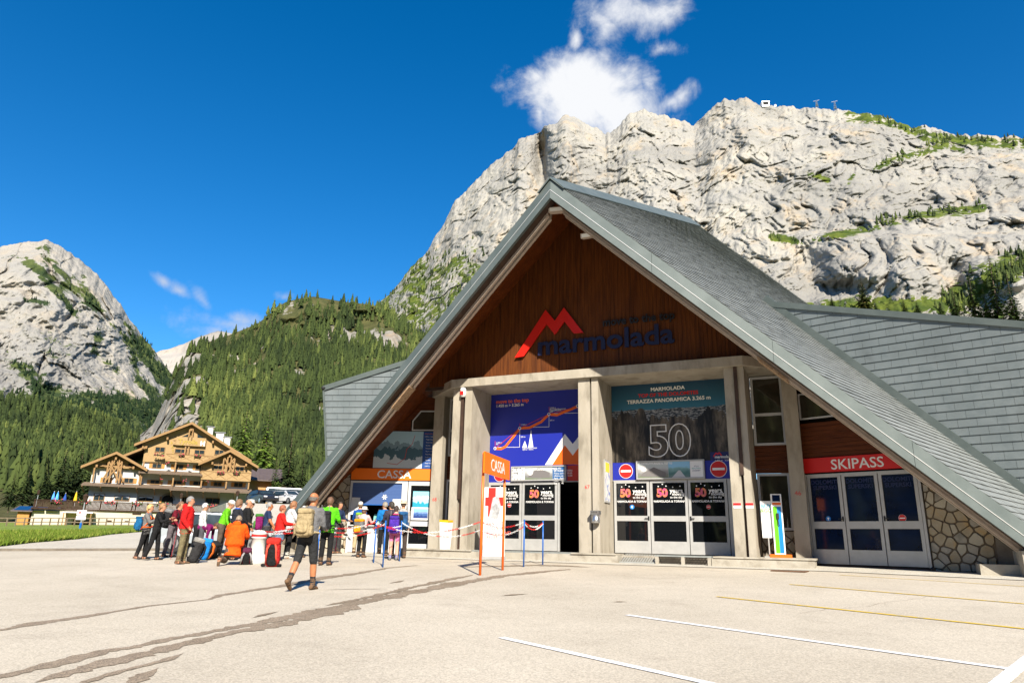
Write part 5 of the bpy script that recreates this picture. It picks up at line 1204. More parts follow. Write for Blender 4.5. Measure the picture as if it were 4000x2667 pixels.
# ---- stickers on the doors
def sticker50(dr, fr, x, z, k=1.0, dim=1.0, tail=None):
    m1 = mat('sticker_pink', (.55*dim, .03*dim, .22*dim), (.6*dim, .25*dim, .01), 9, .5); w_ = M['letter'] if dim == 1 else mat('letter_dim', (.5, .5, .5), None)
    text('sticker_number', '50', fr, x-.24*k, z, .36*k, .034, m1, dr, bold=.02*k, depth=.002); text('sticker_text', 'years', fr, x+.02*k, z+.12*k, .2*k, .034, w_, dr, 'LEFT', .004, depth=.002)
    text('sticker_text', 'moving', fr, x+.09*k, z+.03*k, .14*k, .034, w_, dr, 'LEFT', .002, depth=.002); text('sticker_text', 'to the sky', fr, x+.02*k, z-.06*k, .1*k, .034, w_, dr, 'LEFT', .001, depth=.002)
    text('sticker_text', 'MARMOLADA & TOFANA', fr, x-.02*k, z-.19*k, .094*k, .034, w_, dr, bold=.002, depth=.002)
    for (dx, dz) in ((-.36, .33), (-.1, .34), (.12, .30), (.36, .33), (.44, .12), (-.22, .40)):
        mb = MB(); mb.prism([(.022*math.cos(a*math.pi/3), .022*math.sin(a*math.pi/3)) for a in range(6)], fr.P(x+dx*k, z+dz*k), fr.ex, ZH, fr.n, .034, .036); mb.build('snow_dot', w_, dr)
for dr, (x0, x1) in zip(doors[:3], ((.47, 1.72), (1.72, 2.98), (2.98, 4.24))): sticker50(dr, FC, (x0+x1)/2+.02, 2.44)
for dr, (x0, x1) in zip(doors[3:], ((-4.32, -2.95), (-2.95, -1.58))): sticker50(dr, FC, (x0+x1)/2+.02, 2.44)
no_entry(FC, 3.62, 2.10, .07, .034, doors[2]); disc(FC, 1.1, 2.10, .075, .034, .037, mat('sticker_blue', (.01, .2, .6), None), doors[0], 'arrow_sticker'); 
mb = MB(); FC.prism(mb, [(1.085, 2.06), (1.115, 2.06), (1.115, 2.10), (1.14, 2.10), (1.1, 2.15), (1.06, 2.10), (1.085, 2.10)], .038, .040); mb.build('sticker_arrow', M['letter'], doors[0])
x, z = L12(1460, 1057); no_entry(FC, x, z, .075, .034, doors[3])
sd = [o for o in ST.children if o.name.startswith('door') and o.data and abs(np.mean([v.co.x for v in o.data.vertices])-9.17) < .35]
if sd: x, z = FS.pix(*c29(1340, 797)); no_entry(FS, x, z, .1, .034, sd[0])
sd = [o for o in ST.children if o.name.startswith('door') and o.data and abs(np.mean([v.co.x for v in o.data.vertices])-7.12) < .3 and len(o.children)]
if sd:
    x, z = FS.pix(*c29(722, 802)); disc(FS, x, z, .075, .034, .037, mat('sticker_blue2', (.01, .16, .5), None), sd[0], 'arrow_sticker'); mb = MB(); FS.prism(mb, [(x-.015, z-.04), (x+.015, z-.04), (x+.015, z), (x+.04, z), (x, z+.05), (x-.04, z), (x-.015, z)], .038, .040); mb.build('sticker_arrow', M['letter'], sd[0])
mdk = mat('faint_blue_print', (.010, .02, .085), None, rough=.3)
for i, xx in enumerate((.57, 1.6, 2.62)):
    for s_, dz in (('DOLOMITI', 2.76), ('SUPERSKI', 2.6)): text('door_print', s_, FS, xx, dz, .17, .034, mdk, ST, bold=.004, depth=.002)
# posters on the cassa door
P1 = pic_mat('winter_poster', (.25, .65, .75), (.35, .55, .62), (.02, .3, .42), 5); P2 = pic_mat('summer_poster', (.2, .45, .75), (.05, .12, .32), (.02, .05, .2), 5)
x0, z0 = FK.pix(*c13(1153, 745)); x1, z1 = FK.pix(*c13(1440, 520)); flat('poster', FK, rectp(x0+.03, x1-.02, z0, z1), .034, P1, cd)
flat('poster_sheet', FK, rectp(x0+.0, x1-.02, FK.pix(*c13(1150, 932))[1], z0-.005), .030, M['paper'], cd); flat('poster', FK, rectp(x0+.08, x1-.1, FK.pix(*c13(1150, 905))[1], FK.pix(*c13(1150, 768))[1]), .036, P2, cd)
# ---- piste map board
t_ = thing('map_board', 'panoramic piste map board with a blue text column above the CASSA sign', 'map')
def k11(x, y): return FK.pix(1150+x*.3955, 1380+y*.3955)
a, b2_, c_, d_ = k11(793, 1135), k11(1397, 1143), k11(1414, 775), k11(935, 765)
zt = soffit_line(FK, -2.4)
flat('map_sheet', FK, clip_to([(-2.45, 3.56), (-.52, 3.56), (-.52, 5.0), (-2.45, 5.0)], [(-2.45, 3), (0, 3), (0, 5.0), (-2.45, 5.0)]), .02, pic_mat('piste_map', (.35, .55, .65), (.05, .12, .16), (.5, .58, .62), 6), t_, .03)
flat('text_column', FK, rectp(-.518, .0, 3.56, 5.0), .02, mat('map_blue', (.008, .06, .25), None, rough=.5), t_, .03)
mb = MB(); polyband(FK, [(-1.9, 3.75), (-1.5, 3.7), (-1.2, 3.95), (-1.15, 4.3), (-.95, 4.5), (-.85, 4.85)], .018, .052, .054, mb); mb.build('piste_line', M['bannerred'], t_)
for k, s in enumerate(('move to the top', '1450 m - 3.265 m', 'Malga Ciapela', 'Antermoja', 'Serauta', 'Restaurant Self - Service', 'Museo - Museum', 'Punta Rocca', '3.265 m', 'Terrazza Panoramica', 'Passo Fedaia', '2.057 m')): text('map_text', s, FK, -.46 if k < 2 else -.4, 4.9-k*.115, .058, .052, M['bannerorange'] if k == 0 else M['letter'], t_, 'LEFT')

# ---- fittings on the fins
fr = Fr((.435, 0, 0), (0, 1, 0))                       # right face of the middle fin, looking along +X
fr.n = np.array([1., 0, 0]); 
t_ = thing('framed_timetable', 'framed timetable poster on the inner face of the middle fin', 'poster')
mb = MB(); mb.b2((.437, -1.05, 2.2), (.47, -.45, 3.6)); mb.build('frame', M['alu'], t_); mb = MB(); mb.b2((.4705, -1.0, 2.25), (.474, -.5, 3.55)); mb.build('sheet', mat('timetable_print', (.66, .66, .62), (.12, .2, .5), 9, .5, contrast=(.52, .6), stretch=(1, 1.2, .5)), t_)
mb = MB(); mb.b2((.4745, -.97, 3.2), (.4765, -.53, 3.52)); mb.build('headline_field', mat('yellow_print', (.75, .55, .05), None), t_)
def on_fin(u, v, y): return hit_y(u, v, y)
p = on_fin(*c22(220, 1165), -1.7); t_ = thing('wall_ashtray', 'brushed steel ashtray box fixed to the middle fin', 'ashtray', (p[0], -1.56, p[2]-.18))
mb = MB(); mb.lathe([(.0, 0), (.13, .0), (.135, .03), (.135, .26)], 16, (0, -.12, 0)); mb.build('bowl', M['steelbright'], t_, True)
mb = MB(); mb.b2((-.14, -.25, .26), (.14, 0, .38)); mb.build('hood', M['steelbright'], t_); mb = MB(); [mb.sphere((-.08+i*.05, -.255, .33), .014, 6, 4) for i in range(4)]; mb.build('hole_row', M['black'], t_)
p = on_fin(*c12(1130, 250), -1.56); t_ = thing('siren_beacon', 'white alarm siren with a red strobe lens high on the left fin', 'siren', (p[0], -1.62, p[2]))
mb = MB(); mb.lathe([(.02, -.16), (.1, -.14), (.11, 0), (.11, .15), (.08, .19), (.0, .2)], 14); mb.build('housing', M['white'], t_, True); mb = MB(); mb.b2((-.06, -.125, -.09), (.06, -.09, .05)); mb.build('lens', M['redpaint'], t_)
for i, (x, z, lab) in enumerate(((4.70, 2.06, 'small red and white notice on the right fin beside the door jamb'), (5.05, 2.06, 'small red and white notice on the outer right fin by the window'))):
    t_ = thing('fin_notice', lab, 'notice'); mb = MB(); mb.b2((x-.11, -1.574, z-.08), (x+.11, -1.562, z+.08)); mb.build('plate', M['white'], t_); mb = MB(); mb.b2((x-.108, -1.5775, z-.0), (x+.108, -1.5745, z+.075)); mb.build('red_field', M['redpaint'], t_)
mred = M['redpaint']
FFn = Fr((0, -1.562, 0), (1, 0, 0)); FCo = Fr((0, -.42, 0), (1, 0, 0))
text('stencil_number', '67', FFn, .02, 2.6, .17, .001, mred, ST, depth=.002); text('stencil_number', '46', FCo, 6.36, 2.42, .19, .001, mred, ST, depth=.002); text('stencil_number', '68', FCo, -6.38, 2.3, .19, .001, mred, ST, depth=.002)
# ---- floodlights under the gable
def flood(label, P, d, tilt):
    t_ = thing('floodlight', label, 'floodlight', P, d)
    mb = MB(); mb.box((0, 0, 0), (.5, .3, .16), M=Matrix.Rotation(tilt, 3, 'X')); mb.build('housing', M['steel'], t_); mb = MB(); mb.box((0, -.155*math.cos(tilt), -.155*math.sin(tilt)), (.42, .02, .11), M=Matrix.Rotation(tilt, 3, 'X')); mb.build('glass', M['paper'], t_)
    mb = MB(); mb.beam((.22, 0, .02), (.42, .12, .22), .03, .03); mb.build('bracket', M['steel'], t_)
flood('floodlight on a bracket under the right slope of the gable', hit_y(2302, 920, -3.9), 0, .3); flood('floodlight tucked under the peak of the gable', hit_y(2175, 822, -4.4), .2, .2)

# ---- charging kiosk and its info panel on the platform
p = hit_y(*c22(1478, 1425), -1.0); t_ = thing('charging_kiosk', 'slim green and blue charging kiosk on an orange foot', 'kiosk', (p[0], -1.0, .60), rad(8))
mb = MB(); mb.b2((-.3, -.25, 0), (.3, .25, .09)); mb.build('foot', M['orange'], t_)
mb = MB(); mb.b2((-.15, -.09, .09), (.15, .09, 1.82)); mb.build('column', M['white'], t_)
mb = MB(); mb.b2((-.115, -.093, .12), (.0, -.0905, 1.45)); mb.build('green_field', mat('kiosk_green', (.12, .5, .01), None, rough=.4), t_); mb = MB(); mb.b2((.0, -.093, .12), (.115, -.0905, 1.45)); mb.build('blue_field', mat('kiosk_blue', (.005, .2, .55), None, rough=.4), t_)
mb = MB(); mb.b2((-.12, -.094, 1.5), (.12, -.0905, 1.57)); mb.build('orange_band', M['orange'], t_); mb = MB(); mb.b2((-.11, -.094, 1.6), (.11, -.0905, 1.79)); mb.build('screen', M['glass_blue'], t_)
mb = MB(); mb.b2((-.03, -.13, 1.1), (.04, -.093, 1.26)); mb.tube([(0, -.12, 1.1), (.01, -.14, .95), (.03, -.12, .9)], .012, 5); mb.build('plug', M['black'], t_)
p = hit_y(*c22(1398, 1320), -1.0); t_ = thing('info_panel', 'white info panel on a clear stand beside the charging kiosk', 'sign', (p[0], -1.02, .60), rad(4))
mb = MB(); mb.b2((-.16, -.01, .55), (.16, .01, 1.62)); mb.build('sheet', M['white'], t_); mb = MB(); mb.b2((-.14, -.25, 0), (.14, .1, .03)); mb.tube([(0, .0, .03), (0, 0, .56)], .02, 6); mb.build('stand', M['alu'], t_)
frl = Fr((p[0], -1.032, .6), (1, 0, 0)); 
for s_, z, m_ in (('BUY', 1.42, mat('print_cyan', (.02, .4, .6), None)), ('&GO', 1.29, mat('print_green', (.2, .5, .1), None))):
    o = text('panel_text', s_, Fr((0, -.0115, 0), (1, 0, 0)), 0, z, .15, .001, m_, t_, bold=.003, depth=.002)
# white bin with yellow bag
p = on_ground(*c12(993, 1385)); q = hit_y(*c12(993, 1387), -1.85); t_ = thing('waste_bin', 'tall white waste bin with a yellow liner by the left fins', 'bin', (q[0], -1.85, .60))
mb = MB(); mb.prism([(-.13, -.13), (.13, -.13), (.13, .13), (-.13, .13)], (0, 0, 0), (1, 0, 0), (0, 1, 0), (0, 0, 1), 0, .02); mb.add([(-.13, -.13, .02), (.13, -.13, .02), (.13, .13, .02), (-.13, .13, .02), (-.17, -.17, .94), (.17, -.17, .94), (.17, .17, .94), (-.17, .17, .94)], [(0, 1, 5, 4), (1, 2, 6, 5), (2, 3, 7, 6), (3, 0, 4, 7)]); mb.build('body', M['white'], t_)
mb = MB(); mb.add([(-.174, -.174, .9), (.174, -.174, .88), (.174, .174, .9), (-.174, .174, .89), (-.178, -.178, .97), (.178, -.178, .96), (.178, .178, .97), (-.178, .178, .96)], [(0, 1, 5, 4), (1, 2, 6, 5), (2, 3, 7, 6), (3, 0, 4, 7), (4, 5, 6, 7)]); mb.build('liner', mat('yellow_bag', (.75, .42, .01), None, rough=.4), t_)

# ---- roll-up banner behind the orange sign
FRo = Fr((0, -2.35, 0), (1, 0, 0)); x0, z0 = FRo.pix(*c12(1265, 1385)); x1, z1 = FRo.pix(*c12(1433, 925)); z0 = gz(0, -2.35)+.02
t_ = thing('roll_up_banner', 'white roll-up banner with a red cross standing behind the orange sign', 'banner')
flat('sheet', FRo, rectp(x0, x1, z0+.08, z1), 0, M['white'], t_, .004)
mb = MB(); FRo.rect(mb, x0-.02, x1+.02, z0, z0+.09, -.1, .08); mb.build('base', M['alu'], t_)
cx_, cz_ = FRo.pix(*c12(1335, 1025)); rp_ = mat('print_red', (.62, .03, .02), None, rough=.5)
mb = MB(); FRo.rect(mb, cx_-.15, cx_+.12, cz_-.5, cz_+.43, .006, .009); mb.build('cross_upright', rp_, t_); mb = MB(); FRo.rect(mb, x0+.04, x1-.05, cz_-.16, cz_+.12, .0065, .0095); mb.build('cross_arm', rp_, t_)
mb = MB(); FRo.prism(mb, [(cx_+.02, cz_+.1), (cx_+.22, cz_+.18), (cx_+.32, cz_-.2), (cx_+.2, cz_-.6), (cx_-.1, cz_-.5), (cx_-.02, cz_-.1)], .011, .013); mb.build('hand_picture', mat('print_greys', (.25, .25, .25), (.6, .6, .6), 6, .6), t_)
for k, s_ in enumerate(('SANGUE', 'SOLLIEVO', 'BLOOD AND', 'RELIEF')): text('banner_text', s_, FRo, x0+.12, cz_-.78-k*.145, .15, .006, mat('text_salmon', (.7, .12, .08), None), t_, 'LEFT', depth=.002)

# ---- the free standing CASSA sign
A = on_ground(1875, 2246); B = on_ground(1963, 2226); ex = (B-A)*np.array([1, 1, 0]); ex /= np.linalg.norm(ex); FO = Fr((A[0], A[1], 0), ex)
t_ = thing('pole_sign', 'orange CASSA panel on two slim orange poles in the car park', 'sign')
pc_ = [FO.pix(*c12(*p)) for p in ((1258, 822), (1442, 850), (1444, 712), (1260, 667))]
flat('panel', FO, [(pc_[0][0], pc_[0][1]), (pc_[1][0], pc_[0][1]), (pc_[1][0], pc_[3][1]), (pc_[0][0], pc_[3][1])], .03, M['orange_sign'], t_, .04)
zmid = (pc_[0][1]+pc_[3][1])/2; text('lettering', 'CASSA', FO, (pc_[0][0]+pc_[1][0])/2, zmid-.15, .42, .074, M['letter'], t_, squash=(pc_[1][0]-pc_[0][0])/1.62*.72)
for P in (A, B): mb = MB(); mb.tube([(P[0], P[1], gz(*P[:2])-.05), (P[0], P[1], pc_[3][1]-.02)], .032, 10); mb.build('pole', M['orange'], t_, True)
# ---- blue chain posts, bollard and the plastic chains
POSTS = []
lab = ['blue barrier post at the ticket queue, beside the grey and orange backpack', 'blue barrier post at the ticket queue standing out towards the car park', 'blue barrier post at the ticket queue beside the pink shorts', 'blue barrier post close behind the orange sign pole', 'blue barrier post in front of the left entrance doors', 'blue barrier post before the open doorway']
for i, (u, v, u1, v1) in enumerate(((1459, 2197, 1474.5, 2031), (1495, 2215, 1512.7, 2033.7), (1560, 2191, 1579, 2034), (1873, 2205, 1875, 2029), (2045.5, 2213, 2048, 2030), (2120, 2205, 2118, 2034))):
    P = on_ground(u, v); D = (P-CAM)@FWH; T = at(u1, v1, D); h = T[2]-P[2]
    t_ = thing('barrier_post', lab[i], 'post', tuple(P), 0, 'blue barrier posts'); mb = MB(); mb.tube([(0, 0, -.02), (0, 0, h)], .021, 10); mb.build('pole', M['bluepost'], t_, True); mb = MB(); mb.lathe([(.0, h-.02), (.026, h-.02), (.026, h+.01), (.0, h+.014)], 10); mb.build('cap', M['bluepost'], t_); mb = MB(); mb.tube([(0, -.022, h-.04), (0, -.045, h-.055), (0, -.03, h-.08)], .005, 4); mb.build('hook', M['steelbright'], t_)
    POSTS.append(np.array([P[0], P[1], P[2]+h-.05]))
P = on_ground(500+980*.5102, 1850+690*.5102); BOL = P
t_ = thing('bollard', 'stout white concrete bollard with a red reflective band', 'bollard', tuple(P))
D = (P-CAM)@FWH; hb = at(500+985*.5102, 1850+428*.5102, D)[2]-P[2]
mb = MB(); mb.lathe([(.27, -.02), (.27, .13), (.24, .16), (.23, .25), (.195, .29), (.185, hb*.74), (.212, hb*.755), (.212, hb*.80)], 22); mb.build('shaft', mat('white_concrete', (.55, .54, .51), (.62, .61, .58), 9, .85, 0, .3, 60), t_, True)
mb = MB(); mb.lathe([(.214, hb*.80), (.217, hb*.80), (.217, hb*.855), (.214, hb*.855)], 22); mb.build('reflective_band', M['redpaint'], t_); mb = MB(); mb.lathe([(.212, hb*.855), (.2, hb*.92), (.13, hb*.98), (.03, hb), (.0, hb)], 22); mb.build('dome', mat('white_concrete_top', (.6, .59, .56), None, rough=.8), t_, True)
CR_, CW_ = mat('chain_red', (.62, .015, .012), None, rough=.35), mat('chain_white', (.75, .75, .74), None, rough=.35)
def link_geo(mb, c, d, nrm):
    """an oval plastic link"""
    d = Vector(d).normalized(); n = Vector(nrm); s = d.cross(n).normalized(); n = s.cross(d).normalized(); c = Vector(c); a, b, r = .036, .019, .0062; k = 8; V = []
    for i in range(k):
        t = 2*math.pi*i/k; p = c+d*(a*math.cos(t))+s*(b*math.sin(t)); o = (d*(math.cos(t)*b)+s*(math.sin(t)*a)).normalized()
        V += [p+o*r, p+n*r, p-o*r, p-n*r]
    F_ = []
    for i in range(k):
        j = (i+1) % k
        for q in range(4): F_.append((i*4+q, j*4+q, j*4+(q+1) % 4, i*4+(q+1) % 4))
    mb.add(V, F_)
def chain(A, B, sag, label, start=0):
    A, B = np.array(A, float), np.array(B, float); n0 = 80; P = [A+(B-A)*t/n0+np.array([0, 0, -4*sag*(t/n0)*(1-t/n0)]) for t in range(n0+1)]
    S_ = np.concatenate([[0], np.cumsum([np.linalg.norm(P[i+1]-P[i]) for i in range(n0)])]); L_ = S_[-1]; n = int(L_/.052); red, wht = MB(), MB()
    for i in range(n):
        s = (i+.5)/n*L_; k = min(n0-1, np.searchsorted(S_, s)-1); p = P[k]+(P[k+1]-P[k])*(s-S_[k])/(S_[k+1]-S_[k]+1e-9); d = P[k+1]-P[k]
        link_geo(red if ((i+start)//9) % 2 == 0 else wht, p, d, (0, 0, 1) if i % 2 else tuple(np.cross(d, (0, 0, 1))))
    t_ = thing('plastic_chain', label, 'chain', (0, 0, 0), 0, 'red and white barrier chains')
    if red.v: red.build('red_links', CR_, t_, kind='stuff')
    if wht.v: wht.build('white_links', CW_, t_, kind='stuff')
off = np.array([0, 0, -.12])
HID = on_ground(1238, 2192); HP = np.array([HID[0], HID[1], HID[2]+1.05])
t_ = thing('barrier_post', 'blue barrier post half hidden behind the walking man', 'post', tuple(HID), 0, 'blue barrier posts'); mb = MB(); mb.tube([(0, 0, -.02), (0, 0, 1.1)], .021, 10); mb.build('pole', M['bluepost'], t_, True)
chain(BOL+np.array([.1, -.1, hb*.97]), HP+np.array([-.3, -.3, .1]), .13, 'red and white chain from the bollard towards the walking man'); chain(BOL+np.array([.1, -.05, hb*.9]), HP, .1, 'lower red and white chain from the bollard towards the walking man', 5)
chain(HP, POSTS[0], .13, 'red and white chain running to the post beside the grey and orange backpack', 7); chain(HP+off, POSTS[1]+off*.3, .16, 'lower red and white chain crossing in front of the ticket window'); chain(HP+off*2, POSTS[0]+off*2.2, .12, 'lowest red and white chain in front of the ticket queue', 12)
chain(POSTS[0], POSTS[2]+off*.8, .1, 'red and white chain between two posts of the ticket queue', 14); chain(POSTS[1]+off, POSTS[3], .22, 'long red and white chain from the ticket queue to the orange sign', 3); chain(POSTS[2], POSTS[3]+off*2, .30, 'slack red and white chain from the pink shorts to the orange sign', 9)
chain(POSTS[0]+off*.4, POSTS[1], .08, 'short chain joining the two outer ticket queue posts', 12); chain(POSTS[3], POSTS[4], .16, 'red and white chain from the orange sign to the entrance posts', 4); chain(POSTS[3]+off*2, POSTS[4]+off, .2, 'lower red and white chain from the orange sign to the entrance posts', 11)
chain(POSTS[4], POSTS[5], .13, 'short red and white chain between the two entrance posts', 3); chain(POSTS[4]+off*.4, POSTS[5]+off*.2, .17, 'second short chain hanging between the two entrance posts', 14)
# ================================================================== the hotel across the meadow
M['hwood'] = mat('golden_larch_cladding', (.32, .21, .095), (.38, .255, .12), 6, .65, 0, .3, 30, stretch=(3, 3, .5), spec=.2)
M['hbeam'] = mat('larch_beams', (.25, .145, .06), (.31, .185, .08), 6, .65, spec=.2)
M['hwhite'] = mat('white_render', (.52, .51, .48), (.58, .57, .54), .8, .9, spec=.2)
M['hcream'] = mat('cream_render', (.52, .46, .35), (.58, .52, .41), .5, .9, spec=.2)
M['hroof'] = mat('weathered_shingles', (.12, .085, .06), (.2, .15, .11), 5, .9, 0, .5, 12, stretch=(4, 4, 1), spec=.2)
M['hmetal'] = mat('brown_sheet_roof', (.1, .075, .07), (.13, .1, .09), 2, .5, .2)
M['hdark'] = mat('dark_balustrade', (.04, .024, .016), (.065, .042, .03), 4, .9, spec=.1)
M['fencewood'] = mat('grey_fence_wood', (.16, .125, .085), (.22, .175, .12), 4, .9, spec=.1)
M['hglass'] = mat('hotel_glass', (.012, .02, .026), (.03, .045, .05), 3, .1, spec=.35)
M['shutter'] = mat('orange_shutters', (.42, .18, .035), (.48, .22, .05), 4, .7)
M['leafbox'] = mat('geranium_leaves', (.04, .085, .015), (.07, .12, .02), 12, .9)
M['petal'] = mat('geranium_petals', (.5, .025, .03), (.6, .12, .16), 20, .7)
HA = rad(69); DH = FWH*math.cos(HA)+RTH*math.sin(HA); HP0 = at(650, 1961, 118)
FH = Fr((HP0[0], HP0[1], 0), DH); NH = FH.n
HO = thing('hotel', 'four storey alpine hotel with golden timber gables and white ground floor', 'building')
def c2(x, y): return x*.5102, 1500+y*.5102
def HX(x, y, t=0.0):
    p = hit_plane(*c2(x, y), FH.O+NH*t, NH)-FH.O; return (float(p@DH), float(p[2]))
def hrect(mb, x0, x1, z0, z1, t0, t1): FH.rect(mb, x0, x1, z0, z1, t0, t1)
def hb(name, m, par=None, **k):
    mb = MB(); return mb, (lambda: mb.build(name, M[m], par or HO, **k))
DEP = -16.0
mb = MB(); hrect(mb, -4.4, 12.3, 3.5, 13.6, DEP, 0); FH.prism(mb, [(-4.4, 13.6), (12.3, 13.6), (10.2, 14.9), (2.19, 18.9), (-4.4, 15.5)], DEP, -.01); mb.build('main_block', M['hwhite'], HO)
mb = MB(); FH.prism(mb, [(-11.3, 3.5), (-4.41, 3.5), (-4.41, 11.6), (-8.1, 13.3), (-11.3, 11.6)], DEP+4, .6); mb.build('left_block', M['hwhite'], HO)
# golden timber face of the top storeys
mb = MB(); FH.prism(mb, [(-4.4, 12.35), (10.3, 12.95), (11.2, 14.0), (10.0, 14.9), (2.19, 18.95), (-5.0, 15.2), (-4.4, 14.6)], .0, .35); face = mb.build('timber_face', M['hwood'], HO)
def roofbar(mb, a, b, th, t0, t1):
    (x0, z0), (x1, z1) = a, b; FH.prism(mb, [(x0, z0-th), (x1, z1-th), (x1, z1), (x0, z0)], t0, t1)
def gable_roof(apex, l, r, t0, t1, th=.28, name='roof'):
    for e in (l, r):
        mb = MB(); roofbar(mb, apex, e, th, t0, t1); o = mb.build(name, M['hroof'], HO)
        mb = MB(); roofbar(mb, (apex[0], apex[1]-.02), (e[0], e[1]-.02), .42, t1+.002, t1+.12); mb.build('bargeboard', M['hbeam'], o)
gable_roof((2.19, 19.3), (-5.9, 15.1), (12.3, 13.5), DEP-1, 1.5)
gable_roof((-4.2, 14.9), (-7.6, 13.1), (-4.0, 14.9), DEP, 1.0)
gable_roof((-8.1, 13.6), (-12.7, 11.1), (-3.3, 11.1), DEP+4, 2.3)
gable_roof((8.75, 15.0), (4.1, 12.5), (13.5, 12.5), -6, 2.3)
# purlin ends and king posts under the gables
for (x, z, t) in ((2.19, 18.3, 1.3), (-1.2, 16.6, 1.3), (-4.6, 14.9, 1.3), (5.8, 16.5, 1.3), (9.0, 14.9, 1.3), (-8.1, 12.8, 2.1), (-10.6, 11.5, 2.1), (-5.4, 11.5, 2.1), (8.75, 14.2, 2.1), (6.2, 12.9, 2.1), (11.5, 12.9, 2.1)):
    mb = MB(); hrect(mb, x-.14, x+.14, z-.5, z-.1, .36, t); mb.build('purlin_end', M['hbeam'], HO)
for (x, z0, z1, t) in ((1.95, 16.2, 18.8, .9), (2.45, 16.2, 18.8, .9), (1.7, 13.6, 15.2, .9), (2.2, 13.6, 15.2, .9), (-8.6, 8.7, 12.9, 1.6), (-7.6, 8.7, 12.7, 1.6), (-9.1, 8.7, 12.4, 1.6), (-7.2, 8.7, 12.3, 1.6), (8.5, 11.2, 14.4, 1.7), (9.05, 11.2, 14.4, 1.7), (7.9, 11.2, 13.8, 1.7), (9.6, 11.2, 13.8, 1.7), (-10.9, 8.7, 11.4, 1.6), (-4.3, 8.7, 11.2, 1.6), (4.9, 8.6, 11.2, 1.5), (8.75, 8.6, 11.0, 1.5), (12.3, 8.6, 11.2, 1.5), (-4.1, 10.9, 12.4, 1.2), (.6, 10.9, 12.5, 1.2), (4.6, 10.9, 12.5, 1.2), (.6, 8.6, 10.2, 1.4), (-4.1, 8.6, 10.2, 1.4)):
    mb = MB(); hrect(mb, x-.11, x+.11, z0, z1, t-.22, t); mb.build('timber_post', M['hbeam'], HO)
for (a, b, t) in (((-9.1, 9.0), (-7.2, 12.1), 1.62), ((-9.1, 12.1), (-7.2, 9.0), 1.64), ((-9.6, 9.0), (-8.1, 12.5), 1.66), ((-6.6, 9.0), (-8.1, 12.5), 1.68), ((7.9, 11.3), (9.6, 13.7), 1.72), ((7.9, 13.7), (9.6, 11.3), 1.74), ((-10.9, 11.3), (-4.3, 11.3), 1.5), ((4.9, 12.4), (12.3, 12.4), 1.5)):
    mb = MB(); polyband(FH, [a, b], .2, t-.1, t, mb); mb.build('timber_brace', M['hbeam'], HO)
# balconies: timber fronts
def balcony(x0, x1, z0, z1, t0, t1, m='hwood'):
    mb = MB(); hrect(mb, x0, x1, z0, z0+.12, t0, t1); hrect(mb, x0, x1, z0+.12, z1, t1-.06, t1); o = mb.build('balcony', M[m], HO)
    mb = MB(); n = max(2, int((x1-x0)/1.9))
    for i in range(n):
        a = x0+(x1-x0)*i/n; b = x0+(x1-x0)*(i+1)/n; polyband(FH, [(a+.1, z0+.2), (b-.1, z1-.08)], .07, t1+.002, t1+.02, mb); polyband(FH, [(a+.1, z1-.08), (b-.1, z0+.2)], .07, t1+.021, t1+.04, mb)
    mb.build('lattice', M['hbeam'], o); mb = MB(); hrect(mb, x0-.03, x1+.03, z1, z1+.09, t1-.1, t1+.06); mb.build('handrail', M['hbeam'], o); return o
balcony(-1.0, 7.2, 12.6, 13.75, .35, 1.2); balcony(4.75, 12.5, 9.9, 11.25, .1, 1.7); balcony(-.3, 4.6, 15.4, 16.1, .35, .8)
mb = MB(); FH.prism(mb, [(4.75, 11.3), (12.5, 11.3), (12.5, 12.6), (8.75, 14.7), (4.75, 12.6)], .0, .9); mb.build('timber_face', M['hwood'], HO)
mb = MB(); FH.prism(mb, [(-11.3, 11.0), (-4.42, 11.0), (-4.42, 11.6), (-8.1, 13.35), (-11.3, 11.6)], .61, 1.0); mb.build('timber_face', M['hwood'], HO)
# shingled canopies along the storeys
def canopy(x0, x1, zt, zb, t0, t1):
    mb = MB(); V = [FH.P(x, z, t) for x in (x0, x1) for z, t in ((zt, t0), (zb, t1), (zb-.14, t1), (zt-.3, t0))]; mb.add(V, [(0, 1, 5, 4), (1, 2, 6, 5), (2, 3, 7, 6), (3, 0, 4, 7), (0, 3, 2, 1), (4, 5, 6, 7)]); o = mb.build('canopy', M['hroof'], HO)
    mb = MB(); n = int((x1-x0)/2.4)
    for i in range(n+1): x = x0+.15+(x1-x0-.3)*i/n; a = FH.P(x, zb-.2, t1-.1); b = FH.P(x, zb-1.0, t0+.02); mb.beam(a, b, .14, .14)
    mb.build('canopy_struts', M['hbeam'], o, kind='stuff')
    # courses of shingles as real steps
    mb = MB(); k = 5
    for i in range(k):
        f0, f1 = i/k, (i+1)/k; V = [FH.P(x, zt+(zb-zt)*f+.02+dz, t0+(t1-t0)*f) for x in (x0, x1) for f, dz in ((f0, .0), (f1, .07), (f1, .0))]; mb.add(V, [(0, 1, 4, 3), (1, 2, 5, 4), (0, 2, 1), (3, 4, 5)])
    mb.build('shingle_courses', M['hroof'], o, kind='stuff')
canopy(-12.2, .8, 8.75, 8.2, .0, 2.6); canopy(.4, 12.9, 8.7, 8.0, .0, 2.9); canopy(-4.6, 4.9, 11.1, 10.55, .0, 2.0)
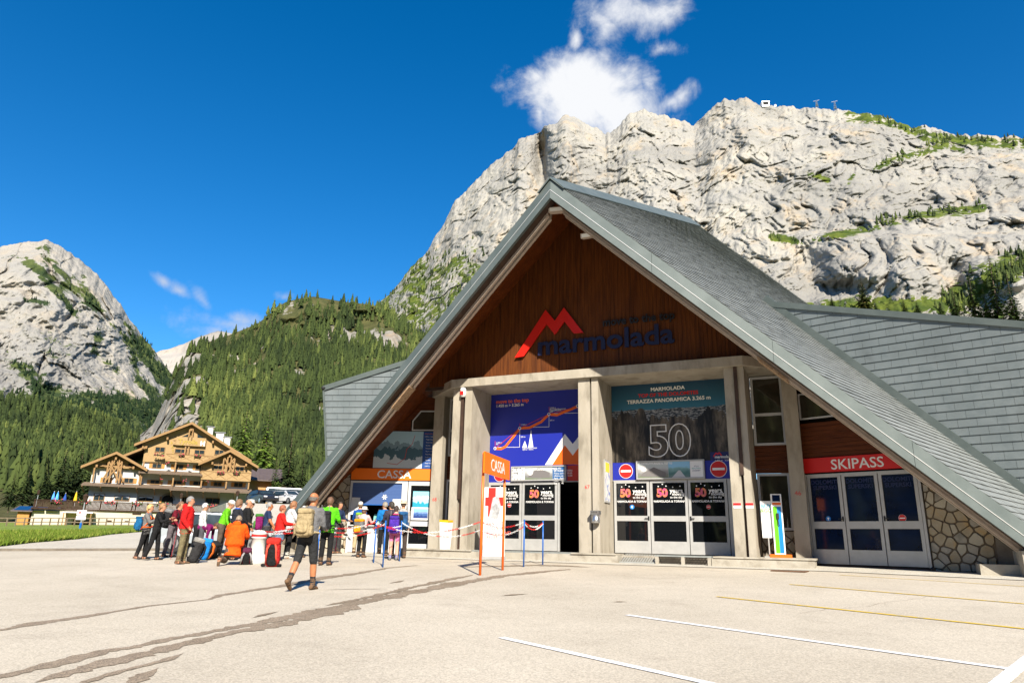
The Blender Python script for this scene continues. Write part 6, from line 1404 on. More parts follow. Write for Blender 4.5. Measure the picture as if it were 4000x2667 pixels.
# windows
def hwin(x0, y0, x1, y1, t=.02, shutters=True, curtain=False, par=None):
    (a, z1), (b, z0) = HX(x0, y0, t), HX(x1, y1, t); 
    if z0 > z1: z0, z1 = z1, z0
    mb = MB(); FH.frame(mb, a, b, z0, z1, .09, t, t+.09); o = mb.build('window', M['hbeam'], HO)
    mb = MB(); hrect(mb, a+.09, b-.09, z0+.09, z1-.09, t+.005, t+.03); mb.build('pane', M['hglass'], o)
    mb = MB(); xm = (a+b)/2; hrect(mb, xm-.035, xm+.035, z0+.09, z1-.09, t+.03, t+.07); mb.build('mullion', M['hbeam'], o)
    if curtain:
        mb = MB(); n = 10
        for i in range(n): xa = a+.1+(b-a-.2)*i/n; xb = a+.1+(b-a-.2)*(i+1)/n; dz = .25*(z1-z0)*(abs((i+.5)/n-.5)*1.6+.35); hrect(mb, xa, xb-.01, z1-.1-dz, z1-.1, t+.032, t+.036)
        mb.build('curtain', M['white'], o, kind='stuff')
    if shutters:
        w = min(.55, (b-a)*.3)
        for xs in (a-w-.02, b+.02): mb = MB(); hrect(mb, xs, xs+w, z0+.02, z1-.02, t, t+.05); mb.build('shutter', M['shutter'], o)
for r_ in ((1190, 478, 1262, 523), (1340, 492, 1432, 532), (1490, 500, 1565, 540), (1645, 500, 1712, 545)): hwin(*r_, t=.36, shutters=False)
for r_ in ((1168, 603, 1235, 646), (1335, 612, 1403, 655), (1498, 618, 1555, 660)): hwin(*r_, t=.02)
for r_ in ((812, 600, 858, 634), (980, 600, 1040, 640)): hwin(*r_, t=1.01, shutters=False)
for r_ in ((1637, 616, 1705, 657), (1805, 626, 1868, 668)): hwin(*r_, t=.91, shutters=False)
for r_ in ((790, 712, 838, 754), (952, 716, 1020, 760)): hwin(*r_, t=.62)
for r_ in ((1152, 730, 1220, 768), (1313, 735, 1392, 774), (1480, 740, 1560, 778), (1637, 745, 1697, 783), (1793, 750, 1857, 790)): hwin(*r_, t=.02)
for r_ in ((722, 833, 797, 892), (880, 850, 990, 895), (1063, 855, 1170, 900)): hwin(*r_, t=.62 if r_[0] < 1000 else .02, shutters=False, curtain=True)
for r_ in ((1397, 862, 1430, 910), (1575, 868, 1680, 918)): hwin(*r_, t=.02, shutters=False)
for tri in (((1372, 410), (1452, 410), (1452, 378)), ((1512, 415), (1578, 418), (1512, 380))):
    mb = MB(); FH.prism(mb, [HX(*p, .36) for p in tri], .36, .40); mb.build('gable_pane', M['hglass'], HO)
# arched entrance
a, z1 = HX(1245, 845, .02); b, z0 = HX(1322, 912, .02); mb = MB(); xm = (a+b)/2; rr_ = (b-a)/2; FH.prism(mb, [(a, z0), (b, z0), (b, z1-rr_)]+[(xm+rr_*math.cos(k*math.pi/8), z1-rr_+rr_*math.sin(k*math.pi/8)) for k in range(1, 8)]+[(a, z1-rr_)], .01, .06); dr_ = mb.build('entrance', M['blackmatt'], HO)
mb = MB()
for k in range(9):
    t0, t1 = k*math.pi/9, (k+1)*math.pi/9; FH.prism(mb, [(xm+rr_*math.cos(t0), z1-rr_+rr_*math.sin(t0)), (xm+(rr_+.3)*math.cos(t0), z1-rr_+(rr_+.3)*math.sin(t0)), (xm+(rr_+.3)*math.cos(t1), z1-rr_+(rr_+.3)*math.sin(t1)), (xm+rr_*math.cos(t1), z1-rr_+rr_*math.sin(t1))], .03, .12)
mb.build('stone_arch', mat('grey_stone_arch', (.25, .24, .22), None), dr_); mb = MB(); hrect(mb, a-.35, a-.02, z0, z1-.3, .06, .12); mb.build('open_leaf', M['shutter'], dr_)
# lettering on the gable
p0 = HX(1345, 465, .8); p1 = HX(1580, 415, .8); mb = MB(); hrect(mb, p0[0], p1[0], p0[1], p1[1], .81, .9); pl = mb.build('name_board', M['hwood'], HO)
text('name_lettering', 'Tyrolia', FH, (p0[0]+p1[0])/2-.45, p0[1]+.3, 1.05, .91, mat('gold_letters', (.36, .25, .04), None), pl, bold=.03, depth=.05); text('name_lettering', 'H', FH, p1[0]-.45, p0[1]+.15, 1.0, .91, M['letter'], pl, bold=.05, depth=.05)
for k, ch_ in enumerate('Hotel'): q = HX(1318+2*k, 462+k*27, .37); text('side_letter', ch_, FH, q[0], q[1], .72, .37, mat('gold_letter', (.36, .25, .04), None), HO, bold=.02, depth=.04)
# chimneys
for x, z, w in ((4.9, 18.2, .9), (6.6, 17.3, 1.3), (7.9, 16.6, 1.0)):
    mb = MB(); c = FH.P(x, z, -6); mb.box(c, (w, 1.0, 2.6), math.atan2(DH[1], DH[0])); o = mb.build('chimney', M['hwhite'], HO); mb = MB(); mb.box((c[0], c[1], c[2]+1.45), (w+.5, 1.3, .12), math.atan2(DH[1], DH[0])); mb.build('chimney_cap', M['steelbright'], o)
# side wing to the right, behind
mb = MB(); FH.prism(mb, [(12.31, 3.5), (17.2, 3.5), (17.2, 11.2), (12.31, 11.2)], DEP-3, -8.0); mb.build('side_block', M['hwood'], HO)
mb = MB(); V = [FH.P(x, z, t) for x in (12.0, 18.2) for z, t in ((13.4, -12.0), (10.9, -6.6), (10.7, -6.6), (13.1, -12.0))]; mb.add(V, [(0, 1, 5, 4), (1, 2, 6, 5), (2, 3, 7, 6), (3, 0, 4, 7), (0, 3, 2, 1), (4, 5, 6, 7)]); o = mb.build('side_roof', M['hmetal'], HO)
mb = MB()
for i in range(10): x = 12.2+i*.65; mb.beam(FH.P(x, 13.46, -12.0), FH.P(x, 10.96, -6.6), .05, .06)
mb.build('roof_seams', M['hmetal'], o, kind='stuff')
mb = MB(); mb.prism([(0, 0), (3.2, 0), (3.2, .8), (0, .8)], FH.P(14.0, 8.4, -7.9), DH, ZH, NH, 0, 1.2); mb.build('side_balcony', M['shutter'], HO)
# white right hand flank with the name and little windows
FW = Fr(FH.P(12.31, 0, 0), -NH); FW.n = DH
for k in range(4): mb = MB(); FW.rect(mb, 4.2+k*1.5, 4.7+k*1.5, 7.6, 8.8, .0, .06); mb.build('flank_window', M['hglass'], HO)
text('flank_name', 'Hotel Tyrolia', FW, 6.5, 11.2, 1.0, .01, M['hdark'], HO, bold=.02, depth=.04)
# flower boxes
def flowers(name, x0, x1, z, t, par, h=.42):
    mb = MB(); r = random.Random(int(x0*100)); L_, P_ = MB(), MB(); n = int((x1-x0)*26)
    hrect(mb, x0, x1, z-.12, z+.06, t, t+.26); o = mb.build(name, M['hdark'], par)
    for i in range(n):
        x = r.uniform(x0-.05, x1+.05); zz = z+r.uniform(-.22, h); tt = t+.13+r.uniform(-.16, .22); (L_ if r.random() < .55 else P_).sphere(FH.P(x, zz, tt), r.uniform(.05, .11), 5, 3)
    L_.build('leaves', M['leafbox'], o, kind='stuff'); P_.build('blossoms', M['petal'], o, kind='stuff'); return o
for r_, t in (((1180, 545, 1260), 1.26), ((1370, 548, 1412), 1.26), ((1487, 556, 1535), 1.26), ((1663, 683, 1715), 1.78), ((1785, 686, 1835), 1.78), ((1268, 615, 1290), 1.26), ((1438, 622, 1458), 1.26), ((1228, 735, 1250), 1.5), ((1402, 742, 1424), 1.5), ((1572, 748, 1594), 1.5)):
    a = HX(r_[0], r_[1], t); b = HX(r_[2], r_[1], t); flowers('flower_box', a[0], b[0], a[1]+.1, t, HO, .3)
# ---- terrace with retaining wall and balustrade
TT = 9.0
t_ = thing('hotel_terrace', 'raised hotel terrace with cream retaining wall and dark slatted balustrade', 'terrace')
def TX(x, y): p = hit_plane(*c2(x, y), FH.O+NH*TT, NH)-FH.O; return (float(p@DH), float(p[2]))
zt = TX(800, 958)[1]; xl = TX(252, 950)[0]; xr_ = TX(1700, 950)[0]; zr = TX(800, 898)[1]
mb = MB(); FH.rect(mb, xl, xr_, .5, zt-.25, .7, TT); mb.build('retaining_wall', M['hcream'], t_)
mb = MB(); FH.rect(mb, xl-.2, xr_+.2, zt-.249, zt, .7, TT+.25); mb.build('terrace_slab', M['hdark'], t_)
mb = MB(); n = int((xr_-xl)/.16)
for i in range(n): x = xl+(xr_-xl)*i/n; FH.rect(mb, x, x+.115, zt+.12, zr-.1, TT+.08, TT+.12)
mb.build('balustrade_slats', M['hdark'], t_, kind='stuff')
mb = MB(); FH.rect(mb, xl, xr_, zr-.1, zr, TT+.03, TT+.2); mb.build('top_rail', M['hdark'], t_); mb = MB(); FH.rect(mb, xl, xr_, zt+.04, zt+.12, TT+.05, TT+.15); mb.build('bottom_rail', M['hdark'], t_)
for i in range(13): x = xl+.1+(xr_-xl-.2)*i/12; mb = MB(); FH.rect(mb, x-.07, x+.07, zt, zr+.05, TT-.05, TT+.07); mb.build('rail_post', M['hdark'], t_)
for r_ in ((390, 485), (610, 700), (810, 902), (1015, 1100), (1205, 1290), (1570, 1665)): a = TX(r_[0], 900)[0]; b = TX(r_[1], 900)[0]; flowers('flower_box', a, b, zr-.25, TT+.2, t_, .45)
for (a, b, c, d) in ((1015, 985, 1080, 1000), (815, 1040, 855, 1052), (955, 1045, 990, 1055)): p = TX(a, b); q = TX(c, d); mb = MB(); FH.rect(mb, p[0], q[0], min(p[1], q[1]), max(p[1], q[1]), TT+.01, TT+.06); mb.build('cellar_window', M['hdark'], t_)
# pergola against the wall
p = TX(515, 985); q = TX(705, 1075); t_ = thing('pergola', 'light wooden pergola with a white top against the cream terrace wall', 'pergola')
for x in (p[0], q[0]): 
    for tt in (TT+.15, TT+2.2): mb = MB(); FH.rect(mb, x-.06, x+.06, 1.6, p[1], tt, tt+.12); mb.build('post', M['hbeam'], t_)
mb = MB(); FH.rect(mb, p[0]-.2, q[0]+.2, p[1], p[1]+.12, TT+.1, TT+2.4); mb.build('roof', M['white'], t_); mb = MB(); FH.rect(mb, p[0]+.9, q[0]-.2, 1.6, p[1]-.9, TT+.02, TT+.06); mb.build('back_panel', M['hdark'], t_)
mb = MB(); FH.rect(mb, p[0]+.8, q[0]-.4, 2.35, 2.42, TT+.7, TT+1.5); [FH.rect(mb, x, x+.08, 1.6, 2.35, TT+1.0, TT+1.08) for x in (p[0]+1.0, q[0]-.7)]; mb.build('bench', M['hbeam'], t_)
# closed parasols on the terrace
for (u, v0, v1, m_, lab) in ((395, 872, 820, (.02, .18, .6), 'blue and white closed parasol on the terrace, outermost of the four'), (425, 872, 818, (.03, .25, .65), 'blue and white closed parasol on the terrace next to the outermost one'), (484, 880, 832, (.01, .06, .3), 'dark blue closed parasol on the hotel terrace'), (566, 882, 820, (.7, .42, .01), 'yellow and navy closed parasol on the hotel terrace')):
    a = TX(u, v0); b = TX(u, v1); t_ = thing('parasol', lab, 'parasol', tuple(FH.P(a[0], zt, TT-1.0)), 0, 'closed parasols on the hotel terrace'); h = b[1]-zt
    mb = MB(); mb.tube([(0, 0, 0), (0, 0, h+.1)], .03, 6); mb.build('pole', M['white'], t_)
    mb = MB(); mb.lathe([(.05, .9), (.26, 1.0), (.2, 1.5), (.13, h-.4), (.03, h)], 9); mb.build('canopy', mat('parasol_cloth', m_, tuple(min(1, c*2+.1) for c in m_) if m_[2] > .5 else m_, 3, .8), t_)
    mb = MB(); mb.lathe([(.3, 0), (.3, .08), (.06, .1)], 10); mb.build('foot', M['concrete_dark'], t_)
# small shed with solar panels at the left end
a = TX(105, 1060); b = TX(250, 950); t_ = thing('garden_shed', 'low brown garden shed with dark panels on its roof beside the terrace wall', 'shed')
mb = MB(); FH.rect(mb, a[0]+.3, b[0]-.2, 1.2, b[1]-.4, TT-2.5, TT+.3); mb.build('walls', M['shutter'], t_)
mb = MB(); V = [FH.P(x, z, t) for x in (a[0]-.5, b[0]+.2) for z, t in ((b[1]+.35, TT-2.8), (b[1]-.35, TT+.8), (b[1]-.5, TT+.8), (b[1]+.2, TT-2.8))]; mb.add(V, [(0, 1, 5, 4), (1, 2, 6, 5), (2, 3, 7, 6), (3, 0, 4, 7), (0, 3, 2, 1), (4, 5, 6, 7)]); mb.build('roof', M['hmetal'], t_)
for k in range(3): mb = MB(); x0 = a[0]-.2+k*1.9; V = [FH.P(x, z, t) for x in (x0, x0+1.75) for z, t in ((b[1]+.36, TT-2.4), (b[1]-.28, TT+.6))]; mb.add(V, [(0, 1, 3, 2)]); mb.build('solar_panel', M['glass_blue'], t_)

# ---- lamp posts
def lamp(u, vb, vt, depth, label, arrow=False):
    P = at(u, vb, depth); h = at(u, vt, depth)[2]-P[2]; t_ = thing('street_lamp', label, 'street lamp', tuple(P), 0, 'lantern lamp posts around the hotel')
    mb = MB(); mb.tube([(0, 0, -.3), (0, 0, h-.75)], [.07, .05], 8); mb.build('pole', mat('lamp_grey', (.25, .27, .28), None, rough=.5), t_); mb = MB(); mb.lathe([(.06, h-.75), (.16, h-.7), (.24, h-.2), (.26, h-.18), (.05, h), (.0, h+.04)], 8); mb.build('lantern', M['hdark'], t_); mb = MB(); mb.lathe([(.14, h-.68), (.21, h-.22), (.2, h-.21), (.0, h-.2)], 8); mb.build('lantern_glass', M['hglass'], t_)
    if arrow:
        fr = Fr((0, -.08, 0), RTH)
        for z0, z1, m_ in ((1.7, 2.15, M['white']), (1.3, 1.62, M['letter'])): mb = MB(); fr.rect(mb, -.45, .42, z0, z1, .0, .02); o = mb.build('direction_plate', m_, t_)
        mb = MB(); fr.prism(mb, [(-.35, 1.93), (-.1, 2.05), (-.1, 1.8)], .021, .024); mb.build('arrow', M['redpaint'], t_)
        mb = MB(); mb.lathe([(.09, .3), (.1, .35), (.1, 1.0), (.05, 1.05)], 8); mb.build('post_sleeve', M['bluepost'], t_)
lamp(308, 2087, 1927, 66, 'street lamp with arrow plates on the meadow edge', True); lamp(700, 1995, 1925, 100, 'lantern lamp standing before the hotel entrance'); lamp(921, 1985, 1915, 98, 'lantern lamp standing in front of the white hotel flank'); lamp(1104, 1985, 1900, 104, 'lantern lamp near the white van'); lamp(140, 1978, 1912, 110, 'small lamp at the far end of the terrace')
# ---- rail fence along the meadow
t_ = thing('rail_fence', 'low wooden rail fence along the top of the meadow', 'fence')
FA, FB = at(-160, 2072, 88), at(560, 2050, 100); n = 22
for P_ in (FA, FB): P_[2] = gz(P_[0], P_[1])
for i in range(n+1): p = FA+(FB-FA)*i/n; mb = MB(); mb.box((p[0], p[1], p[2]+.45), (.12, .12, 1.1)); mb.build('post', M['fencewood'], t_)
for z in (.45, .95): mb = MB(); mb.beam(FA+np.array([0, 0, z]), FB+np.array([0, 0, z]), .05, .11); mb.build('rail', M['fencewood'], t_)
# upper car park beside the hotel, reached by a ramp
pr = [at(880, 2080, 46), at(1500, 2090, 46), at(1500, 1990, 74), at(880, 1990, 74), at(820, 1985, 112), at(1500, 1985, 112)]
za = [gz(pr[0][0], pr[0][1])-.1, gz(pr[1][0], pr[1][1])-.1, 4.2, 4.2, 5.0, 5.0]
mb = MB(); V = [(p[0], p[1], z) for p, z in zip(pr, za)]; V += [(p[0], p[1], -1) for p in pr]; mb.add(V, [(0, 1, 2, 3), (3, 2, 5, 4), (0, 3, 9, 6), (3, 4, 10, 9), (1, 7, 8, 2), (2, 8, 11, 5), (0, 6, 7, 1)]); mb.build('upper_car_park', M['road'], kind='structure')

# ================================================================== vehicles
def car(label, P, rz, col, L=4.3, W=1.75, H=1.45, kind='hatch', cat='car'):
    t_ = thing('parked_car' if cat == 'car' else 'parked_van', label, cat, P, rz, 'vehicles parked by the hotel')
    m_ = mat('car_paint', col, None, rough=.25, metal=.2, spec=.7); h = H; l = L/2
    if kind == 'van': prof = [(-l, .35), (l-.1, .35), (l, .55), (l-.05, .95), (l-.55, 1.15), (l-1.0, h-.08), (l-1.3, h), (-l+.15, h), (-l, h-.15)]; glass = [(-l+.25, 1.15), (l-.75, 1.15), (l-1.12, h-.18), (-l+.25, h-.18)]
    else: prof = [(-l, .35), (l-.12, .32), (l, .5), (l-.08, .78), (l-1.05, .95), (l-1.75, h-.05), (l-2.2, h), (-l+1.1, h-.02), (-l+.25, 1.0), (-l, .85)]; glass = [(-l+.5, .97), (l-1.2, .97), (l-1.78, h-.12), (-l+1.15, h-.1)]
    mb = MB(); n = len(prof); V = []
    for y, k, zk in ((-W/2+.06, .985, 0), (-W/2, 1, 0), (W/2, 1, 0), (W/2-.06, .985, 0)):
        for x, z in prof: tuck = max(0, (z-.95))*.28; V.append((x*k, math.copysign(abs(y)-tuck, y), z))
    fs = [tuple(range(n-1, -1, -1)), tuple(range(3*n, 4*n))]
    for r in range(3): fs += [(r*n+i, r*n+(i+1) % n, (r+1)*n+(i+1) % n, (r+1)*n+i) for i in range(n)]
    mb.add(V, fs); mb.build('body', m_, t_)
    for sy in (-1, 1):
        mb = MB(); nn = len(glass); Vv = [(x, sy*(W/2-max(0, (z-.95))*.28+.012), z) for x, z in glass]; mb.add(Vv, [tuple(range(nn)) if sy < 0 else tuple(range(nn-1, -1, -1))]); mb.build('side_window', M['hglass'], t_)
    if kind == 'van': ws = [(l-.58, 1.17), (l-1.0, h-.12)]; rw = [(-l, 1.2), (-l+.02, h-.25)]
    else: ws = [(l-1.1, .98), (l-1.72, h-.09)]; rw = [(-l+.3, 1.03), (-l+1.0, h-.06)]
    for nm, w_, sg in (('windscreen', ws, 1), ('rear_window', rw, -1)):
        mb = MB(); (xa, za_), (xb, zb_) = w_; d = .02*sg; ya, yb = W/2-.16, W/2-.3; mb.add([(xa+d, -ya, za_+.02), (xa+d, ya, za_+.02), (xb+d, yb, zb_+.02), (xb+d, -yb, zb_+.02)], [(0, 1, 2, 3) if sg > 0 else (3, 2, 1, 0)]); mb.build(nm, M['hglass'], t_)
    for sx in (-l+.8, l-.85):
        for sy in (-1, 1):
            mb = MB(); V = []; nn = 14
            for y, r in ((-.1, .30), (-.1, .32), (.1, .32), (.1, .30)):
                for k in range(nn): a = 2*math.pi*k/nn; V.append((sx+r*math.cos(a), sy*(W/2-.1)+y, .32+r*math.sin(a)))
            mb.add(V, [(r*nn+k, r*nn+(k+1) % nn, (r+1)*nn+(k+1) % nn, (r+1)*nn+k) for r in range(3) for k in range(nn)]+[tuple(range(nn-1, -1, -1)), tuple(range(3*nn, 4*nn))]); w_ = mb.build('wheel', M['black'], t_)
            mb = MB(); V = [(sx+.2*math.cos(2*math.pi*k/10), sy*(W/2+.005), .32+.2*math.sin(2*math.pi*k/10)) for k in range(10)]; mb.add(V, [tuple(range(10))]); mb.build('rim', M['steelbright'], w_)
    for sy in (-1, 1):
        mb = MB(); mb.box((l-.08, sy*(W/2-.28), .68), (.08, .36, .15)); mb.build('headlight', M['letter'], t_); mb = MB(); mb.box((-l+.02, sy*(W/2-.2), .82), (.06, .22, .18)); mb.build('tail_light', M['redpaint'], t_); mb = MB(); mb.box((l-1.35, sy*(W/2+.06), 1.0), (.1, .16, .12)); mb.build('mirror', m_, t_)
    return t_
hz = math.atan2(FWH[1], FWH[0])
def cp(u, depth, z): p = at(u, 1985, depth); return (p[0], p[1], z)
car('white minibus parked beside the hotel flank', cp(1120, 84, 4.45), hz-1.2, (.6, .6, .6), 5.1, 1.95, 2.05, 'van', 'van'); car('dark blue car parked in front of the white minibus', cp(1062, 78, 4.3), hz-2.4, (.01, .025, .09)); car('white car parked between the blue car and the roof edge', cp(1118, 76, 4.25), hz-2.2, (.6, .6, .6)); car('black car parked behind the queue near the hotel flank', cp(1020, 76, 4.25), hz-2.4, (.02, .02, .022))
p = on_ground(842, 2158); car('silver grey car parked right behind the queue of hikers', (p[0], p[1], gz(p[0], p[1])), hz-1.35, (.38, .42, .45), 4.3, 1.75, 1.46)

# ================================================================== trees standing singly
M['bark'] = mat('spruce_bark', (.07, .045, .03), (.11, .075, .05), 6, .9)
M['spruce'] = tree_mat('spruce_needles', (.016, .032, .008), (.045, .075, .014), (.12, .16, .028)); M['darkspruce'] = tree_mat('dark_spruce_needles', (.008, .016, .005), (.022, .036, .009), (.06, .08, .018)); M['larch'] = tree_mat('larch_needles', (.05, .09, .012), (.11, .17, .022), (.2, .27, .04)); M['conespruce'] = tree_mat('spruce_with_cones', (.03, .05, .01), (.09, .1, .02), (.3, .15, .04))
def conifer(label, P, h, w, m_, seed, cat='tree', group=None, dens=1.0, name='spruce_tree'):
    r = np.random.default_rng(seed); t_ = thing(name, label, cat, tuple(P), 0, group)
    mb = MB(); mb.tube([(0, 0, -1.0), (0, 0, h*.5), (0, 0, h*.97)], [h*.016, h*.009, h*.002], 7); mb.build('trunk', M['bark'], t_)
    V, T, A_ = [], [], []
    nw = int(26*dens)
    for k in range(nw):
        f = k/(nw-1); z0 = h*(.06+.92*f); R = w*(1-f)**.8*r.uniform(.8, 1.12)+.12; nb = int(9-4*f)
        for b in range(nb):
            a = 2*math.pi*(b+r.uniform(-.3, .3))/nb+k*1.3; ca, sa = math.cos(a), math.sin(a); L = R*r.uniform(.65, 1.12); ns = max(3, int(9*(1-f)*dens)+2); tone = np.clip(r.normal(.45, .18), 0, 1)
            for s in range(ns):
                q = (s+r.uniform(.2, .9))/ns; d = L*q; z = z0+.10*L*q-.38*L*q*q+r.uniform(-.06, .06)*h*.05; sp = L*.20*(1.15-q)+.10*w*.3; off_ = r.uniform(-1, 1)*sp
                c = np.array([ca*d-sa*off_, sa*d+ca*off_, z]); ln = (L*.22+.12*w*.35)*r.uniform(.7, 1.3); wd = ln*.42; da = a+r.uniform(-.9, .9); e = np.array([math.cos(da)*ln, math.sin(da)*ln, -ln*r.uniform(.05, .6)]); s2 = np.array([-math.sin(da)*wd, math.cos(da)*wd, r.uniform(-.3, .3)*wd]); o = len(V)
                V += [c-s2*.7, c+s2*.7, c+e]; T.append((o, o+1, o+2)); tv = np.clip(tone+r.normal(0, .14), 0, 1); A_ += [tv]*3
                V += [c+e*.3+s2*1.1, c+e*.3-s2*1.1, c-e*.5+np.array([0, 0, ln*.12])]; T.append((o+3, o+4, o+5)); A_ += [tv*.8]*3
    me = fast_mesh('crown', np.array(V), np.array(T), m_, {'tone': np.array(A_)}); link('crown', me, t_); return t_
def tree_at(u, vb, vt, depth, label, wk, m_, seed, zb=None, **k):
    P = at(u*K17, vb*K17, depth); h = at(u*K17, vt*K17, depth)[2]-P[2]; return conifer(label, P, h, h*wk, m_, seed, **k)
tree_at(170, 1150, 1018, 150, 'tall dark spruce rising behind the terrace umbrellas', .27, M['darkspruce'], 1); tree_at(132, 1150, 1030, 146, 'broad dark spruce left of the tallest one by the terrace', .3, M['darkspruce'], 2); tree_at(98, 1152, 1075, 140, 'lower dark spruce at the outer edge of the terrace clump', .36, M['darkspruce'], 3); tree_at(196, 1150, 1062, 148, 'small spruce between the clump and the hotel gable', .28, M['darkspruce'], 4); tree_at(236, 1100, 992, 175, 'slender spruce behind the left hotel gable', .2, M['darkspruce'], 5)
tree_at(548, 1110, 932, 155, 'big pale green larch behind the hotel chimneys', .25, M['larch'], 6, name='larch_tree'); tree_at(598, 1130, 940, 150, 'pale green larch to the right of the hotel roof', .24, M['larch'], 7, name='larch_tree'); tree_at(656, 1150, 988, 130, 'dark spruce right of the hotel side wing', .2, M['darkspruce'], 8); tree_at(688, 1150, 1030, 118, 'narrow spruce beside the foot of the grey roof', .18, M['darkspruce'], 9); tree_at(520, 1110, 985, 165, 'shorter larch behind the hotel roof', .2, M['larch'], 10, name='larch_tree'); tree_at(626, 1150, 1050, 128, 'low spruce just behind the hotel side wing', .2, M['spruce'], 19)
tree_at(20, 1165, 1085, 135, 'young spruce at the meadow edge by the shed', .27, M['darkspruce'], 11); tree_at(52, 1160, 1065, 142, 'spruce beside the garden shed', .27, M['darkspruce'], 12)
def slope_tree(u, vb, vt, label, wk, m_, seed, wid=1.0, name='spruce_tree'):
    G = R_; k = np.argmin((G['U'][:G['nr']]-u)**2+(G['V'][:G['nr']]-vb)**2); P = G['P'][:G['nr']].reshape(-1, 3)[k]; D = (P-CAM)@FWH; h = at(u*K17, vt*K17, D)[2]-P[2]; conifer(label, P-np.array([0, 0, .5]), h, h*wk, m_, seed, name=name)
slope_tree(1985, 716, 636, 'spruce laden with brown cones above the wing roof', .27, M['conespruce'], 20); slope_tree(2298, 745, 578, 'tall spruce above the right wing roof, against the cliff', .17, M['spruce'], 21); slope_tree(2245, 750, 622, 'bushy spruce below the cliff foot beside the tall one', .2, M['spruce'], 22); slope_tree(2200, 748, 660, 'spruce over the wing roof ridge left of the bushy one', .22, M['spruce'], 23); slope_tree(2335, 750, 625, 'spruce at the end of the row above the wing roof', .2, M['spruce'], 24); slope_tree(2272, 752, 655, 'yellow green larch between the spruces above the wing roof', .25, M['larch'], 25, name='larch_tree'); slope_tree(2165, 745, 690, 'small spruce at the near end of the row above the wing roof', .25, M['spruce'], 26); slope_tree(2078, 722, 683, 'little spruce on the grassy foot of the cliff', .25, M['spruce'], 27); slope_tree(2110, 722, 690, 'small spruce beside the little one at the cliff foot', .3, M['spruce'], 28); slope_tree(1912, 712, 676, 'tiny spruce next to the spruce with cones', .25, M['spruce'], 29)
# ---- summit station and pylons on the skyline
def ridge_pt(u): G = R_; nr = G['nr']; k = np.argmin(abs(G['U'][nr-1]-u)); return G['P'][nr-1, k]
p = ridge_pt(1757); t_ = thing('summit_station', 'tiny white cable car station on the mountain skyline', 'building', tuple(p), rad(20))
mb = MB(); mb.b2((-7, -5, -2), (7, 5, 2)); mb.b2((-7.5, -5.5, 8), (7.5, 5.5, 10)); mb.b2((-7, -5, 2), (-5, 5, 8)); mb.b2((5, -5, 2), (7, 5, 8)); mb.build('shell', M['white'], t_); mb = MB(); mb.b2((-4.9, -4, 2.1), (4.9, 4, 7.9)); mb.build('cabin_bay', M['blackmatt'], t_)
for u, hh, lab in ((1876, 14, 'smaller lattice pylon on the mountain skyline'), (1919, 18, 'taller lattice pylon on the mountain skyline')):
    p = ridge_pt(u); t_ = thing('cable_pylon', lab, 'pylon', tuple(p))
    for sx in (-1, 1):
        for sy in (-1, 1): mb = MB(); mb.tube([(sx*2.6, sy*2.6, -3), (sx*.6, sy*.6, hh)], .32, 4); mb.build('leg', M['steelbright'], t_)
    for k in range(1, 5): mb = MB(); z = hh*k/5; w = 2.6-2*k/5; mb.b2((-w, -w, z), (w, w, z+.35)); mb.build('brace', M['steelbright'], t_)
    mb = MB(); mb.b2((-5, -.5, hh-1), (5, .5, hh)); mb.build('cross_arm', M['steelbright'], t_)
p = ridge_pt(1782); t_ = thing('summit_antenna', 'small white antenna hut beside the summit station', 'hut', tuple(p)); mb = MB(); mb.b2((-2, -2, -1), (2, 2, 3.5)); mb.build('hut', M['white'], t_); mb = MB(); mb.tube([(0, 0, 3), (0, 0, 8)], .3, 5); mb.build('mast', M['steelbright'], t_)
# ================================================================== people
from mathutils import kdtree
M['cloth'] = {}
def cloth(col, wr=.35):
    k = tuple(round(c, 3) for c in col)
    if k not in M['cloth']: M['cloth'][k] = mat('cloth', col, tuple(c*.66 for c in col), 7, .85, 0, min(1, wr*2.2), 11, spec=.2, bdist=.06, detail=3)  # darker second tone paints the shade of folds into the cloth
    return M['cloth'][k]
SKIN = mat('skin', (.46, .23, .135), (.4, .19, .11), 12, .55, spec=.35); TAN = mat('tanned_skin', (.42, .17, .075), (.36, .14, .06), 12, .5, spec=.35); PALE = mat('fair_skin', (.55, .33, .24), (.5, .29, .2), 12, .55, spec=.35)
EYE = mat('eye_dark', (.02, .015, .012), None, rough=.3); LIP = mat('lips', (.3, .09, .07), None, rough=.5)
def rotx(v, a): c, s = math.cos(a), math.sin(a); return np.array([v[0], v[1]*c-v[2]*s, v[1]*s+v[2]*c])   # a>0: tips forward is negative x-rot
def tip(v, a, o): return o+rotx(np.asarray(v, float)-o, -a)                                             # lean forward (+Y) by a about point o
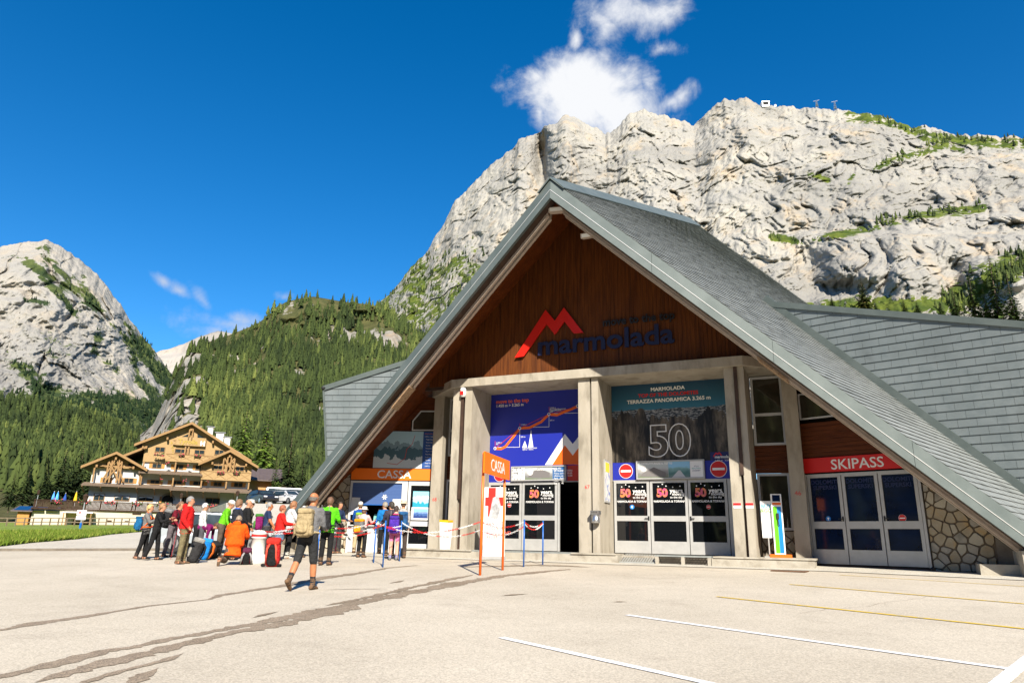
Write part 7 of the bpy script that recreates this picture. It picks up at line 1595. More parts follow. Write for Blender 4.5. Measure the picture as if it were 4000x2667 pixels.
class Body:
    def __init__(s): s.V = []; s.F = []; s.pts = []; s.lab = []
    def tube(s, path, labels, n=10, ell=None):
        """path: list of (point, rx, ry, xaxis)"""
        o = len(s.V)
        for (p, rx, ry, ax, ay), l in zip(path, labels):
            for j in range(n):
                a = 2*math.pi*j/n; q = p+ax*(rx*math.cos(a))+ay*(ry*math.sin(a)); s.V.append(q); s.pts.append(q); s.lab.append(l)
        k = len(path)
        s.F += [(o+i*n+j, o+i*n+(j+1) % n, o+(i+1)*n+(j+1) % n, o+(i+1)*n+j) for i in range(k-1) for j in range(n)]
        s.F += [tuple(o+j for j in range(n-1, -1, -1)), tuple(o+(k-1)*n+j for j in range(n))]
    def limb(s, A, B, rA, rB, labf, n=10, mid=None, cap=True):
        A, B = np.asarray(A, float), np.asarray(B, float); d = B-A; L = np.linalg.norm(d); d = d/L
        ax = np.cross(d, (0, 1, 0)) if abs(d[1]) < .9 else np.cross(d, (1, 0, 0)); ax /= np.linalg.norm(ax); ay = np.cross(d, ax); m = max(4, int(L/.03)); path, lab = [], []
        if cap: path.append((A-d*rA*.75, rA*.6, rA*.6, ax, ay)); lab.append(labf(0))
        for i in range(m+1):
            t = i/m; r = rA+(rB-rA)*t+(mid or 0)*math.sin(math.pi*min(1, t*1.25))*(1 if t < .8 else .5); path.append((A+d*L*t, r, r, ax, ay)); lab.append(labf(t))
        if cap: path.append((B+d*rB*.75, rB*.6, rB*.6, ax, ay)); lab.append(labf(1))
        s.tube(path, lab, n)
def remesh(V, F, vox, it=3):
    me = bpy.data.meshes.new('tmp'); me.from_pydata([tuple(v) for v in V], [], F); o = bpy.data.objects.new('tmp', me); COL.objects.link(o)
    r = o.modifiers.new('r', 'REMESH'); r.mode = 'VOXEL'; r.voxel_size = vox; sm = o.modifiers.new('s', 'SMOOTH'); sm.factor = .5; sm.iterations = it
    dg = bpy.context.evaluated_depsgraph_get(); e = o.evaluated_get(dg); out = bpy.data.meshes.new_from_object(e, depsgraph=dg); bpy.data.objects.remove(o); bpy.data.meshes.remove(me); return out
DEF = dict(lean=0, head=0, turn=0, la=(8, 6, 12, .05), ra=(8, 6, 12, .05), ll=(0, 2, 4), rl=(0, 2, 4), H=1.70, sleeve=1.0, legs=1.0, puff=0.0, hem=None, sock=None, skin=SKIN, hair=None, hat=None, gait=0, fat=0, collar=None, vox=.02, hood=False)
def person(label, P, face, top, bottom, shoe, **kw):
    o = dict(DEF); o.update(kw); k = o['H']/1.72; f = FWH*math.cos(rad(face))+RTH*math.sin(rad(face)); rz = math.atan2(-f[0], f[1])
    t_ = thing('person', label, 'person', tuple(P), rz, 'hikers queueing at the station'); B = Body(); X = np.array([1., 0, 0]); Y = np.array([0, 1., 0]); Z = np.array([0, 0, 1.])
    lean = rad(o['lean']); pel = np.array([0, 0, .95])
    def T(v): return tip(v, lean, pel)
    legs = {}; low = 9
    for sd, (hp, ab, kb) in ((-1, o['ll']), (1, o['rl'])):
        hip = np.array([sd*.088, 0, .91]); a = rad(hp); b = rad(ab)*sd; d1 = np.array([math.sin(b), math.sin(a)*math.cos(b), -math.cos(a)*math.cos(b)]); kn = hip+d1*.42; a2 = rad(hp-kb); d2 = np.array([math.sin(b)*.4, math.sin(a2), -math.cos(a2)]); d2 /= np.linalg.norm(d2); an = kn+d2*.40
        legs[sd] = (hip, kn, an, d2); low = min(low, an[2]-.085, kn[2]-.055)
    dz = -low; sh = np.array([0, 0, dz])
    puff = o['puff']; fat = o['fat']
    # torso rings in the upright frame, then leaned
    hem = o['hem']; rings = []
    if hem: rings.append((hem, .165+puff+fat, .125+puff+fat, 'top'))
    rings += [(.84, .15+fat, .112+fat, 'top' if hem else 'bottom'), (.90, .165+fat+(puff if hem else 0), .122+fat+(puff if hem else 0), 'top' if hem else 'bottom'), (.97, .163+fat+puff*(1 if hem else .3), .122+fat+puff*(1 if hem else .3), 'top' if hem else 'bottom'), (1.01, .158+fat+puff, .12+fat+puff, 'top'), (1.08, .15+fat+puff, .116+fat+puff, 'top'), (1.18, .16+puff+fat*.6, .122+puff+fat*.6, 'top'), (1.28, .176+puff, .128+puff, 'top'), (1.36, .182+puff, .118+puff, 'top'), (1.42, .155+puff, .092+puff, 'top'), (1.46, .085+puff*.5, .07+puff*.5, o['collar'] and 'collar' or 'top'), (1.485, .058, .056, 'skin')]
    path, lab = [], []
    for z, rx, ry, l in rings: path.append((T((0, -.005, z)), rx, ry, X, rotx(Y, -lean))); lab.append(l)
    path[0] = (path[0][0], path[0][1]*.9, path[0][2]*.9, X, path[0][4])
    B.tube(path, lab, 18)
    # head
    hp = rad(o['head']); nb = T((0, 0, 1.47)); hc0 = T((0, .02, 1.47)); hu = rotx(Z, -lean*.5-hp); hf = rotx(Y, -lean*.5-hp); tw = rad(o['turn']); hx = X*math.cos(tw)-hf*math.sin(tw); hf = hf*math.cos(tw)+X*math.sin(tw); hc = nb+hu*.135+hf*.02
    B.limb(T((0, -.005, 1.42)), hc-hu*.06, .06, .054, lambda t: 'skin')
    prof = [(-.118, .02, .022, .045), (-.098, .043, .045, .036), (-.06, .057, .07, .018), (-.02, .066, .085, .006), (.02, .072, .094, 0), (.055, .070, .091, -.006), (.085, .056, .072, -.01), (.105, .034, .042, -.012), (.114, .008, .01, -.012)]
    B.tube([(hc+hu*z+hf*y, rx, ry, hx, hf) for z, rx, ry, y in prof], ['skin']*len(prof), 16)
    B.limb(hc+hf*.088+hu*.01, hc+hf*.112-hu*.026, .009, .014, lambda t: 'skin', 6)
    for sd in (-1, 1): B.limb(hc+hx*sd*.068+hu*.02-hf*.006, hc+hx*sd*.07-hu*.022-hf*.002, .014, .011, lambda t: 'skin', 6)
    # arms
    hands = {}
    for sd, (p, ab, e, inw) in ((-1, o['la']), (1, o['ra'])):
        S0 = T((sd*.175, -.005, 1.40)); a, b = rad(p), rad(ab); d1 = np.array([math.sin(b)*sd, math.sin(a)*math.cos(b), -math.cos(a)*math.cos(b)]); a2 = rad(p+e); d2 = np.array([-inw*sd+math.sin(b)*sd*.4, math.sin(a2), -math.cos(a2)]); d2 /= np.linalg.norm(d2)
        d1, d2 = rotx(d1, -lean), rotx(d2, -lean); el = S0+d1*.285; wr = el+d2*.25; sl = o['sleeve']; q = puff*.7
        B.limb(S0, el, .058+q, .044+q, lambda t: 'top' if t*.55 < sl else 'skin', 10, .004); B.limb(el, wr, .045+q, .031+q*.8, lambda t: 'top' if .55+t*.45 < sl+.001 else 'skin', 10, .004)
        B.limb(wr, wr+d2*.085, .026, .034, lambda t: 'skin', 8); hands[sd] = (wr+d2*.09, d2, wr)
    # legs
    for sd, (hip, kn, an, d2) in legs.items():
        ln = o['legs']; lo = .012 if ln > .5 else .014
        def lf(t, base): 
            f_ = base+t*.5
            if f_ < ln: return 'bottom'
            if o['sock'] is not None and f_ > o['sock']: return 'sock'
            return 'skin'
        B.limb(hip+np.array([0, 0, .02]), kn, .088+fat*.4, .062+(lo if ln > .45 else 0), lambda t: lf(t, 0), 12, .004); B.limb(kn, an+d2*.02, .058+(.012 if ln > .7 else 0), .040+(.02 if ln > .9 else 0), lambda t: lf(t, .5), 10, .010 if ln < .7 else .004)
        fd = np.array([.12*sd, 1, 0.]); fd /= np.linalg.norm(fd); pit = d2[1]*(1 if abs(d2[1]) > .35 else .0)
        if abs(d2[1]) > .35: fd = np.cross(X, d2); fd = fd if fd[1]*0+fd@np.array([0, 1, 0]) > -.2 else -fd; fd /= np.linalg.norm(fd)
        up = -d2 if abs(d2[1]) > .35 else Z; so = an+(-up)*.04
        B.limb(an+up*.10, an, .052, .05, lambda t: 'shoe', 10)
        ax = np.cross(fd, up); ax /= np.linalg.norm(ax); pts_ = [(-.085, .034, .03, .0), (-.06, .044, .042, .002), (0, .047, .046, .005), (.07, .047, .038, -.004), (.13, .046, .03, -.012), (.17, .036, .022, -.02), (.19, .018, .012, -.026)]
        B.tube([(so+fd*y+up*z, rx, rz_, ax, up) for y, rx, rz_, z in pts_], ['shoe']*len(pts_), 10)
    V = [(v+sh)*k for v in B.V]; me = remesh(V, B.F, o['vox']*k, 2)
    kd = kdtree.KDTree(len(B.pts)); [kd.insert((q+sh)*k, i) for i, q in enumerate(B.pts)]; kd.balance()
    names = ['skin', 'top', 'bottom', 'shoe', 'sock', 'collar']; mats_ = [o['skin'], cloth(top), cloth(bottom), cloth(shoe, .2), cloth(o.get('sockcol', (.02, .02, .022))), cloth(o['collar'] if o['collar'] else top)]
    for m_ in mats_+[EYE, LIP]: me.materials.append(m_)
    idx = [names.index(B.lab[kd.find(p_.center)[1]]) for p_ in me.polygons]; me.polygons.foreach_set('material_index', idx)
    # fingers, eyes and mouth join the body mesh
    ex = MB(); 
    for sd, (hc_, d2, wr) in hands.items():
        sidev = np.cross(d2, (0, 1, 0)); sidev = sidev/np.linalg.norm(sidev) if np.linalg.norm(sidev) > .1 else X; pn = np.cross(sidev, d2)
        for q, ln_ in zip((-.027, -.009, .009, .026), (.062, .072, .068, .052)): b0 = hc_+sidev*q-d2*.01; ex.tube([(b0+sh)*k, (b0+d2*ln_*.5+pn*.006+sh)*k, (b0+d2*ln_*.95+pn*.022+sh)*k], [.0095*k, .0088*k, .0065*k], 5)
        b0 = wr+d2*.03+sidev*(-.03*sd); ex.tube([(b0+sh)*k, (b0+d2*.035-sidev*.022*sd+sh)*k, (b0+d2*.065-sidev*.02*sd+pn*.012+sh)*k], [.0115*k, .0105*k, .008*k], 5)
    nf = len(ex.f)
    for sd in (-1, 1): ex.sphere((hc+hf*.083+hx*sd*.031+hu*.018+sh)*k, .0105*k, 6, 4, 1)
    ex.tube([(hc+hf*.098-hx*.022-hu*.058+sh)*k, (hc+hf*.103-hu*.06+sh)*k, (hc+hf*.098+hx*.022-hu*.058+sh)*k], .006*k, 5, 2)
    bm = bmesh.new(); bm.from_mesh(me); vs_ = [bm.verts.new(v) for v in ex.v]
    for f_, mi in zip(ex.f, ex.m): 
        try: bf = bm.faces.new([vs_[i] for i in f_]); bf.material_index = {0: 0, 1: 6, 2: 7}[mi]
        except ValueError: pass
    for fc in bm.faces: fc.smooth = True
    bm.to_mesh(me); bm.free(); me.update(); link('body', me, t_)
    W = lambda v: (np.asarray(v, float)+sh)*k
    # hair
    if o['hair']:
        style, hcol = o['hair']; hm = MB(); nu, nv = 18, 11; rr = random.Random(hash(label) & 0xffff); keep = {}
        for i in range(nv+1):
            th = math.pi*i/nv-math.pi/2
            for j in range(nu):
                a = 2*math.pi*j/nu; dx, dy, dzz = math.cos(th)*math.cos(a), math.cos(th)*math.sin(a), math.sin(th); g = 1.0+rr.uniform(-.03, .05); ext = {'short': 0, 'bob': .035, 'long': .09, 'pony': .0, 'bald': 0, 'curly': .01}[style]
                z = dzz*.112-(ext*max(0, -dy+.35) if dzz < .1 else 0); vol = .012 if style in ('curly', 'bob') else .006
                hm.v.append(tuple(W(hc+hx*dx*(.078+vol)*g+hf*(dy*(.101+vol)*g-.008)+hu*(z*1.08+.010)))); keep[(i, j)] = (dzz > (.34 if dy > .35 else (-.15 if dy > -.05 else {'short': -.55, 'bob': -.95, 'long': -.95, 'pony': -.6, 'bald': -.55, 'curly': -.75}[style]))) and not (style == 'bald' and dzz > .30) and not (style == 'bald' and dy > .2)
        for i in range(nv):
            for j in range(nu):
                j2 = (j+1) % nu
                if keep[(i, j)] and keep[(i+1, j2)] and keep[(i+1, j)] and keep[(i, j2)]: hm.f.append((i*nu+j, i*nu+j2, (i+1)*nu+j2, (i+1)*nu+j)); hm.m.append(0)
        if style == 'pony': hm.tube([W(hc-hf*.095+hu*.03), W(hc-hf*.135-hu*.02), W(hc-hf*.13-hu*.12)], [.03*k, .032*k, .012*k], 7)
        hm.build('hair', mat('hair', hcol, tuple(min(1, c*1.5+.01) for c in hcol), 30, .6, 0, .6, 60), t_, True)
    if o['hat']:
        style, c_ = o['hat']; hm = MB(); n = 18; rows = [(.0, .085, .108), (.03, .086, .108), (.07, .078, .098), (.1, .05, .065), (.112, .01, .012)] if style == 'cap' else [(-.005, .135, .155), (.02, .092, .112), (.06, .085, .104), (.1, .074, .09), (.108, .01, .012)]
        for z, rx, ry in rows:
            for j in range(n): a = 2*math.pi*j/n; hm.v.append(tuple(W(hc+hx*rx*math.cos(a)+hf*(ry*math.sin(a)-.006)+hu*(z+.030))))
        hm.f = [(i*n+j, i*n+(j+1) % n, (i+1)*n+(j+1) % n, (i+1)*n+j) for i in range(len(rows)-1) for j in range(n)]+[tuple((len(rows)-1)*n+j for j in range(n))]; hm.m = [0]*len(hm.f)
        if style == 'cap': hm.prism([(-.075, .09), (.075, .09), (.06, .165), (.0, .185), (-.06, .165)], W(hc+hu*.03), hx*k, hf*k, hu*k, -.004, .006)
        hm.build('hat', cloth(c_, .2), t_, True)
    if o['hood']:
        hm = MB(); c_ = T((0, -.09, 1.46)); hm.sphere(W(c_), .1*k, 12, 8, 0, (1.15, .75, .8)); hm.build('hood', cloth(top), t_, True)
    t_['_k'] = k; INFO[t_.name] = dict(W=W, T=T, k=k, lean=lean, hands={s_: W(h_[0]) for s_, h_ in hands.items()}, rz=rz, P=np.array(P), puff=puff); return t_
INFO = {}
def squircle(mb, c, d, e=.5, R=None, nu=16, nv=9, mi=0):
    R = R if R is not None else np.eye(3); sg = lambda v, p: math.copysign(abs(v)**p, v); o = len(mb.v)
    for i in range(nv+1):
        t = math.pi*i/nv-math.pi/2
        for j in range(nu): a = 2*math.pi*j/nu; mb.v.append(tuple(np.asarray(c)+R@np.array([d[0]/2*sg(math.cos(t), e)*sg(math.cos(a), e), d[1]/2*sg(math.cos(t), e)*sg(math.sin(a), e), d[2]/2*sg(math.sin(t), e)])))
    for i in range(nv):
        for j in range(nu): mb.f.append((o+i*nu+j, o+i*nu+(j+1) % nu, o+(i+1)*nu+(j+1) % nu, o+(i+1)*nu+j)); mb.m.append(mi)
def rotm(a): c, s = math.cos(a), math.sin(a); return np.array([[1, 0, 0], [0, c, -s], [0, s, c]])
def backpack(label, owner, c1, c2, c3, size=(.32, .22, .52), drop=0.0, poles=False, tag=None):
    """A rucksack on somebody's back (its own thing, fitted to the wearer)."""
    I = INFO[owner.name]; k = I['k']; Rm = rotm(-I['lean']); w, d, h = size; base = np.array(I['W'](I['T']((0, -.125-I['puff']-d/2, 1.10-drop))))
    t_ = thing('backpack', label, 'backpack', tuple(I['P']), I['rz'], 'backpacks of the hikers'); L = lambda v: base+Rm@np.asarray(v, float)
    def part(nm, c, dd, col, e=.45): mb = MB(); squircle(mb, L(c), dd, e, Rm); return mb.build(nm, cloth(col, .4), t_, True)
    part('main_bag', (0, 0, 0), (w, d, h), c1); part('lid', (0, -.01, h*.44), (w*.96, d*1.06, h*.22), c2); part('front_pocket', (0, -d*.5, -h*.13), (w*.72, d*.42, h*.46), c2)
    for s_ in (-1, 1):
        part('side_pocket', (s_*w*.5, -.01, -h*.25), (w*.2, d*.6, h*.36), c1)
        mb = MB(); a = L((s_*.09, d*.5, h*.36)); S_ = np.array(I['W'](I['T']((s_*.11, 0, 1.455+I['puff'])))); Fp = np.array(I['W'](I['T']((s_*.12, .135+I['puff'], 1.28)))); G_ = np.array(I['W'](I['T']((s_*.175, .02, 1.08)))); e_ = L((s_*w*.4, d*.4, -h*.4)); mb.tube([a, S_, Fp, G_, e_], [.022, .024, .022, .016, .014], 6); mb.build('strap', cloth(c3, .2), t_, True)
    mb = MB(); ring = [np.array(I['W'](I['T'](((.175+I['puff'])*math.cos(q), (.135+I['puff'])*math.sin(q)+.005, 1.0)))) for q in np.linspace(-1.2, math.pi+1.2, 11)]; mb.tube(ring, .018, 5); mb.build('hip_belt', cloth(c3, .2), t_)
    if poles:
        for s_ in (-1, 1): mb = MB(); mb.tube([L((s_*w*.42, -.05, -h*.5)), L((s_*w*.36, -.06, h*.85))], [.008, .012], 5); mb.build('trekking_pole', M['steelbright'], t_)
    return t_
def ground_bag(label, P, rz, c1, c2, c3, tilt=.2, size=(.34, .24, .56)):
    t_ = thing('backpack', label, 'backpack', tuple(P), rz, 'backpacks set down on the asphalt'); R = rotm(tilt); w, d, h = size; L = lambda v: np.array([0, 0, h*.5])+R@np.asarray(v, float)
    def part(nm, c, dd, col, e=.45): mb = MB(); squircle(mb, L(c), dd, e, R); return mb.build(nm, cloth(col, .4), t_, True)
    part('main_bag', (0, 0, 0), (w, d, h), c1); part('lid', (0, .0, h*.47), (w*.98, d*1.1, h*.24), c2); part('front_pocket', (0, d*.5, -h*.1), (w*.7, d*.4, h*.45), c2); part('back_pad', (0, -d*.5, -.02), (w*.7, .06, h*.8), (.015, .015, .016))
    for s_ in (-1, 1): mb = MB(); mb.tube([L((s_*.07, -d*.5, h*.4)), L((s_*.12, -d*.8, h*.25)), L((s_*.13, -d*.85, -h*.05)), L((s_*.15, -d*.6, -h*.38))], [.026, .03, .026, .014], 6); mb.build('strap', cloth(c3, .2), t_, True)
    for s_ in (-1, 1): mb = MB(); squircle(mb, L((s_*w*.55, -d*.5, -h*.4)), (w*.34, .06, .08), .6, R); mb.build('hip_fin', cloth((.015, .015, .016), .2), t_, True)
def pole_pair(label, A, B, col=(.4, .02, .03)):
    t_ = thing('trekking_pole', label, 'trekking pole'); mb = MB(); mb.tube([A, np.array(A)*.25+np.array(B)*.75, B], [.006, .009, .009], 6); mb.build('shaft', mat('pole_metal', col, None, rough=.3, metal=.5), t_); d = (np.array(B)-np.array(A)); d = d/np.linalg.norm(d); mb = MB(); mb.tube([np.array(B)-d*.02, np.array(B)+d*.12], [.016, .019], 7); mb.build('grip', M['black'], t_); mb = MB(); mb.tube([np.array(A)+d*.06, np.array(A)+d*.07], .03, 8); mb.build('basket', M['black'], t_)
def q1(x, y): return 500+x*.5102, 1850+y*.5102
def foot(x, y): p = on_ground(*q1(x, y)); return np.array([p[0], p[1], gz(p[0], p[1])])
def stand(hx_, hy_, H):
    """Where somebody of height H stands whose head top is seen at this place."""
    u, v = q1(hx_, hy_); lo, hi = 8., 60.
    for _ in range(50):
        D = (lo+hi)/2; p = at(u, v, D)
        if p[2]-gz(p[0], p[1]) > H: hi = D
        else: lo = D
    p = at(u, v, D); return np.array([p[0], p[1], gz(p[0], p[1])])
def up(P, hx_, hy_): D = (P-CAM)@FWH; return min(1.88, max(1.5, at(*q1(hx_, hy_), D)[2]-P[2]))
BLK, GRY, RED, KHK, PUR, LIM, BRN, ORA, NVY, WHT, BLU, PNK, MAG, BEI = (.013, .013, .014), (.17, .165, .16), (.55, .012, .012), (.19, .16, .085), (.17, .008, .09), (.14, .5, .012), (.11, .08, .06), (.9, .10, .004), (.02, .035, .09), (.62, .62, .62), (.008, .16, .46), (.72, .36, .38), (.62, .012, .2), (.5, .4, .24)
BOOT, DGR = (.12, .075, .045), (.045, .045, .047)
p = foot(105, 655); a = person('woman with blonde hair in a grey cardigan and black trousers, arms folded', p, 80, GRY, BLK, (.09, .06, .05), H=up(p, 160, 232), la=(25, 4, 95, .5), ra=(25, 4, 95, .5), ll=(3, 2, 4), rl=(-8, 2, 6), hem=.80, puff=.012, hair=('bob', (.42, .26, .10))); backpack('blue day pack with orange straps on the woman in the grey cardigan', a, (.01, .12, .28), (.01, .09, .2), (.7, .12, .01), (.28, .2, .42))
p = foot(185, 660); person('woman in a black sweater and black trousers holding something before her', p, 85, BLK, BLK, (.02, .02, .02), H=up(p, 255, 222), la=(30, 5, 80, .3), ra=(35, 5, 85, .3), ll=(8, 2, 4), rl=(-10, 2, 8), lean=6, hair=('bob', (.22, .12, .05)))
p = foot(310, 638); a = person('hiker in a dark red top and grey trousers under a black and grey rucksack', p, 95, (.16, .008, .02), (.13, .11, .12), BLK, H=up(p, 390, 205), lean=14, la=(30, 5, 40, .1), ra=(25, 8, 30, .1), ll=(6, 4, 10), rl=(-4, 4, 6), hair=('pony', (.12, .06, .03))); backpack('large black and grey rucksack on the hiker in dark red', a, (.02, .02, .022), (.2, .2, .2), BLK, (.34, .28, .6)); h_ = INFO[a.name]; w_ = np.array([math.cos(h_['rz']), math.sin(h_['rz'])])
pole_pair('red trekking pole held beside the grey trousers', foot(325, 655), foot(325, 655)+np.array([-.15, .25, 1.1]))
p = foot(405, 690); person('grey haired man in a red jacket and khaki trousers, hands in pockets', p, 80, RED, KHK, BOOT, H=up(p, 482, 152), puff=.035, hem=.78, la=(-12, 14, 40, .1), ra=(-6, 16, 45, .1), ll=(2, 5, 3), rl=(-2, 5, 3), fat=.015, hair=('short', (.15, .145, .14)), hood=True)
p = foot(535, 640); person('white haired man in a white shirt behind the red jacket', p, 60, WHT, (.09, .09, .1), BLK, H=up(p, 568, 222), hair=('short', (.36, .36, .35)))
p = foot(505, 640); person('person in a purple top bending right down over the bags', p, 88, PUR, BLK, BLK, H=1.72, lean=88, head=10, la=(84, 6, 12, .1), ra=(78, 4, 16, .1), ll=(4, 5, 6), rl=(-4, 5, 6), hair=('bob', (.06, .03, .015)))
p = foot(690, 640); person('man in a lime green top and white cap with brown knee breeches and navy stockings', p, 75, LIM, BRN, BOOT, H=up(p, 762, 188), lean=14, head=10, la=(22, 8, 18, .1), ra=(20, 8, 16, .1), ll=(6, 5, 10), rl=(-2, 5, 6), legs=.62, sock=.62, sockcol=(.02, .025, .07), fat=.02, hat=('cap', (.6, .58, .53)), hair=('short', (.2, .13, .08)))
p = foot(785, 660); person('woman with short brown hair in a black top with blue side panels', p, 40, (.02, .022, .03), BLK, BLK, H=up(p, 822, 192), hair=('bob', (.14, .075, .035)), collar=(.01, .12, .5), la=(20, 10, 50, .2), ra=(15, 10, 60, .3), lean=4)
p = foot(870, 642); a = person('bald man in a black jacket standing in the queue', p, 60, BLK, BLK, BLK, H=up(p, 892, 193), puff=.02, hem=.8, hair=('bald', (.10, .085, .075)), turn=30); 
p = foot(890, 632); a = person('tall hiker in an olive shirt and white sun hat behind the bald man', p, 70, (.14, .13, .08), DGR, BOOT, H=up(p, 912, 156), hat=('bucket', (.62, .6, .55)), hair=('short', (.2, .13, .08))); backpack('red rucksack on the tall hiker with the white sun hat', a, (.5, .03, .01), (.45, .02, .01), BLK, (.3, .24, .5))
p = foot(795, 697); person('person in a bright orange jacket kneeling on one knee beside the bollard', p, 352, ORA, BRN, BOOT, H=1.80, lean=10, head=24, puff=.06, hem=.62, la=(38, 16, 50, .3), ra=(40, 16, 50, .3), ll=(-4, 14, 92), rl=(86, 10, 94), fat=.035, hair=('short', (.2, .15, .10)), hood=True)
p = foot(1035, 655); a = person('grey haired man in a navy T-shirt standing behind the bollard', p, 70, NVY, DGR, BOOT, H=up(p, 1058, 216), sleeve=.38, la=(10, 10, 30, .2), ra=(18, 10, 20, .1), hair=('short', (.2, .195, .185)), skin=TAN, fat=.02); backpack('purple and green rucksack on the man in the navy T-shirt', a, (.2, .01, .1), (.05, .2, .03), (.1, .1, .1), (.3, .24, .5))
p = foot(1140, 662); person('auburn haired woman in a red sweater with a jacket tied round her waist', p, 65, (.6, .015, .012), (.12, .2, .3), BLK, H=up(p, 1178, 238), hem=.62, puff=.02, la=(25, 10, 55, .2), ra=(25, 10, 60, .2), hair=('curly', (.2, .055, .02)), fat=.03)
p = foot(1215, 650); person('woman in a loose white blouse with a red shoulder strap and wide black trousers', p, 60, WHT, BLK, (.6, .58, .52), H=up(p, 1283, 206), puff=.025, hem=.78, la=(28, 10, 60, .2), ra=(30, 10, 70, .2), head=14, hair=('bob', (.2, .085, .03)), fat=.025)
p = foot(1310, 640); person('white haired person in a red vest beside the white blouse', p, 20, (.5, .012, .012), BEI, BOOT, H=up(p, 1330, 244), hair=('short', (.36, .35, .33)))
# the walking man in front
p = foot(1342, 890); WM = person('balding man in a grey shirt and dark knee shorts striding past with tanned legs', p, 8, (.15, .15, .155), (.03, .031, .032), (.17, .10, .055), H=1.80, lean=6, la=(24, 10, 42, .15), ra=(22, 8, 62, .3), ll=(-14, 5, 22), rl=(10, 3, 6), legs=.56, sock=.82, sockcol=(.03, .03, .032), skin=TAN, hair=('bald', (.09, .08, .07)), vox=.016, puff=.012, turn=18, fat=.015); backpack('beige canvas rucksack on the striding man', WM, (.36, .28, .155), (.4, .31, .17), (.42, .33, .19), (.30, .2, .5), drop=-.03)
p = foot(1505, 700); a = person('hiker in a lime green jacket and black trousers in the middle of the queue', p, 5, (.1, .55, .01), BLK, BOOT, H=up(p, 1515, 118), puff=.02, hem=.84, la=(18, 12, 60, .3), ra=(20, 14, 60, .3), hair=('curly', (.1, .05, .025)), hat=None); backpack('black rucksack with poles on the lime green hiker', a, (.02, .02, .022), (.03, .03, .033), BLK, (.3, .24, .52), poles=True)
p = foot(1590, 612); person('man with dark hair and sunglasses in a navy top by the stone wall', p, 120, NVY, DGR, BOOT, H=up(p, 1608, 196), hair=('short', (.03, .02, .015)), la=(20, 8, 60, .2), ra=(20, 8, 60, .2))
p = foot(1603, 603); person('child in a pink cap and bright pink trousers with a grey jacket', p, 110, (.33, .31, .34), (.7, .012, .2), (.6, .2, .3), H=1.38, hat=('cap', (.7, .16, .2)), hair=('short', (.3, .18, .08)), puff=.015, hem=.85, skin=PALE)
p = foot(1752, 608); a = person('hiker in a blue jacket and white cap at the ticket counter', p, 350, (.01, .08, .35), BEI, BOOT, H=up(p, 1786, 212), hat=('cap', (.6, .6, .58)), hair=('short', (.15, .1, .06)), la=(20, 8, 50, .2), ra=(20, 8, 50, .2)); backpack('green and grey rucksack on the blue jacket hiker at the counter', a, (.2, .21, .2), (.22, .45, .05), (.1, .1, .1), (.3, .22, .52))
p = foot(1782, 640); a = person('woman in a white bucket hat and pale pink blouse with black trousers', p, 20, (.72, .45, .44), BLK, BOOT, H=up(p, 1822, 252), hat=('bucket', (.62, .6, .56)), hair=('bob', (.1, .05, .03)), la=(30, 8, 70, .3), ra=(35, 12, 75, .2)); backpack('grey and orange rucksack on the woman in the white bucket hat', a, (.15, .15, .15), (.75, .32, .01), (.1, .1, .1), (.34, .24, .5), drop=.08)
p = foot(1945, 612); a = person('grey haired man in a blue rain jacket at the ticket counter', p, 330, BLU, BLK, BOOT, H=up(p, 1972, 203), puff=.02, hem=.82, hair=('short', (.2, .18, .15)), la=(15, 10, 60, .2), ra=(10, 8, 30, .1), turn=-30); backpack('small black bag on the man in the blue rain jacket', a, BLK, BLK, BLK, (.26, .16, .4))
p = foot(1995, 632); person('dark haired woman in a patterned dark blouse in the ticket queue', p, 330, (.05, .04, .06), BLK, BOOT, H=up(p, 2028, 212), hair=('bob', (.02, .014, .01)), turn=-30, la=(20, 8, 60, .2))
p = foot(2085, 645); a = person('hiker in a beige sun hat with dark trousers and brown boots', p, 350, (.4, .38, .36), (.06, .045, .04), BOOT, H=up(p, 2078, 203), hat=('bucket', (.6, .5, .36)), hair=('short', (.1, .06, .03))); backpack('dark blue rucksack with poles on the hiker in the beige sun hat', a, (.02, .07, .18), (.02, .1, .25), BLK, (.34, .26, .56), poles=True)
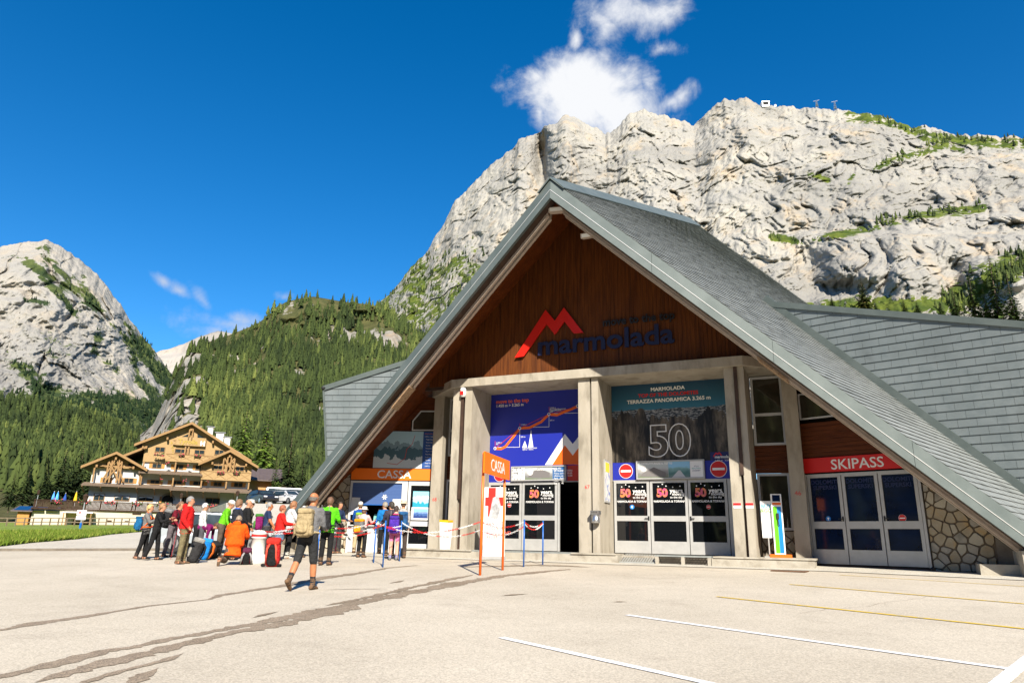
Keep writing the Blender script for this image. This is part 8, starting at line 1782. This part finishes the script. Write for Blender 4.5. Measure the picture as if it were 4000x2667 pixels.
p = foot(2030, 660); a = person('young hiker in pink shorts and lilac socks with a magenta collar', p, 0, BLK, (.75, .2, .4), (.24, .25, .24), H=up(p, 2065, 243), legs=.36, sock=.86, sockcol=(.3, .25, .6), skin=PALE, collar=(.7, .03, .15), hair=('short', (.03, .018, .014)), la=(10, 8, 20, .1), ra=(12, 8, 25, .1)); backpack('violet rucksack on the young hiker in pink shorts', a, (.08, .03, .35), (.06, .025, .3), BLK, (.32, .22, .52), poles=True)
# clerk behind the ticket counter
c_ = FK.P(-2.2, 0, -.62); person('ticket clerk in a turquoise shirt and black cap behind the counter', np.array([c_[0], c_[1], .50]), 175, (.2, .5, .46), DGR, BLK, H=1.62, hat=('cap', BLK), hair=('bob', (.03, .02, .015)), la=(30, 6, 60, .2), ra=(30, 6, 60, .2), lean=8)
# guest at the hotel door
g_ = FH.P(HX(1270, 905, 1.0)[0], zt, 1.2); person('tiny guest in a light blue shirt at the hotel entrance', g_, 180, (.2, .35, .6), NVY, BLK, H=1.75, hair=('short', (.1, .07, .05)))
# rucksacks on the ground
p = foot(500, 682); ground_bag('black and grey rucksack standing at the red jacket man\'s boots', p, hz+.6, (.03, .03, .032), (.3, .29, .27), BLK, .25, (.34, .28, .66)); p = foot(582, 660); ground_bag('bright blue rucksack with an orange patch beside the bending person', p, hz+.3, (.01, .2, .6), (.02, .28, .65), (.7, .15, .02), .15, (.34, .28, .6))
p = foot(1100, 712); ground_bag('red and black rucksack standing by the bollard, straps outward', p, hz-1.45, (.5, .02, .02), (.55, .03, .02), (.65, .08, .05), .2, (.38, .3, .7)); p = foot(900, 695); ground_bag('small dark red rucksack between the kneeling person and the bollard', p, hz-1.2, (.2, .01, .02), (.1, .02, .05), (.3, .3, .3), .4, (.26, .22, .42)); p = foot(1045, 640); ground_bag('black rucksack on the ground behind the bollard', p, hz-1.0, BLK, (.03, .03, .03), BLK, .2, (.36, .3, .62)); p = foot(640, 648); ground_bag('black bag lying behind the blue rucksack', p, hz-.4, BLK, (.02, .02, .02), BLK, .5, (.34, .26, .5))
